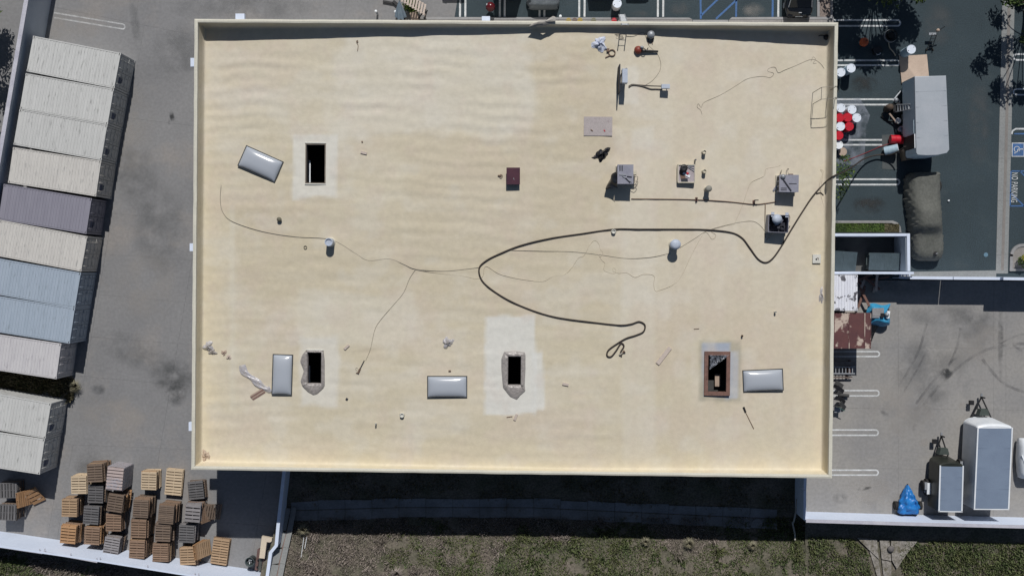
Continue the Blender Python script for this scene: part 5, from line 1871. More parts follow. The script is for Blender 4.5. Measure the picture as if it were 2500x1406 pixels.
# low scupper box with bracket
o = roof_thing('vent_hood', 'small grey domed hood on a bracket below the top parapet', 'vent', 1588, 90)
MB().lathe([(.26, .2), (.24, .34), (.12, .42), (.01, .44)], 14, (0, .06, 0)).build('hood', m_steel, o, smooth=True)
MB().box((0, 0, .11), (.4, .3, .22)).build('base', m_dgrey, o)
for sx in (-.12, .12):
    MB().box((sx, -.3, .03), (.04, .4, .05)).build('bracket_arm', m_brown, o)
MB().box((0, -.34, .065), (.24, .04, .02)).build('bracket_bar', m_brown, o)
# spray gun
o = roof_thing('spray_gun', 'dark spray gun at the end of the thin cord', 'spray gun', 877, 905, rad(-25))
MB().box((0, 0, .06), (.10, .34, .10)).build('gun_body', m_brown, o)
MB().cyl((0, .15, .08), (.02, .75, .06), .028, n=8).build('barrel', m_ac_d, o)
MB().bar((0, -.12, .06), (-.12, -.2, .04), .05, .05).build('grip', m_brown, o)
MB().tube([(-.05, .05, .05), (-.22, .12, .03), (-.25, .0, .03), (-.1, -.05, .04)], .012).build('air_line', m_cord, o)
o = roof_thing('spray_gun', 'small pale fitting with flared end where the thick hose ends', 'hose fitting', 1515, 864, rad(35))
MB().cyl((-.1, .0, .06), (.15, .0, .06), .06, n=10).build('coupling', m_cord, o)
MB().cyl((.15, 0, .06), (.32, 0, .06), .04, .1, n=10).build('flare', m_brown, o)
# valve left of hatch
o = roof_thing('pipe_valve', 'small dark valve left of the maroon hatch', 'valve', 1220, 429)
MB().cyl((-.12, 0, .06), (.1, -.02, .06), .045, n=8).build('valve_body', m_brown, o)
MB().tube([(.08 + .09 * math.cos(a), -.03 + .09 * math.sin(a), .08) for a in [2 * PI * k / 12 for k in range(13)]], .018, 6, 1).build('wheel', m_brown, o)
# hanging hook near the top left
o = roof_thing('steel_hook', 'thin dark hook-shaped rod below the top parapet on the left', 'rod', 873, 110)
MB().tube([(.02, .28, .03), (-.06, .22, .03), (-.04, .1, .03), (.04, -.05, .03), (.0, -.4, .03)], .018).build('rod', m_brown, o)
MB().box((-.01, .18, .04), (.12, .05, .05)).build('clip', m_brown, o)
# overflow box at the right edge
o = roof_thing('drain_box', 'pale foam drain box with a dark outlet by the right parapet', 'drain', 1993, 632)
MB().box((0, 0, .05), (.52, .56, .10)).build('box', m_foam_w, o)
MB().lathe([(.05, .1), (.055, .125), (.02, .13)], 10, (-.03, -.02, 0)).build('outlet', m_black, o)
MB().tube([(.02, .06, .115), (.1, .04, .13), (.1, -.06, .115)], .015).build('pull_wire', m_brown, o)
# drain in the shaded top right corner
o = roof_thing('roof_drain', 'dark roof drain strainer in the shaded top right corner', 'drain', 2017, 92)
MB().lathe([(.18, .0), (.19, .06), (.13, .18), (.03, .22)], 14).build('strainer', m_black, o, smooth=True)
MB().tube([(-.05, .05, .1), (-.3, .12, .06), (-.5, .08, .03)], .03).build('outlet_pipe', m_black, o)

# ---- things on the parapet
def wall_box(px0, py0, px1, py1, side, label):
    """white light housing fixed to the outside of the wall just under the parapet"""
    z = 5.75
    a, b = P(px0, py0, z), P(px1, py1, z)
    c = (a + b) / 2
    if side == 'W':
        aa, bb = to_ab(c.x, c.y)
        f = BQ(-.005, bb)
        d = abs(a.x - f.x)
        o = thing('wall_light', label, 'wall light', (f.x, f.y, z - .35), 0, 'white wall lights')
        MB().box((-d / 2, 0, .2), (d, abs(a.y - b.y), .3)).build('housing', m_white_wall, o)
        MB().box((-.03, 0, .2), (.05, abs(a.y - b.y) * 1.15, .4)).build('back_plate', m_alu, o)
        MB().box((-d / 2, 0, .035), (d * .8, abs(a.y - b.y) * .8, .03)).build('lens', m_lamp, o)
    else:
        aa, bb = to_ab(c.x, c.y)
        f = BQ(aa, -.005)
        d = abs(max(a.y, b.y) - f.y)
        o = thing('wall_light', label, 'wall light', (f.x, f.y, z - .35), 0, 'white wall lights')
        MB().box((0, d / 2, .2), (abs(a.x - b.x), d, .3)).build('housing', m_white_wall, o)
        MB().box((0, .03, .2), (abs(a.x - b.x) * 1.15, .05, .4)).build('back_plate', m_alu, o)
        MB().box((0, d / 2, .035), (abs(a.x - b.x) * .8, d * .8, .03)).build('lens', m_lamp, o)
    return o


wall_box(575, 34, 597, 52, 'N', 'white light housing on the top wall near the left corner')
wall_box(1176.5, 40.5, 1196.5, 58, 'N', 'white light housing on the top wall beside the red drum')
wall_box(465, 142, 476, 163, 'W', 'white light housing on the left wall nearest the top corner')
wall_box(463, 594, 474, 613, 'W', 'white light housing halfway down the left wall')
wall_box(460.5, 1030, 470, 1051, 'W', 'white light housing on the left wall near the bottom corner')

# film caught on the north parapet
mb = MB()
shp = [(1290, 66), (1300, 58), (1312, 55), (1328, 53), (1340, 46), (1350, 40), (1356, 42), (1357, 52), (1345, 58), (1332, 64), (1318, 67)]
c = sum((P(*q_, 7.1) for q_ in shp), Vector()) / len(shp)
n = len(shp)
vs = [P(x_, y_, 7.03 + .16 * (x_ > 1325) + .06 * math.sin(x_)) for x_, y_ in shp] + [(c + (P(x_, y_, 7.1) - c) * .5) + Vector((0, 0, .25 + .1 * math.sin(i * 2.1))) for i, (x_, y_) in enumerate(shp)] + [c + Vector((0, 0, .3))]
mb.add(vs, [(i, (i + 1) % n, n + (i + 1) % n, n + i) for i in range(n)] + [(n + i, n + (i + 1) % n, 2 * n) for i in range(n)])
tag(mb.build('plastic_sheet', M('dusty_film', (.38, .36, .33), (.28, .265, .25), 4, .4), None, smooth=True), 'dusty plastic sheet caught over the top parapet', 'plastic sheet')
# steel hoist frame over the right parapet
o = thing('parapet_frame', 'thin steel frame hooked over the right parapet', 'frame', (0, 0, 0))
m_fr = M('dull_steel_rod', (.24, .22, .19), scale=4, rough=.5)
zf = roof_at(2005, 240).z
A_, B_, C_, D_ = P(2006, 214, 7.75), P(2043, 211, 7.75), P(2045, 240, 7.6), P(2005, 243, 7.6)
for a, b in ((A_, B_), (B_, P(2047, 226, 7.3)), (C_, D_), (A_, D_), (A_, Vector((A_.x, A_.y, zf))), (D_, Vector((D_.x, D_.y, zf))), (B_, Vector((B_.x, B_.y, 6.4))), (C_, Vector((C_.x, C_.y, 6.4)))):
    MB().bar(a, b, .03, .03).build('rod', m_fr, o)
# ladder over the top parapet
ld = thing('extension_ladder', 'aluminium ladder reaching over the top parapet onto the roof', 'ladder', (0, 0, 0))
f0, f1 = P(1508, 31, .3), P(1530, 27, .3)
t0, t1 = P(1519, 62, 8.0), P(1535, 62, 8.0)
base = (P(1515, 36, 0.12) + P(1520, 36, .12)) / 2
topc = P(1526, 62, 7.9)
sd = Vector((.21, 0, 0))
for sg in (-1, 1):
    MB().bar(base + sd * sg, topc + sd * sg, .05, .08).build('rail', m_alu, ld)
for k in range(26):
    q_ = base.lerp(topc, (k + .6) / 26.5)
    MB().cyl(q_ - sd, q_ + sd, .018, n=6).build('rung', m_alu, ld)
pl_ = MB().box((0, 0, 0), (.42, 1.6, .04)).build('scaffold_plank', m_alu)
pl_.location = P(1521, 47, 2.6)
bd = (topc - base).normalized()
pl_.rotation_euler = (bd.to_track_quat('Y', 'Z')).to_euler()
pl_.location = base.lerp(topc, .33) + Vector((0, -.07, .09))
tag(pl_, 'aluminium plank strapped to the ladder outside the top wall', 'plank')

# ================================================================== TREES AND SHRUBS
def leaves(mb, c, r, n, size, flat=1.0, seed=0):
    r_ = np.random.default_rng(seed)
    for _ in range(n):
        d = r_.normal(size=3)
        d /= np.linalg.norm(d)
        q = np.array(c) + d * np.array((r, r, r * flat)) * r_.random() ** .4
        a = r_.normal(size=3)
        a /= np.linalg.norm(a)
        b = np.cross(a, r_.normal(size=3))
        b /= np.linalg.norm(b)
        s1, s2 = size * (0.6 + .8 * r_.random()), size * .45 * (0.6 + .8 * r_.random())
        mb.add([q - a * s1, q + b * s2, q + a * s1, q - b * s2], [(0, 1, 2, 3)])


def tree(label, loc, trunk_h, limbs, clump_r, nl, leaf_size, mat, seed, name='tree', trunk_r=.12, group=None, flat=.8, per=3):
    """tapered trunk, limbs running out to clumps of leaf-sized faces"""
    r_ = random.Random(seed)
    o = thing(name, label, 'tree', loc, 0, group)
    tb = MB()
    tb.tube([(0, 0, -.05), (.05, .03, trunk_h * .5), (0, 0, trunk_h)], trunk_r, 8)
    tb.build('trunk', m_bark, o, smooth=True)
    lb, cb = MB(), MB()
    k = 0
    for (x, y, z) in limbs:
        lb.tube([(0, 0, trunk_h - .1), (x * .45, y * .45, trunk_h + (z - trunk_h) * .6), (x, y, z)], trunk_r * .22, 6)
        for j in range(per):
            k += 1
            c = (x + r_.uniform(-.55, .55) * clump_r * 1.3, y + r_.uniform(-.55, .55) * clump_r * 1.3, z + r_.uniform(-.4, .4) * clump_r)
            leaves(cb, c, clump_r * r_.uniform(.6, 1.05), nl, leaf_size, flat, seed * 100 + k)
    lb.build('limbs', m_bark, o, smooth=True)
    cb.build('crown', mat, o)
    return o


def limb_set(n, r, z0, z1, seed):
    r_ = random.Random(seed)
    return [(r * math.sqrt(r_.uniform(.1, 1)) * math.cos(2.4 * k), r * math.sqrt(r_.uniform(.1, 1)) * math.sin(2.4 * k), r_.uniform(z0, z1)) for k in range(n)]


p = P(2138, -66, 0)
tree('spreading tree just beyond the top edge shading the striped bays', p, 1.9, limb_set(27, 2.75, 3.3, 5.0, 5), .8, 80, .17, m_leaf, 51, trunk_r=.15)
p = P(2502, 30, 0)
tree('dark tree at the right edge shading the concrete gutter', p, 1.9, limb_set(17, 3.0, 2.9, 4.8, 6), .62, 60, .16, m_leaf, 52, trunk_r=.14)
p = P(2488, 6, 0)
tree('low green shrub inside the kerb at the top right', (p.x + .5, p.y + .3, 0), .35, limb_set(6, .6, .5, .9, 7), .4, 60, .10, m_leaf2, 53, name='shrub', trunk_r=.04)
for i, (px, py, sd) in enumerate(((-24, 30, 61), (-34, 130, 62), (-60, 250, 63), (-75, 380, 64))):
    p = P(px, py, 0)
    tree(['bright green tree behind the grey wall in the top left corner', 'dark tree behind the grey wall beside the first container', 'dark tree behind the grey wall beside the second container', 'dark tree behind the grey wall beside the third container'][i], p, 1.6, limb_set(12, 1.7, 2.2, 3.9, sd), .75, 60, .15, m_leaf2 if i == 0 else m_leaf, sd, trunk_r=.12, group='trees behind the grey wall')
# sapling by the warehouse wall on the car park side
p = P(2040, 445, 0)
sap = tree('sparse young tree with small green leaves beside the right wall', (P(2045, 440, 1).x - .4, P(2045, 440, 1).y, 0), 1.5, [(.15, 1.0, 3.1), (.4, .5, 3.3), (.35, -.1, 3.4), (.25, -.6, 3.0), (.1, -1.0, 2.8), (.5, .1, 2.7), (-.2, .3, 3.0)], .45, 26, .09, m_leaf2, 71, trunk_r=.05)

# weeds in the gap between the containers
def weeds(name, px0, py0, px1, py1, n, hmin, hmax, mat, label, slope=0.0):
    u, v = rng.random(n), rng.random(n)
    px = px0 + (px1 - px0) * u
    py = py0 + (py1 - py0) * v + slope * (px - px0)
    xs, ys = [], []
    for a, b in zip(px, py):
        q = P(a, b, 0)
        xs.append(q.x)
        ys.append(q.y)
    k = fbm(np.array(xs) * 1.4, np.array(ys) * 1.4, 77) > .33
    xs, ys = np.array(xs)[k], np.array(ys)[k]
    hh = hmin + (hmax - hmin) * rng.random(k.sum()) * fbm(xs, ys, 78)
    return blades(name, xs, ys, np.zeros(k.sum()), hh, mat, label, 'weeds', 1.0, .035)


weeds('weed_patch', -30, 898, 182, 948, 6000, .15, .9, m_weed, 'brown and green weeds filling the gap between the containers', .13)
weeds('weed_patch', -20, 915, 150, 940, 2500, .1, .7, m_green, 'green weeds low in the gap between the containers', .13)
# pale grass tussocks
def tussock(px, py, z, r, label, seed, mat=None):
    r_ = np.random.default_rng(seed)
    c = P(px, py, z)
    mb = MB()
    for k in range(170):
        a = r_.random() * 2 * PI
        rr = r * (0.5 + .5 * r_.random())
        h_ = r * (.5 + .6 * r_.random())
        w_ = .012
        d = Vector((math.cos(a), math.sin(a), 0))
        s_ = Vector((-d.y, d.x, 0)) * w_
        b0 = d * r_.random() * .1
        m_ = d * rr * .5 + Vector((0, 0, h_))
        e_ = d * rr + Vector((0, 0, h_ * .55))
        mb.add([b0 - s_, b0 + s_, m_ + s_, m_ - s_, e_], [(0, 1, 2, 3), (3, 2, 4)])
    o = mb.build('grass_tussock', mat or m_dry)
    o.location = c
    return tag(o, label, 'grass', 'grass tussocks')


m_straw = leaf_mat('straw_blades', (.25, .235, .17), (.19, .175, .12))
tussock(188, 943, 0, .62, 'pale grass tussock at the mouth of the weedy gap', 1, m_straw)
tussock(743, 1290, .55, .6, 'greenish tussock at the top of the bank by the gutter', 2, m_straw)
tussock(1680, 1324, .6, .6, 'round pale tussock on the bank edge', 3, m_straw)
tussock(1575, 1320, .6, .45, 'smaller grey tussock on the bank edge left of the round one', 4, m_straw)
tussock(1835, 1330, .6, .45, 'flat pale tussock on the bank edge near the white yard corner', 5, m_straw)
tussock(970, 1398, 1.2, .7, 'large grey tussock at the bottom of the photo', 6)
# drip pipes on the bank
o = MB().tube([P(1945, 1218, .7), P(1943, 1245, .6), P(1938, 1272, .45), P(1935, 1276, .42), P(1940, 1300, .6), P(1941, 1318, .8)], .06, 8).build('drain_pipe', M('pale_pipe', (.45, .43, .40), (.30, .28, .25), 4))
tag(o, 'pale drain pipe running down to the ditch beside the white wall', 'pipe')
for a, b, l in (((742, 1310), (735, 1360), 'left of the two thin white pipes on the bank'), ((749, 1310), (744, 1338), 'right of the two thin white pipes on the bank')):
    tag(MB().tube([P(*a, .75), P(*b, .95)], .02, 6, 1).build('thin_pipe', m_whitedrum), l, 'pipe', 'white pipes on the bank')
st_ = MB().lathe([(.2, 0), (.24, .05), (.2, .16), (.05, .2)], 12).build('round_stone', M('stone', (.14, .13, .13), scale=4), None, smooth=True)
st_.location = P(2174, 1339, .8)
tag(st_, 'round grey stone on the spillway concrete', 'stone')

# hedge in the kerbed planter above the dumpsters
kp = [(2030, 539), (2178, 539), (2190, 544), (2197, 554), (2199, 568), (2030, 568)]
pl_ = thing('planter', 'kerbed planter with clipped hedge above the dumpster enclosure', 'planter')
m_kerbp = M('planter_kerb', (.27, .27, .275), scale=2, world=True)
outer = [PG(*q_) for q_ in kp]
inner = [PG(*q_) for q_ in ((2030, 545), (2175, 545), (2185, 549), (2191, 557), (2193, 568), (2030, 568))]
mb = MB()
n = len(kp)
vs = [(x_, y_, z_) for z_ in (-.002, .14) for x_, y_ in outer] + [(x_, y_, z_) for z_ in (-.002, .14) for x_, y_ in inner]
for i in range(n - 2):
    j = i + 1
    mb.add([vs[i], vs[j], vs[n + j], vs[n + i]], [(0, 1, 2, 3)])
    mb.add([vs[n + i], vs[n + j], vs[3 * n + j], vs[3 * n + i]], [(0, 1, 2, 3)])
mb.build('kerb', m_kerbp, pl_)
poly_sheet('soil', inner[::-1], .06, m_bank, pl_)
for i, (x0, x1, y0, y1, h_, mt) in enumerate(((2030, 2075, 546, 567, .4, m_leaf), (2060, 2155, 547, 567, .55, m_leaf2), (2153, 2192, 548, 567, .35, m_weed))):
    mb = MB()
    r_ = np.random.default_rng(80 + i)
    for k in range(1500):
        a, b = r_.random(), r_.random()
        q = P(x0 + (x1 - x0) * a, y0 + (y1 - y0) * b, 0)
        q.z = h_ * (.55 + .45 * math.sin(PI * a) ** .4 * math.sin(PI * b) ** .4) * (.75 + .3 * r_.random())
        u_ = Vector(r_.normal(size=3)).normalized()
        w_ = u_.orthogonal().normalized()
        mb.add([q - u_ * .06, q + w_ * .035, q + u_ * .06, q - w_ * .035], [(0, 1, 2, 3)])
    mb.build('hedge_foliage', mt, pl_)
# planter with kerb and yellow plant at the right edge
pr = thing('planter', 'rounded kerbed planter with a yellow plant at the right edge', 'planter')
outer = [PG(*q_) for q_ in [(2463, 662), (2464, 620)] + [(2496 - 32 * math.cos(a), 626 - 31 * math.sin(a)) for a in [PI / 2 * k / 6 for k in range(7)]] + [(2560, 595), (2560, 662)]]
inner = [PG(*q_) for q_ in [(2470, 656), (2471, 622)] + [(2496 - 25 * math.cos(a), 626 - 24 * math.sin(a)) for a in [PI / 2 * k / 6 for k in range(7)]] + [(2560, 602), (2560, 656)]]
n = len(outer)
mb = MB()
for i in range(n - 1):
    j = i + 1
    mb.add([(*outer[i], .14), (*outer[j], .14), (*inner[j], .14), (*inner[i], .14)], [(0, 1, 2, 3)])
    mb.add([(*outer[i], -.003), (*outer[j], -.003), (*outer[j], .14), (*outer[i], .14)], [(0, 1, 2, 3)])
mb.add([(*outer[0], .14), (*inner[0], .14), (*inner[-1], .14), (*outer[-1], .14)], [(3, 2, 1, 0)])
mb.build('kerb', m_kerbp, pr)
poly_sheet('soil', inner[::-1], .08, M('planter_gravel', (.25, .235, .225), (.20, .19, .18), 2, world=True), pr)
c = P(2492, 636, .08)
yp = thing('flowering_plant', 'bushy plant with yellow flowers in the rounded planter', 'plant', c)
mb = MB()
leaves(mb, (0, -.05, .45), .42, 320, .08, .9, 91)
mb.build('foliage', m_leaf, yp)
mb = MB()
leaves(mb, (0, .15, .75), .33, 160, .07, .4, 92)
mb.build('flowers', m_leaf_y, yp)
MB().cyl((0, 0, 0), (0, 0, .4), .03, n=6).build('stem', m_bark, yp)

# ================================================================== CAR PARK OBJECTS
m_drumlid = M('drum_lid_white', (.70, .76, .86), (.64, .70, .80), 3, .4, fine=.04)


def drum(px, py, body, lid, label, h=.88, r=.30, group='drums in the car park', rz=0.0):
    t_ = P(px, py, h)
    o = thing('drum', label, 'drum', (t_.x, t_.y, 0.012 if px < 2110 and py > 240 else 0), rz, group)
    MB().lathe([(r * .98, 0), (r, .02), (r, h * .30), (r * 1.035, h * .325), (r, h * .35), (r, h * .64), (r * 1.035, h * .665), (r, h * .69), (r, h - .02), (r * .99, h)], 24).build('drum_body', body, o, smooth=False)
    MB().lathe([(r * 1.02, h - .015), (r * 1.02, h + .012), (r * .95, h + .012), (r * .94, h + .004), (.01, h + .004)], 24).build('lid', lid, o)
    for a, rr in ((.7, .022), (3.6, .03)):
        MB().lathe([(rr, h + .005), (rr, h + .02), (.005, h + .022)], 10, (r * .72 * math.cos(a), r * .72 * math.sin(a), 0)).build('bung', m_ac_d, o)
    return o


drum(2078, 167, m_bluedrum, m_drumlid, 'pale blue drum with a dark stain, right of the pair by the wall', 1.15)
drum(2053, 177, m_bluedrum, m_drumlid, 'clean pale blue drum, left of the pair by the wall', 1.0)
drum(2225, 121, m_bluedrum, m_drumlid, 'tall pale blue drum standing at the plywood corner', 1.3)
for px, py, c_, lab in ((2053, 264, 'w', 'white drum with torn film at the top left of the drum cluster'), (2080, 268, 'w', 'white drum at the top right of the drum cluster'), (2050, 288, 'r', 'red drum against the wall in the cluster'), (2070, 287, 'r', 'red drum in the middle of the cluster'), (2091.5, 288, 'w', 'outermost white drum of the cluster'), (2052, 309, 'w', 'white drum below the red pair'), (2073.5, 309, 'r', 'red drum right of the lower white one'), (2048, 331, 'r', 'red drum with litter on its lid')):
    drum(px, py, m_red if c_ == 'r' else m_whitedrum, m_red if c_ == 'r' else m_drumlid, lab)
pail = drum(2048, 354, m_whitedrum, m_whitedrum, 'open white drum with dirty rim below the cluster', .7, .28)
dsh = MB().lathe([(.1, 0), (.2, .05), (.26, .2), (.3, .3)], 14).build('tan_bucket', m_card, None)
dsh.location = P(2054, 372, .0)
tag(dsh, 'tan bucket below the open white drum', 'bucket')
# fallen drums near the trailer door
def fallen(px, py, ang, body, lid, label, tilt=0.0, h=.9, r=.3, z=.32):
    c = P(px, py, z)
    o = thing('drum', label, 'drum', (c.x, c.y, z), 0, 'drums in the car park')
    o.rotation_euler = Euler((0, PI / 2 + tilt, ang), 'XYZ')
    MB().lathe([(r * .98, -h / 2), (r, -h / 2 + .02), (r, -h * .17), (r * 1.035, -h * .15), (r, -h * .13), (r, h * .13), (r * 1.035, h * .15), (r, h * .17), (r, h / 2 - .02), (r * .99, h / 2)], 24).build('drum_body', body, o)
    MB().lathe([(r * .96, h / 2 - .01), (r * .96, h / 2 + .01), (.01, h / 2 + .012)], 24).build('lid', lid, o)
    return o


fallen(2189, 341, rad(-2), m_red, m_red, 'red drum lying on its side by the trailer door', z=.42)
fallen(2176, 366, rad(12), m_bluedrum, m_drumlid, 'pale blue drum tipped over below the red one', tilt=rad(-25), z=.5)
# clear sheet under the drums
n_ = 30
sheet = [(2036, 240), (2100, 240), (2108, 255), (2124, 282), (2115, 310), (2113, 345), (2108, 404), (2042, 402), (2036, 380)]
c0 = sum((P(x_, y_, 0) for x_, y_ in sheet), Vector()) / len(sheet)
mb = MB()
L_ = len(sheet)


def shf(u, v):
    t_ = u * L_
    k = int(t_) % L_
    a = P(*sheet[k], 0).lerp(P(*sheet[(k + 1) % L_], 0), t_ - int(t_))
    q = c0.lerp(a, v)
    q.z = .012 + .05 * v * (1 - .3 * v) * (float(vnoise(q.x * 3.1 + 40, q.y * 2.3 + 60, 3)) ** 2)
    return q


mb.grid(72, 18, shf)
tag(mb.build('plastic_sheet', m_filmbig, None, smooth=True), 'clear plastic sheet spread under the drum cluster', 'plastic sheet')
mat_ = MB().prism([PG(*q_) for q_ in ((2153, 330), (2196, 328), (2196, 415), (2154, 413))][::-1], 0, .012).build('ground_mat', M('grey_mat', (.075, .085, .09), (.06, .07, .075), 2, world=True))
tag(mat_, 'thin grey ground sheet under the tipped drums', 'mat')

# enclosed trailer (tall) by the drums
zt = 2.75
T = [P(2233, 187, zt), P(2310, 185, zt), P(2318, 366, zt), P(2237, 374, zt)]
tr = thing('cargo_trailer', 'tall enclosed trailer with pale roof and open side door beside the drums', 'trailer', (0, 0, 0))
nose = [P(2240, 378.5, zt), P(2262, 380, zt), P(2290, 379, zt), P(2312, 374, zt)]
plan = [T[0], T[1], T[2], nose[3], nose[2], nose[1], nose[0], T[3]]
plan = plan[::-1]
cen = sum(plan, Vector()) / len(plan)
rings = []
for z_, k in ((.55, 1.0), (zt - .1, 1.0)):
    rings.append([(cen.x + (p_.x - cen.x) * k, cen.y + (p_.y - cen.y) * k, z_) for p_ in plan])
MB().loft(rings).build('body', m_truckside, tr)
mb = MB()
cc = cen
top = []
for k, z_ in ((1.0, zt - .098), (1.0, zt - .04), (.985, zt), (.6, zt + .03)):
    top.append([(cen.x + (p_.x - cen.x) * k, cen.y + (p_.y - cen.y) * k, z_) for p_ in plan])
mb.loft(top).build('roof', m_truckroof, tr, smooth=False)
for k in range(1, 5):
    ea, eb = T[0].lerp(T[3], k / 5), T[1].lerp(T[2], k / 5)
    MB().bar(ea + Vector((.06, 0, .012)), eb + Vector((-.06, 0, .012)), .035, .03).build('roof_seam', m_truckroof, tr)
fl_, bl_ = T[3], T[0]
d_ = (bl_ - fl_).normalized()
wn = Vector((-d_.y, d_.x, 0))
if wn.x > 0:
    wn = -wn
a_ = fl_ + d_ * .35
b_ = a_ + d_ * .95
mid = (a_ + b_) / 2
mb = MB()
mb.bar(Vector((a_.x, a_.y, 1.55)) + wn * .006, Vector((b_.x, b_.y, 1.55)) + wn * .006, .02, 1.9)
mb.build('doorway_shade', m_dark, tr)  # no hole cut: dark panel paints the shade inside the doorway
hinge = b_
MB().bar(Vector((b_.x, b_.y, 1.55)) + wn * .03 + d_ * .05, Vector((b_.x, b_.y, 1.55)) + wn * .03 + d_ * .95, .03, 1.9).build('side_door', m_truckside, tr)
MB().bar(Vector((a_.x, a_.y, zt - .12)) + wn * .04, Vector((b_.x, b_.y, zt - .12)) + wn * .04, .05, .06).build('door_header', m_whitedrum, tr)
for k in (-.5, .5):
    for s_ in (0, 1):
        pm = (T[0] + T[3]) / 2 if s_ == 0 else (T[1] + T[2]) / 2
        pm = pm + d_ * (k - .3)
        ix = Vector((1, 0, 0)) * (-.14 if s_ == 1 else .14)
        wh = thing_part('wheel', tr)
        wh.location = (pm.x + ix.x, pm.y, .36)
        MB().cyl((-.11, 0, 0), (.11, 0, 0), .36, n=20).build('tyre', m_rubber, wh)
        MB().cyl((-.12, 0, 0), (.12, 0, 0), .2, n=14).build('rim', m_alu, wh)
# rear ramp lowered onto the asphalt
rmp = [P(2196, 137, .12), P(2264, 133, .12), P(2268, 187, .3), P(2236, 189, .3), P(2202, 204, .14)]
mb = MB()
q = [Vector((p_.x, p_.y, p_.z)) for p_ in rmp]
for p_, z_ in zip(q, (.05, .05, .30, .35, .12)):
    p_.z = z_
n = len(q)
mb.add(q + [p_ - Vector((0, 0, .04)) for p_ in q], [tuple(range(n))[::-1], tuple(range(n, 2 * n))] + [(k, (k + 1) % n, n + (k + 1) % n, n + k) for k in range(n)])
tag(mb.build('plywood_ramp', m_ply), 'tan plywood sheet behind the tall trailer', 'plywood')
# brown carton by the nose
ct = MB().box((0, 0, .45), (.95, .8, .9), rad(12)).build('carton', M('brown_carton', (.20, .16, .12), (.16, .13, .10), 3))
ct.location = (P(2226, 374, .9).x, P(2226, 374, .9).y, 0)
tag(ct, 'brown carton between the tipped drum and the trailer nose', 'box')
# step ladder leaning towards the trailer
sl_ = thing('step_ladder', 'small pale step ladder standing against the tall trailer side', 'ladder', (0, 0, 0))
b0, b1 = P(2177, 276, 0), P(2177, 257, 0)
t0, t1 = P(2222, 267, 2.1), P(2222, 255, 2.1)
for a, b in ((b0, t0), (b1, t1)):
    MB().bar(a, b, .04, .07).build('rail', m_alu, sl_)
for k in range(7):
    t_ = (k + .5) / 7
    MB().bar(b0.lerp(t0, t_), b1.lerp(t1, t_), .08, .03).build('tread', m_alu, sl_)
# pump set
pm = thing('spray_pump', 'dark spray pump with brown tank and hoses left of the step ladder', 'pump', P(2168, 266, 0))
MB().lathe([(.18, .0), (.24, .05), (.25, .6), (.22, .75), (.12, .84), (.02, .86)], 20, (-.1, .0, 0)).build('tank', M('dark_brown_tank', (.085, .06, .045), scale=3), pm, smooth=True)
MB().box((.42, .02, .3), (.5, .6, .5)).build('engine', m_black, pm)
MB().lathe([(.02, .55), (.14, .57), (.14, .75), (.02, .8)], 12, (.3, .5, 0)).build('air_filter', m_steel, pm, smooth=True)
MB().cyl((.1, .45, .6), (.9, 1.35, .3), .05, n=8).build('intake_pipe', m_alu, pm)
MB().bar((-.1, -.4, .5), (.55, -1.05, .25), .1, .08).build('drag_handle', m_card, pm)
MB().tube([(-.3, -.2, .5), (-.5, -.4, .2), (-.3, -.7, .05), (.2, -.9, .05), (.7, -.6, .05)], .035).build('hose', m_rubber, pm)
for s_ in (-.35, .35):
    MB().cyl((.42 + s_ * .2, -.36, .14), (.42 + s_ * .2, -.28, .14), .14).build('wheel', m_rubber, pm)
bk = MB().lathe([(.13, 0), (.15, .04), (.19, .36), (.2, .38), (.17, .37), (.15, .2), (.01, .18)], 16).build('white_bucket', m_whitedrum, None)
bk.location = P(2188, 297, 0)
tag(bk, 'white bucket below the step ladder', 'bucket')
bk = MB().lathe([(.13, 0), (.15, .04), (.19, .36), (.2, .38), (.17, .37), (.15, .2), (.01, .18)], 16).build('white_bucket', m_whitedrum, None)
bk.location = P(2196, 317, 0)
tag(bk, 'small white bucket above the fallen red drum', 'bucket')
rc = MB().tube([P(2228, 325, 1.2), P(2205, 335, .8), P(2180, 348, .35), P(2150, 358, .05), P(2120, 371, .04), P(2085, 385, .04), P(2060, 394, .04)], .018).build('air_hose', M('red_hose', (.32, .03, .04), scale=3))
tag(rc, 'thin red air hose from the trailer door to the plastic sheet', 'hose')
# orange ball-shaped lamp shade and hose reel in the tree shade
ob = thing('kettle_barbecue', 'orange round kettle in the tree shade', 'barbecue', P(2101, 109, 0))
MB().lathe([(.05, .45), (.26, .5), (.31, .68), (.27, .86), (.12, .97), (.02, .98)], 20).build('bowl', m_orange, ob, smooth=True)
for k in range(3):
    a = k * 2.1 + .3
    MB().bar((.15 * math.cos(a), .15 * math.sin(a), .5), (.3 * math.cos(a), .3 * math.sin(a), 0), .03, .03).build('leg', m_black, ob)
MB().box((.08, .05, 1.0), (.12, .04, .04)).build('handle', m_black, ob)
hr = thing('hose_reel', 'round wire reel with loose hose in the tree shade', 'reel', P(2172, 90, 0))
for z_, r_ in ((.12, .42), (.22, .40), (.32, .38)):
    MB().tube([(r_ * math.cos(a), r_ * math.sin(a), z_) for a in [2 * PI * k / 24 for k in range(25)]], .04, 6, 1).build('hose_coil', m_steel if z_ < .3 else m_rubber, hr)
MB().lathe([(.2, 0), (.22, .3), (.1, .34)], 14).build('drum_core', m_rubber, hr)
MB().tube([(-.1, -.4, .06), (.0, -.8, .05), (.25, -1.1, .05), (.4, -1.35, .05)], .04).build('loose_hose', m_cordtan, hr)
tk = thing('tool_case', 'dark tool case with pale handles in the tree shade', 'case', P(2140, 124, 0), rad(20))
MB().box((0, 0, .12), (.62, .42, .24)).build('case_body', m_black, tk)
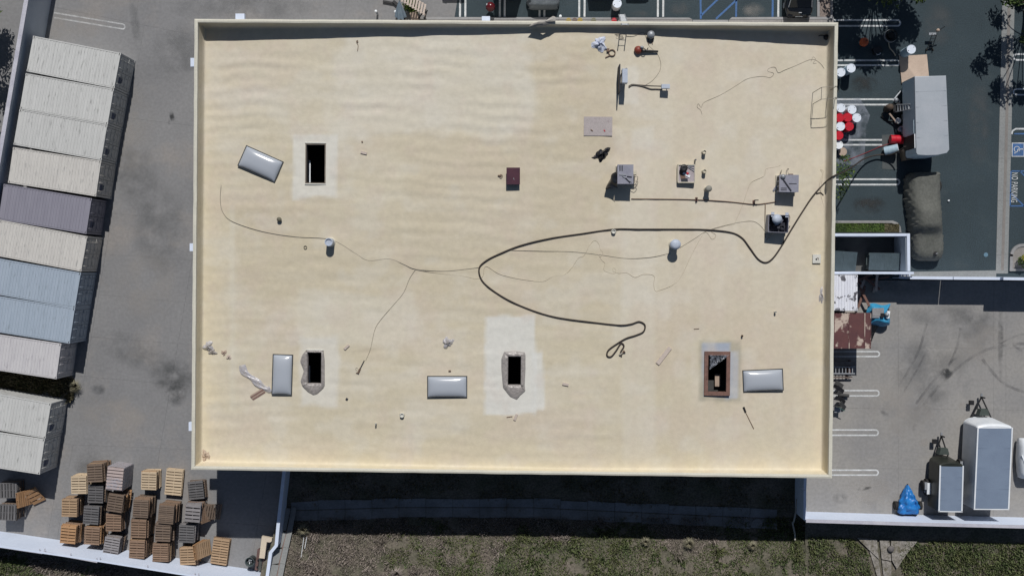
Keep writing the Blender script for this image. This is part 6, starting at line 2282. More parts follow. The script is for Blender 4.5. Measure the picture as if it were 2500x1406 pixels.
MB().tube([(-.12, -.23, .14), (-.12, -.31, .16), (.12, -.31, .16), (.12, -.23, .14)], .02).build('handle', m_whitedrum, tk)
# hand truck
ht_ = thing('hand_truck', 'black folding hand truck standing on the asphalt near the top right', 'hand truck', P(2268, 110, 0), 0)
for sx in (-.16, .16):
    MB().bar((sx, -.35, .05), (sx, .55, .95), .035, .035).build('rail', m_black, ht_)
for k in range(5):
    t_ = .12 + .19 * k
    MB().bar((-.16, -.35 + .9 * t_, .05 + .9 * t_), (.16, -.35 + .9 * t_, .05 + .9 * t_), .03, .03).build('cross_bar', m_black, ht_)
MB().box((0, .62, .55), (.5, .16, .10)).build('toe_plate', m_steel, ht_)
MB().bar((.2, .7, .95), (.62, 1.0, 1.15), .05, .05).build('handle', m_black, ht_)
for sx in (-.22, .22):
    MB().cyl((sx - .03, -.38, .1), (sx + .03, -.38, .1), .1).build('wheel', m_rubber, ht_)
MB().lathe([(.1, 0), (.12, .2), (.02, .26)], 12, (.18, .75, .9)).build('motor', m_card, ht_, smooth=True)
# manhole paint and bits
mh = MB().cyl((0, 0, 0), (0, 0, .008), .15, n=20).build('utility_cover', M('pale_blue_cover', (.12, .22, .30), scale=4))
mh.location = P(2407, 622, -.002)
tag(mh, 'small round pale blue utility cover in the asphalt lane', 'cover')
cup = MB().lathe([(.05, 0), (.07, .11), (.06, .11)], 12).build('paper_cup', m_whitedrum)
cup.location = P(2314, 491, .06)
cup.rotation_euler = (0, rad(85), .3)
tag(cup, 'white paper cup lying on the asphalt beside the covered car', 'cup')

# covered pick-up
def loft_cover(name, secs, mat, label, cat, fold=.03, n=28, seed=0, parent=None):
    """secs: (px left, px right, py, ground height at top, half width factor) along the vehicle"""
    r_ = random.Random(seed)
    ph = [r_.uniform(0, 6.28) for _ in range(6)]
    rings = []
    for i, (x0, x1, py, zt_) in enumerate(secs):
        a, b = P(x0, py, zt_ * .55), P(x1, py, zt_ * .55)
        c = (a + b) / 2
        hw = (b.x - a.x) / 2
        ring = []
        for k in range(n + 1):
            t_ = k / n
            ang = PI * t_
            ex = .42
            cx_ = -math.copysign(abs(math.cos(ang)) ** ex, math.cos(ang))
            sz = abs(math.sin(ang)) ** .55
            side = 1 - sz
            fo_ = fold * (1.2 * side + .10) * (math.sin(i * 1.15 + k * .45 + ph[0]) + .7 * math.sin(i * .8 - k * .7 + ph[1]) + .5 * math.sin(i * 1.9 + ph[2])) * (.5 + float(vnoise(i * .31, k * .2, 5)))
            taper = 1.0 - .16 * sz ** 3 if zt_ > 1.25 else 1 - .05 * sz ** 3
            ring.append((c.x + cx_ * (hw * taper + fo_), c.y + .3 * fo_, max(.01, zt_ * sz + .3 * fo_ * sz)))
        rings.append(ring)
    mb = MB()
    vs = [p_ for r2 in rings for p_ in r2]
    m = n + 1
    mb.add(vs, [(i * m + k, (i + 1) * m + k, (i + 1) * m + k + 1, i * m + k + 1) for i in range(len(rings) - 1) for k in range(n)])
    mb.add(rings[0], [tuple(range(m))])
    mb.add(rings[-1], [tuple(range(m))[::-1]])
    o = mb.build(name, mat, parent, smooth=True)
    if parent is None:
        tag(o, label, cat)
    return o


def refine(secs, sub=5):
    out = []
    pts = catmull([Vector((s_[0], s_[1], s_[3])) for s_ in secs], sub)
    ys = catmull([Vector((s_[2], 0, 0)) for s_ in secs], sub)
    return [(p_.x, p_.y, y_.x, max(.05, p_.z)) for p_, y_ in zip(pts, ys)]


cv = thing('covered_pickup', 'long vehicle under a wrinkled olive-grey cover with a torn corner', 'car', (0, 0, 0))
secs = [(2228, 2294, 421.5, .8), (2220, 2296, 426, 1.2), (2216, 2297, 440, 1.32), (2216, 2297, 470, 1.36), (2218, 2298, 495, 1.5), (2225, 2299, 515, 1.78), (2227, 2300, 540, 1.82), (2227, 2301, 555, 1.72), (2226, 2303, 575, 1.25), (2226, 2304, 600, 1.15), (2229, 2302, 620, 1.08), (2236, 2296, 632, .85), (2246, 2286, 637, .55)]
loft_cover('cover', refine(secs, 9), m_cover, '', '', .03, 44, 4, cv)
MB().lathe([(.14, 0), (.13, .02), (.01, .03)], 10, tuple(P(2284, 619, 1.13))).build('torn_patch', m_black, cv)
MB().box(tuple(P(2287, 619, 1.17)), (.12, .05, .02), .3).build('badge', m_alu, cv)
for px in (2240, 2290):
    for py in (455, 590):
        c = P(px, py, .36)
        wh = thing_part('wheel', cv)
        wh.location = c
        MB().cyl((-.11, 0, 0), (.11, 0, 0), .36, n=18).build('tyre', m_rubber, wh)
        MB().cyl((-.12, 0, 0), (.12, 0, 0), .2, n=12).build('rim', m_alu, wh)

# ================================================================== CARS ALONG THE TOP
def car(px, py_rear, paint, label, L=4.7, Wd=1.86, H=1.48, rz=0.0, group='cars parked along the top edge', suv=False, lamp=None):
    """nose towards +y; origin at the rear bumper"""
    b = P(px, py_rear, .5)
    o = thing('parked_car', label, 'car', (b.x, b.y, 0), rz, group)

    def ring(y, hw, z0, z1, n=7):
        pts = []
        for k in range(n):
            a = PI * k / (n - 1)
            pts.append((-hw * (abs(math.cos(a)) ** .35) * (1 if math.cos(a) > 0 else -1), y, z0 + (z1 - z0) * (math.sin(a) ** .5)))
        return [(hw * .92, y, z0 - .18), (-hw * .92, y, z0 - .18)][::-1] + pts
    hw = Wd / 2
    body = [ring(0.0, hw * .70, .42, .62), ring(.06, hw * .82, .42, .84), ring(.25, hw * .93, .42, .95), ring(.8, hw, .42, .98), ring(L * .5, hw, .42, .98), ring(L - .9, hw * .98, .42, .92), ring(L - .25, hw * .90, .42, .80), ring(L - .05, hw * .75, .42, .68), ring(L, hw * .6, .42, .58)]
    MB().loft(body).build('body', paint, o, smooth=True)

    def cabring(y, wb, wt, zb, zt_):
        return [(wb, y, zb), (wt, y, zt_), (wt * .5, y, zt_ + .04), (-wt * .5, y, zt_ + .04), (-wt, y, zt_), (-wb, y, zb)]
    r0 = .35 if suv else .55
    cab = [cabring(r0, hw * .80, hw * .74, .93, .96), cabring(r0 + (.35 if suv else .75), hw * .86, hw * .70, .95, H - .03), cabring(L * .45, hw * .88, hw * .70, .95, H), cabring(L * .62, hw * .86, hw * .68, .95, H - .06), cabring(L * .76, hw * .80, hw * .74, .92, .95)]
    MB().loft(cab).build('windows', m_glass, o)
    y1, y2 = r0 + (.38 if suv else .78), L * .61
    MB().loft([[(hw * .70, y, z_ - .02), (hw * .66, y, z_ + .03), (-hw * .66, y, z_ + .03), (-hw * .70, y, z_ - .02)] for y, z_ in ((y1, H + .005), (L * .45, H + .03), (y2, H - .02))]).build('roof', paint, o)
    for sx in (-1, 1):
        MB().box((sx * hw * .66, .05, .78), (.3, .08, .14), sx * .25).build('tail_lamp', lamp or m_taillamp, o)
        MB().box((sx * hw * .66, L - .16, .72), (.34, .16, .12), -sx * .3).build('headlight', m_lamp, o)
        MB().box((sx * (hw + .08), L * .66, 1.0), (.18, .1, .14)).build('mirror', paint, o)
        MB().bar((sx * hw * .82, r0 + .02, .96), (sx * hw * .70, y1, H + .0), .05, .04).build('window_edge_shine', m_alu, o)  # pale bars put in as the shine along the window edges
        for y in (.85, L - .85):
            wh = thing_part('wheel', o)
            wh.location = (sx * (hw - .12), y, .33)
            MB().cyl((-.11, 0, 0), (.11, 0, 0), .33, n=18).build('tyre', m_rubber, wh)
            MB().cyl((-.12, 0, 0), (.12, 0, 0), .2, n=12).build('rim', m_alu, wh)
    MB().box((0, .01, .62), (.5, .03, .12)).build('number_plate', m_whitedrum, o)
    MB().box((0, .2, .965), (.2, .05, .012)).build('emblem', m_alu, o)
    return o


m_paint_w = M('white_car_paint', (.55, .57, .6), scale=2, rough=.25, fine=0)
m_paint_s = M('silver_car_paint', (.25, .27, .3), scale=2, rough=.25, fine=0, metal=.3)
m_paint_r = M('maroon_car_paint', (.10, .01, .015), scale=2, rough=.25, fine=0)
car(1949, 43, m_blackpaint, 'glossy black car at the top beside the narrow island', 4.7, 1.95, lamp=m_glass)
car(1470, -13, m_paint_w, 'white van mostly beyond the top edge, left of the white drum', 4.9, 2.05, 1.95, suv=True)
car(1560, -24, m_paint_s, 'silver car mostly beyond the top edge, right of the white drum', 4.6, 1.9, 1.7, suv=True)
car(1240, -10, m_paint_r, 'tall maroon van mostly beyond the top edge, right of the red kettle', 5.0, 2.1, 2.55, suv=True)
car(1108, -22, m_paint_s, 'silver car beyond the top edge, nearest the slatted stair', 4.6, 1.85, 1.6, suv=True)
cc_ = thing('covered_car', 'car under a crumpled grey cover at the top edge', 'car', (0, 0, 0))
secs = [(1300, 1356, 22, .75), (1291, 1363, 16, 1.0), (1289, 1365, 0, 1.15), (1289, 1365, -20, 1.5), (1291, 1364, -60, 1.6), (1291, 1364, -90, 1.5), (1292, 1363, -115, 1.05), (1296, 1360, -145, .9), (1304, 1350, -152, .5)]
loft_cover('cover', refine(secs)[::-1], m_greycover, '', '', .06, 30, 9, cc_)
for px in (1302, 1352):
    for py in (-5, -125):
        c = P(px, py, .33)
        wh = thing_part('wheel', cc_)
        wh.location = c
        MB().cyl((-.1, 0, 0), (.1, 0, 0), .33, n=16).build('tyre', m_rubber, wh)
        MB().cyl((-.11, 0, 0), (.11, 0, 0), .18, n=12).build('rim', m_alu, wh)
# objects by the top pavement
drum(1507, 9, m_whitedrum, m_drumlid, 'white drum standing alone at the top edge', .95)
kt = thing('kettle_barbecue', 'dark red oval kettle at the top edge beside the white light housing', 'barbecue', P(1198, 24, 0))
MB().lathe([(.04, .42), (.26, .48), (.33, .66), (.30, .86), (.15, 1.0), (.02, 1.02)], 20).build('bowl', m_paint_r, kt, smooth=True)
for k in range(3):
    a = k * 2.1
    MB().bar((.16 * math.cos(a), .16 * math.sin(a), .46), (.3 * math.cos(a), .3 * math.sin(a), 0), .03, .03).build('leg', m_black, kt)
MB().box((-.24, .12, .9), (.08, .12, .03)).build('handle', m_alu, kt)
for i, (px, m1, lab) in enumerate(((1388, m_yellow, 'yellow pail, leftmost of the row under the top parapet'), (1403, m_brown, 'dark yellow-rimmed pail second in the row under the top parapet'), (1416, m_yellow, 'yellow pail third in the row under the top parapet'), (1449, M('olive_pail', (.20, .19, .12), scale=4), 'olive grey pail standing apart under the top parapet'), (1499, m_red, 'bright red pail under the top parapet by the ladder'))):
    b = P(px, 51.5, .4)
    o = thing('pail', lab, 'pail', (b.x, b.y, .12), 0, 'pails on the top pavement')
    MB().lathe([(.14, 0), (.16, .03), (.17, .36), (.18, .38), (.01, .385)], 16).build('pail_body', m1, o)
    MB().tube([(-.17, 0, .3), (-.12, .05, .42), (.12, .05, .42), (.17, 0, .3)], .01).build('handle', m_steel, o)
lamp = MB().lathe([(.05, 0), (.09, .03), (.1, .1), (.02, .14)], 12).build('white_globe', m_whitedrum)
lamp.location = P(1368, 41, .0)
tag(lamp, 'small white globe on the asphalt beside the dusty plastic sheet', 'globe')
for px, py, lab in ((922, 36, 'small white bollard cap left of the pale blue cloth'), (969, 37, 'small white bollard cap touching the pale blue cloth')):
    o = thing('bollard', lab, 'bollard', P(px, py, 0), 0, 'white bollards at the top')
    MB().cyl((0, 0, 0), (0, 0, .85), .07, n=12).build('post', m_steel, o)
    MB().lathe([(.085, .85), (.09, .9), (.03, .95)], 12).build('cap', m_whitedrum, o)
# shade cloth hanging from a post
um = thing('folded_umbrella', 'pale blue folded umbrella with dark pole at the top edge', 'umbrella', P(980, 48, 0))
u0, u1 = Vector((0, 0, .05)), Vector((.15, .55, 2.6))
MB().cyl(u0, (.2, .72, 3.0), .03, n=8).build('pole', m_steel, um)
rings = []
for t_, r_ in ((.05, .32), (.3, .27), (.6, .18), (.85, .09), (1.0, .03)):
    c = Vector((0, .02, .35)).lerp(u1, t_)
    rings.append([c + Vector((r_ * (1 + .3 * math.cos(6 * a)) * math.cos(a), .6 * r_ * (1 + .3 * math.cos(6 * a)) * math.sin(a), 0)) for a in [2 * PI * k / 24 for k in range(24)]])
MB().loft(rings).build('canopy', M('pale_blue_canvas', (.33, .43, .55), (.27, .37, .50), 3, .85), um, smooth=False)
MB().cyl((0, 0, 0), (0, 0, .08), .3, n=16).build('base', m_black, um)
cr = thing('cantilever_arm', 'dark jointed arm lying left of the folded umbrella', 'arm', (0, 0, 0))
a, b = P(935, 4, .1), P(968, 10, .1)
MB().bar(a, b, .14, .1).build('beam', m_black, cr)
MB().bar(P(960, 4, .12), P(972, 14, .12), .2, .18).build('joint', m_black, cr)
# slatted stair and hedge
stt = thing('slatted_stair', 'weathered slatted stair descending beside the hedge at the top edge', 'stair', (0, 0, 0))
p0, p1 = P(984, -8, 1.6), P(1036, 24, 1.0)
for k in range(9):
    c = p0.lerp(p1, k / 8)
    MB().box(tuple(c), (.13, .75, .05), rad(-12)).build('slat', m_wood_pale, stt)
dd = (p1 - p0)
for s_ in (-.33, .33):
    MB().bar(p0 + Vector((.05, s_, -.06)), p1 + Vector((.05, s_, -.06)), .06, .08).build('stringer', m_wood_pale, stt)
for e in (p0, p1):
    for s_ in (-.3, .3):
        MB().box((e.x, e.y + s_, (e.z - .1) / 2), (.08, .08, e.z - .1)).build('post', m_wood_pale, stt)
lo = P(1016, 55, .1)
for s_ in (0, .5):
    MB().bar(P(1036, 26, .95) + Vector((s_ * .4, 0, 0)), lo + Vector((s_, 0, 0)), .07, .07).build('brace', m_black, stt)
mb = MB()
for k in range(8):
    q = P(994 + 3.2 * k, 18 + 2.4 * k - 8 * (k % 2), 0)
    leaves(mb, (q.x, q.y, .4), .38, 90, .09, .9, 300 + k)
for k in range(3):
    q = P(1002 + 5 * k, 2, 0)
    leaves(mb, (q.x, q.y, .5), .4, 80, .09, .9, 320 + k)
hd = thing('hedge', 'dark green hedge between the folded umbrella and the slatted stair', 'hedge', (0, 0, 0))
mb.build('foliage', m_leaf2, hd)
q = P(1003, 18, 0)
MB().cyl((q.x, q.y, 0), (q.x, q.y, .4), .04, n=6).build('stem', m_bark, hd)
for px, mt in ((1012, m_card),):
    bl = MB().box((0, 0, .3), (.5, .55, .6), .2).build('planter_box', m_card)
    bl.location = P(1013, 45, 0)
    tag(bl, 'brown box under the slatted stair', 'box')

# ================================================================== EAST SIDE LOW BUILDINGS AND STUFF
ce_ = thing('small_container', 'short white container with peeling dark patches against the warehouse', 'container', (0, 0, 0))
z = 2.55
x0, x1 = P(1975, 700, z).x, P(2093.5, 700, z).x
y0, y1 = P(2050, 671, z).y, P(2050, 758.5, z).y
n = 16
mb = MB()
prof = []
for i in range(n):
    pth = (x1 - x0 - .24) / n
    a = x0 + .12 + i * pth
    prof += [(a, 0), (a + pth * .45, 0), (a + pth * .6, -.04), (a + pth * .9, -.04)]
prof = [(x0, 0)] + prof + [(x1 - .1, 0), (x1, 0)]
o_ = len(mb.v)
mb.v += [(x_, y_, z + d) for x_, d in prof for y_ in (y1, y0)]
mb.f += [(2 * i, 2 * i + 2, 2 * i + 3, 2 * i + 1) for i in range(len(prof) - 1)]
mb.build('roof_panel', m_peel, ce_)
MB().box(((x0 + x1) / 2, (y0 + y1) / 2, z / 2 - .03), (x1 - x0, y0 - y1, z - .10)).build('body', m_peel, ce_)
for x_ in (x0 + .09, x1 - .09):
    for y_ in (y0 - .08, y1 + .08):
        MB().box((x_, y_, z - .02), (.18, .16, .10)).build('corner_casting', m_peel, ce_)
        MB().box((x_, y_, z + .032), (.06, .09, .006)).build('slot_shade', m_dark, ce_)  # dark plate painted as the shade of the casting hole
for s_ in (-1, 1):
    MB().box((x1 + .02, (y0 + y1) / 2 + s_ * .58, z / 2), (.03, 1.1, z - .3)).build('door', m_peel, ce_)

sd_ = thing('rusted_shed', 'low shed with rust-red sheet roof below the peeling container', 'shed', (0, 0, 0))
z = 2.3
xs_ = [P(px, 800, z).x for px in (1975, 2036.5, 2073, 2111, 2125.5)]
y0, y1 = P(2080, 763.5, z).y, P(2080, 850.5, z).y
for i in range(4):
    a, b = xs_[i], xs_[i + 1]
    MB().box(((a + b) / 2, (y0 + y1) / 2, z), (b - a - .02, y0 - y1, .05)).build('roof_sheet', m_rust, sd_)
    MB().box((b - .01, (y0 + y1) / 2, z + .045), (.05, y0 - y1, .04)).build('standing_seam', m_rust, sd_)
MB().box(((xs_[0] + xs_[-1]) / 2 - .1, (y0 + y1) / 2, (z - .03) / 2), (xs_[-1] - xs_[0] - .3, y0 - y1 - .15, z - .03)).build('wall', m_brown, sd_)

# blue tarp over machinery
bt = thing('tarped_machine', 'machine on a cart half covered by a cyan blue tarp', 'machine', P(2141, 768, 0))
MB().box((0, 0, .45), (1.2, .9, .5)).build('cart', m_dgrey, bt)
mb = MB()


def tarp(u, v):
    x = -.85 + 1.55 * u + .06 * math.sin(8 * v)
    y = -.75 + 1.5 * v + .07 * math.sin(7 * u)
    e = max(abs(u - .5), abs(v - .5)) * 2
    z = .95 - .5 * max(0, e - .55) / .45 + .05 * math.sin(9 * u + 3 * v) * math.sin(11 * v)
    return (x, y, max(.08, z))


mb.grid(18, 18, tarp)
mb.build('tarp', m_cyantarp, bt, smooth=True)
MB().box((-.3, .22, 1.02), (.8, .55, .12), .03).build('grey_panel', M('grey_panel', (.26, .26, .27), scale=3), bt)
MB().box((-.45, -.05, 1.0), (.5, .25, .10)).build('pale_panel', m_alu, bt)
MB().lathe([(.1, 0), (.16, .1), (.12, .3), (.02, .34)], 14, (.3, .05, .92)).build('engine', m_alu, bt, smooth=True)
MB().bar((.35, -.2, 1.05), (.42, .3, 1.05), .2, .12).build('exhaust', m_whitedrum, bt)
MB().box((-.02, 0, 1.02), (.25, .3, .2)).build('carburettor', m_black, bt)
for k in range(5):
    a = P(2128 + 4 * k, 795, .5)
    b = P(2126 + 2 * k, 838 - 6 * k, .02)
    MB().bar(a - bt.location, b - bt.location, .05, .03).build('leaning_bar', m_black, bt)
for sx in (-.5, .5):
    for sy in (-.4, .4):
        MB().cyl((sx - .05, sy, .16), (sx + .05, sy, .16), .16, n=14).build('wheel', m_rubber, bt)
df = thing('debris_heap', 'dark timber debris in the shade behind the tarped machine', 'debris', P(2115, 705, 0))
for k in range(9):
    r_ = random.Random(k)
    a = Vector((r_.uniform(-.9, .9), r_.uniform(-.8, .8), .12 + .07 * k))
    an = r_.uniform(0, PI)
    MB().bar(a - Vector((math.cos(an), math.sin(an), 0)) * .7, a + Vector((math.cos(an), math.sin(an), 0)) * .7, .16, .06).build('timber', m_wood_dark if k % 3 else m_wood_pale, df)

# folding ladder stack and boards leaning out from the wall
def lean_item(name, label, cat, y0, y1, xe, mats, rungs=False, z=.35):
    o = thing(name, label, cat, (0, 0, 0))
    a0, a1 = P(2005, y0, z), P(xe, y0, z)
    b0, b1 = P(2005, y1, z), P(xe, y1, z)
    if rungs:
        for a, b in ((a0, a1), (b0, b1)):
            MB().bar(a, b, .07, .09).build('rail', mats[0], o)
        for k in range(10):
            t_ = (k + .3) / 10
            MB().bar(a0.lerp(a1, t_), b0.lerp(b1, t_), .05, .04).build('rung', mats[0], o)
    else:
        MB().add([a0, a1, b1, b0] + [p_ - Vector((0, 0, .06)) for p_ in (a0, a1, b1, b0)], [(3, 2, 1, 0), (4, 5, 6, 7), (0, 1, 5, 4), (1, 2, 6, 5), (2, 3, 7, 6), (3, 0, 4, 7)]).build('board', mats[0], o)
    for p_ in (a0.lerp(a1, .1), a1.lerp(a0, .15)):
        q_ = Vector((p_.x, (a0.y + b0.y) / 2, (z - .05) / 2))
        MB().box(tuple(q_), (.12, abs(a0.y - b0.y) + .1, z - .06)).build('bearer', m_wood_dark, o)
    return o


lean_item('stacked_boards', 'grey boards stacked above the ladder by the right wall', 'timber', 882, 892, 2089, [M('grey_board', (.20, .19, .19), (.16, .15, .15), 3)])
lean_item('aluminium_ladder', 'aluminium ladder lying out from the right wall below the rusted shed', 'ladder', 895.5, 911.5, 2087, [m_alu], True, .6)
lean_item('stacked_boards', 'thin brown plank below the ladder by the right wall', 'timber', 919, 922, 2081, [m_card])
cb = thing('chair_heap', 'dark folded chairs and frames heaped against the right wall', 'chair', P(2040, 962, 0), 0)
for k in range(5):
    MB().bar((-.1 + .05 * k, .9 - .35 * k, .3 + .1 * k), (.45 + .04 * k, .55 - .38 * k, .15), .30, .05).build('frame_board', m_black if k % 2 else m_dgrey, cb)
MB().cyl((.1, .0, .3), (.85, -.08, .2), .12, n=10).build('rolled_mat', m_dgrey, cb)
gc = thing('garden_chair', 'green and grey metal chair poking out from the right wall', 'chair', P(2040, 997, 0))
MB().box((0, 0, .42), (.45, .45, .04)).build('seat', m_steel, gc)
for sx in (-.2, .2):
    for sy in (-.2, .2):
        MB().box((sx, sy, .2), (.03, .03, .4)).build('leg', M('green_metal', (.05, .12, .10), scale=3), gc)
MB().bar((-.2, .25, .8), (.42, -.05, .78), .04, .04).build('arm', M('green_metal', (.05, .12, .10), scale=3), gc)
MB().box((0, .22, .65), (.45, .03, .42)).build('backrest', m_dgrey, gc)
# white gate step between enclosure and wall
gt = thing('access_gate', 'small white ladder-like gate beside the dumpster enclosure', 'gate', (0, 0, 0))
for y_ in (670.5, 678.5):
    MB().bar(P(2197, y_, 1.4), P(2221, y_, 1.4), .05, .06).build('rail', m_white_wall, gt)
for x_ in (2197, 2205, 2213, 2221):
    MB().bar(P(x_, 670.5, 1.37), P(x_, 678.5, 1.37), .05, .05).build('bar', m_white_wall, gt)
for x_ in (2197, 2221):
    for y_ in (670.5, 678.5):
        q_ = P(x_, y_, 1.35)
        MB().box((q_.x, q_.y, .67), (.05, .05, 1.34)).build('post', m_white_wall, gt)

# ---- cargo trailers
def cargo(corners, z, paint, roofm, label, nosepx, front_len=.45, trim=m_trailer):
    """corners NW NE SE SW of the roof in pixels at height z; nose towards the top of the photo"""
    C = [P(*q_, z) for q_ in corners]
    o = thing('cargo_trailer', label, 'trailer', (0, 0, 0))
    u = ((C[1] - C[0]) + (C[2] - C[3])).normalized()
    v = ((C[0] - C[3]) + (C[1] - C[2])).normalized()
    W = ((C[1] - C[0]).length + (C[2] - C[3]).length) / 2
    L = ((C[0] - C[3]).length + (C[1] - C[2]).length) / 2
    c = sum(C, Vector()) / 4
    c.z = 0

    def at(x, y, z_):
        return c + u * x + v * y + Vector((0, 0, z_))
    bev = .09
    prof = []
    hw, hl = W / 2, L / 2
    arc = [(-hw + (1 - math.cos(a)) * hw, hl + front_len * math.sin(a)) for a in [PI * k / 12 for k in range(13)]]
    plan = [(-hw, -hl)] + [(x, y) for x, y in arc] + [(hw, -hl)]
    plan = plan[::-1]
    rings = []
    for z_, k in ((.42, 1.0), (z - .22, 1.0), (z - .08, .985), (z - .015, .95)):
        rings.append([at(x * k, (y if y < hl else hl + (y - hl) * (1 if z_ < z - .3 else .55)) * (1 if y < 0 else k), z_) for x, y in plan])
    MB().loft(rings).build('body', paint, o, smooth=False)
    mb = MB()
    q = [at(-hw + bev, -hl + .04, z - .01), at(hw - bev, -hl + .04, z - .01), at(hw - bev, hl - .06, z - .01), at(-hw + bev, hl - .06, z - .01)]
    mb.grid(6, 10, lambda a, b: q[0].lerp(q[1], a).lerp(q[3].lerp(q[2], a), b) + Vector((0, 0, .025 * math.sin(PI * a) + .012)))
    mb.build('roof', roofm, o, smooth=True)
    for sx in (-1, 1):
        MB().bar(at(sx * (hw - .05), -hl, z - .005), at(sx * (hw - .05), hl, z - .005), .09, .05).build('roof_trim', trim, o)
        MB().bar(at(sx * (hw + .12), -hl * .45, .78), at(sx * (hw + .12), hl * .05, .78), .26, .05).build('fender', trim if paint is not m_trailer else m_alu, o)
        for y in (-hl * .32, -hl * .05):
            wh = thing_part('wheel', o)
            wh.location = at(sx * (hw + .12), y, .36)
            wh.rotation_euler.z = math.atan2(u.y, u.x)
            MB().cyl((-.1, 0, 0), (.1, 0, 0), .36, n=18).build('tyre', m_rubber, wh)
            MB().cyl((-.11, 0, 0), (.11, 0, 0), .2, n=12).build('rim', m_alu, wh)
    MB().bar(at(-hw, -hl, z - .01), at(hw, -hl, z - .01), .07, .06).build('rear_trim', trim, o)
    for k in range(1, 4):
        yy = -hl + L * k / 4
        MB().bar(at(-hw + .1, yy, z + .015), at(hw - .1, yy, z + .015), .03, .02).build('roof_seam', roofm, o)
    # tongue, jack and nose box
    yn = hl + front_len
    tip = at(-.05, yn + 1.35, .48)
    for sx in (-1, 1):
        MB().bar(at(sx * hw * .55, yn - .05, .48), tip, .07, .1).build('tongue', m_black, o)
    MB().bar(tip + Vector((0, 0, -.1)), tip + Vector((0, 0, .5)), .09, .09).build('jack', m_black, o)
    MB().cyl(tip + v * .05, tip + v * .25, .07, n=10).build('coupler', m_steel, o)
    rr = []
    for z_, k in ((.5, 1.0), (.92, .85)):
        rr.append([at(-.42 * k, yn + .12, z_), at(.42 * k, yn + .12, z_), at(.28 * k, yn + .55, z_), at(-.28 * k, yn + .55, z_)])
    MB().loft(rr).build('tongue_box', M('tongue_box_grey', (.05, .065, .06), scale=3), o)
    MB().box(tuple(at(-hw * .6, yn + .95, .45)), (.28, .3, .25)).build('battery_box', m_black, o)
    MB().bar(at(hw * .55, -hl - .06, .5), at(-hw * .55, -hl - .06, .5), .06, .12).build('bumper', m_dgrey, o)
    return o


cargo(((2386, 1043), (2473, 1043), (2464, 1243), (2377, 1242)), 2.55, m_trailer, m_trailer_roof, 'large white enclosed trailer with blue-grey roof', None, .45)
cargo(((2294, 1136), (2353, 1136), (2350, 1249), (2290.5, 1247)), 2.15, m_blacktrailer, m_trailer_roof, 'smaller black enclosed trailer with blue-grey roof', None, .4)
# spare wheel on the black trailer side
sw_ = thing('spare_wheel', 'spare wheel with silver cover beside the black trailer', 'wheel', P(2251, 1184, .45))
MB().cyl((-.02, 0, 0), (.2, 0, 0), .36, n=20).build('tyre', m_rubber, sw_)
MB().box((.14, .02, .2), (.18, .5, .34)).build('bracket', m_alu, sw_)
# boat-like white body at the right edge
bo = thing('tarped_boat', 'white rounded boat hull under cover at the right edge', 'boat', P(2497, 1115, 0))
rings = []
for y, hw_, zt_ in ((-1.35, .52, .95), (-.9, .62, 1.15), (0, .68, 1.25), (.9, .64, 1.2), (1.3, .58, 1.1), (1.42, .5, .9)):
    rings.append([(hw_ * math.copysign(abs(math.cos(a)) ** .5, -math.cos(a)), y, .35 + (zt_ - .35) * math.sin(a) ** .6) for a in [PI * k / 14 for k in range(15)]])
MB().loft(rings).build('hull_cover', m_trailer, bo, smooth=True)
MB().bar((-.62, .35, 1.1), (-.35, -.55, 1.25), .05, .04).build('strap', m_whitedrum, bo)
for sx in (-.45, .45):
    MB().box((sx, 0, .18), (.1, 1.6, .36)).build('cradle', m_dgrey, bo)
# blue tarped cart
bc = thing('tarped_cart', 'small two-wheeled cart heaped under a bright blue tarp', 'cart', P(2212, 1222, 0))
rings = []
for y, hw_, zt_ in [(-.80, .70, .5)] + [(y_, float(np.interp(y_, [-.78, -.3, .1, .5, .85, 1.12, 1.2], [.73, .72, .55, .38, .22, .08, .02])) * (1 + .05 * math.sin(17 * y_)), float(np.interp(y_, [-.78, -.7, -.3, .1, .5, .85, 1.12, 1.2], [.7, .85, .95, .95, .8, .6, .42, .35])) * (1 + .06 * math.sin(13 * y_))) for y_ in np.linspace(-.78, 1.2, 22)]:
    ring = []
    for k in range(23):
        a = PI * k / 22
        f = 1 + .10 * math.sin(5 * a + 3 * y) + .07 * math.sin(11 * a - 7 * y)
        ring.append((-hw_ * math.copysign(abs(math.cos(a)) ** .6, math.cos(a)) * f, y, .12 + (zt_ - .12) * math.sin(a) ** .7 * (1 + .12 * math.sin(6 * a + 6 * y) + .07 * math.sin(13 * a - 9 * y))))
    rings.append(ring)
MB().loft(rings).build('tarp', m_bluetarp, bc, smooth=True)
for sx in (-1, 1):
    wh = thing_part('wheel', bc)
    wh.location = (sx * .84, -.25, .30)
    MB().cyl((-.1, 0, 0), (.1, 0, 0), .30, n=18).build('tyre', m_rubber, wh)
    MB().cyl((-.11, 0, 0), (.11, 0, 0), .14, n=12).build('rim', m_dgrey, wh)
MB().box((0, -.88, .3), (1.3, .14, .12)).build('tail_bar', m_black, bc)
MB().bar((0, .4, .25), (0, 1.25, .25), .07, .07).build('tongue', m_black, bc)
MB().bar((-.3, -.6, .3), (.3, -.6, .3), .5, .06).build('deck', m_dgrey, bc)
MB().bar((-.84, -.25, .3), (.84, -.25, .3), .05, .05).build('axle', m_dgrey, bc)

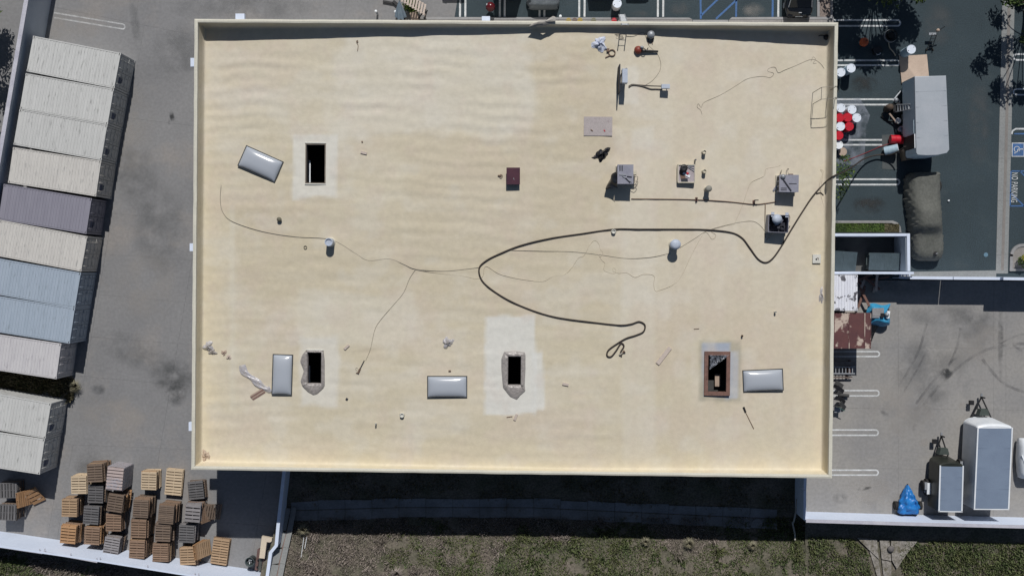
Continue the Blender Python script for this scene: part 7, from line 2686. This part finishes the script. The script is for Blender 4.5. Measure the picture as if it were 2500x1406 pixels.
# ================================================================== STAINS AND TYRE MARKS ON THE GROUND
def stain_mat(name, c, strength, scale):
    m, t, b, out = new_mat(name)
    b.inputs['Base Color'].default_value = (*c, 1)
    b.inputs['Roughness'].default_value = .85
    tc_ = t.nodes.new('ShaderNodeTexCoord')
    gr = t.nodes.new('ShaderNodeTexGradient')
    gr.gradient_type = 'SPHERICAL'
    mp = t.nodes.new('ShaderNodeMapping')
    t.links.new(tc_.outputs['Object'], mp.inputs[0])
    nz = t.nodes.new('ShaderNodeNewGeometry')
    n1 = noise(t, nz.outputs['Position'], scale, 6, .6)
    t.links.new(mp.outputs[0], gr.inputs[0])
    mu = t.nodes.new('ShaderNodeMath')
    mu.operation = 'MULTIPLY'
    t.links.new(ramp(t, gr.outputs[1], 0.0, 0.55), mu.inputs[0])
    t.links.new(ramp(t, n1, .36, .62), mu.inputs[1])
    m2 = t.nodes.new('ShaderNodeMath')
    m2.operation = 'MULTIPLY'
    t.links.new(mu.outputs[0], m2.inputs[0])
    m2.inputs[1].default_value = strength
    tr_ = t.nodes.new('ShaderNodeBsdfTransparent')
    mx = t.nodes.new('ShaderNodeMixShader')
    t.links.new(m2.outputs[0], mx.inputs[0])
    t.links.new(tr_.outputs[0], mx.inputs[1])
    t.links.new(b.outputs[0], mx.inputs[2])
    t.links.new(mx.outputs[0], out.inputs[0])
    return m


ms_dark = stain_mat('dark_stain', (.07, .075, .08), .42, 1.1)
ms_oil = stain_mat('oil_stain', (.03, .033, .035), .75, 2.0)
ms_pale = stain_mat('pale_wash', (.40, .375, .35), .32, .6)
ms_grey = stain_mat('grey_wash', (.13, .135, .14), .30, .7)
disc = mesh_of(MB().add([(math.cos(2 * PI * k / 24), math.sin(2 * PI * k / 24), 0) for k in range(24)], [tuple(range(24))]), 'stain')
STZ = [0.0052]


def stain(px, py, wpx, hpx, rz, mat):
    STZ[0] += 0.00025
    o = share('ground_stain', disc, mat, None, P(px, py, STZ[0]), rad(rz))
    o.scale = (wpx / sc(0) / 2, hpx / sc(0) / 2, 1)
    return struct(o)


for a in ((425, 925, 130, 110, -20, ms_dark), (430, 960, 60, 70, 0, ms_dark), (330, 860, 220, 90, -25, ms_grey), (300, 300, 160, 300, 10, ms_pale), (390, 560, 150, 260, 5, ms_grey), (360, 700, 180, 200, 0, ms_pale), (330, 430, 120, 180, 0, ms_grey), (280, 1010, 260, 110, 0, ms_pale), (240, 950, 40, 30, 0, ms_dark), (220, 1150, 90, 120, 0, ms_grey), (180, 60, 260, 90, 8, ms_pale), (330, 60, 26, 150, 8, ms_grey), (440, 130, 150, 160, 0, ms_grey), (600, 20, 400, 70, 0, ms_grey), (420, 285, 14, 30, 10, ms_oil), (413, 300, 8, 12, 0, ms_oil),
          (2311, 912, 34, 28, 0, ms_oil), (2312, 911, 26, 24, 40, ms_oil), (2160, 1010, 30, 14, -35, ms_dark), (2232, 1043, 12, 22, -20, ms_dark), (2250, 880, 120, 200, -38, ms_grey), (2290, 940, 90, 260, -38, ms_grey), (2380, 800, 120, 160, 0, ms_grey), (2400, 840, 160, 120, 0, ms_pale), (2130, 1200, 150, 80, 0, ms_pale), (2200, 1000, 200, 160, 0, ms_pale), (2310, 770, 230, 60, 0, ms_grey), (2050, 1215, 40, 30, 0, ms_dark), (2110, 1192, 40, 10, 10, ms_oil), (2443, 830, 16, 220, 0, ms_dark), (2350, 990, 26, 20, 0, ms_pale), (2255, 1080, 30, 24, 0, ms_pale), (2180, 700, 300, 50, 0, ms_grey),
          (2120, 500, 90, 50, 0, ms_oil), (2290, 60, 90, 120, 0, ms_grey), (2110, 205, 70, 50, 0, ms_oil), (2390, 300, 60, 240, 0, ms_grey), (1660, 20, 60, 40, 0, ms_grey), (1840, 25, 60, 40, 0, ms_pale), (1560, 34, 50, 20, 0, ms_grey)):
    stain(*a)


def tyre_mat():
    m, t, b, out = new_mat('tyre_rubber_mark')
    b.inputs['Base Color'].default_value = (.07, .072, .08, 1)
    pos_ = t.nodes.new('ShaderNodeNewGeometry').outputs['Position']
    n1 = noise(t, pos_, 1.3, 5)
    tr_ = t.nodes.new('ShaderNodeBsdfTransparent')
    mx = t.nodes.new('ShaderNodeMixShader')
    t.links.new(ramp(t, n1, .38, .62, .0, .24), mx.inputs[0])
    t.links.new(tr_.outputs[0], mx.inputs[1])
    t.links.new(b.outputs[0], mx.inputs[2])
    t.links.new(mx.outputs[0], out.inputs[0])
    return m


m_tyre = tyre_mat()
zt_ = .016
for pts, wd in (([(2248, 998), (2285, 950), (2330, 905), (2375, 870), (2420, 850), (2470, 840), (2520, 838)], 7), ([(2236, 985), (2270, 940), (2315, 890), (2350, 860)], 6), ([(2398, 876), (2420, 905), (2445, 930), (2475, 948), (2520, 962)], 7), ([(2194, 945), (2220, 900), (2245, 850), (2262, 790)], 6), ([(2206, 955), (2240, 900), (2265, 850)], 5), ([(2470, 838), (2485, 850), (2510, 862)], 6), ([(2310, 905), (2335, 850), (2345, 800)], 6), ([(2440, 840), (2480, 820), (2520, 812)], 5)):
    zt_ += .0003
    pp = catmull([Vector((x_, y_, 0)) for x_, y_ in pts], 6)
    px_strip('tyre_mark', [(q_.x, q_.y) for q_ in pp], wd, m_tyre, z=zt_)
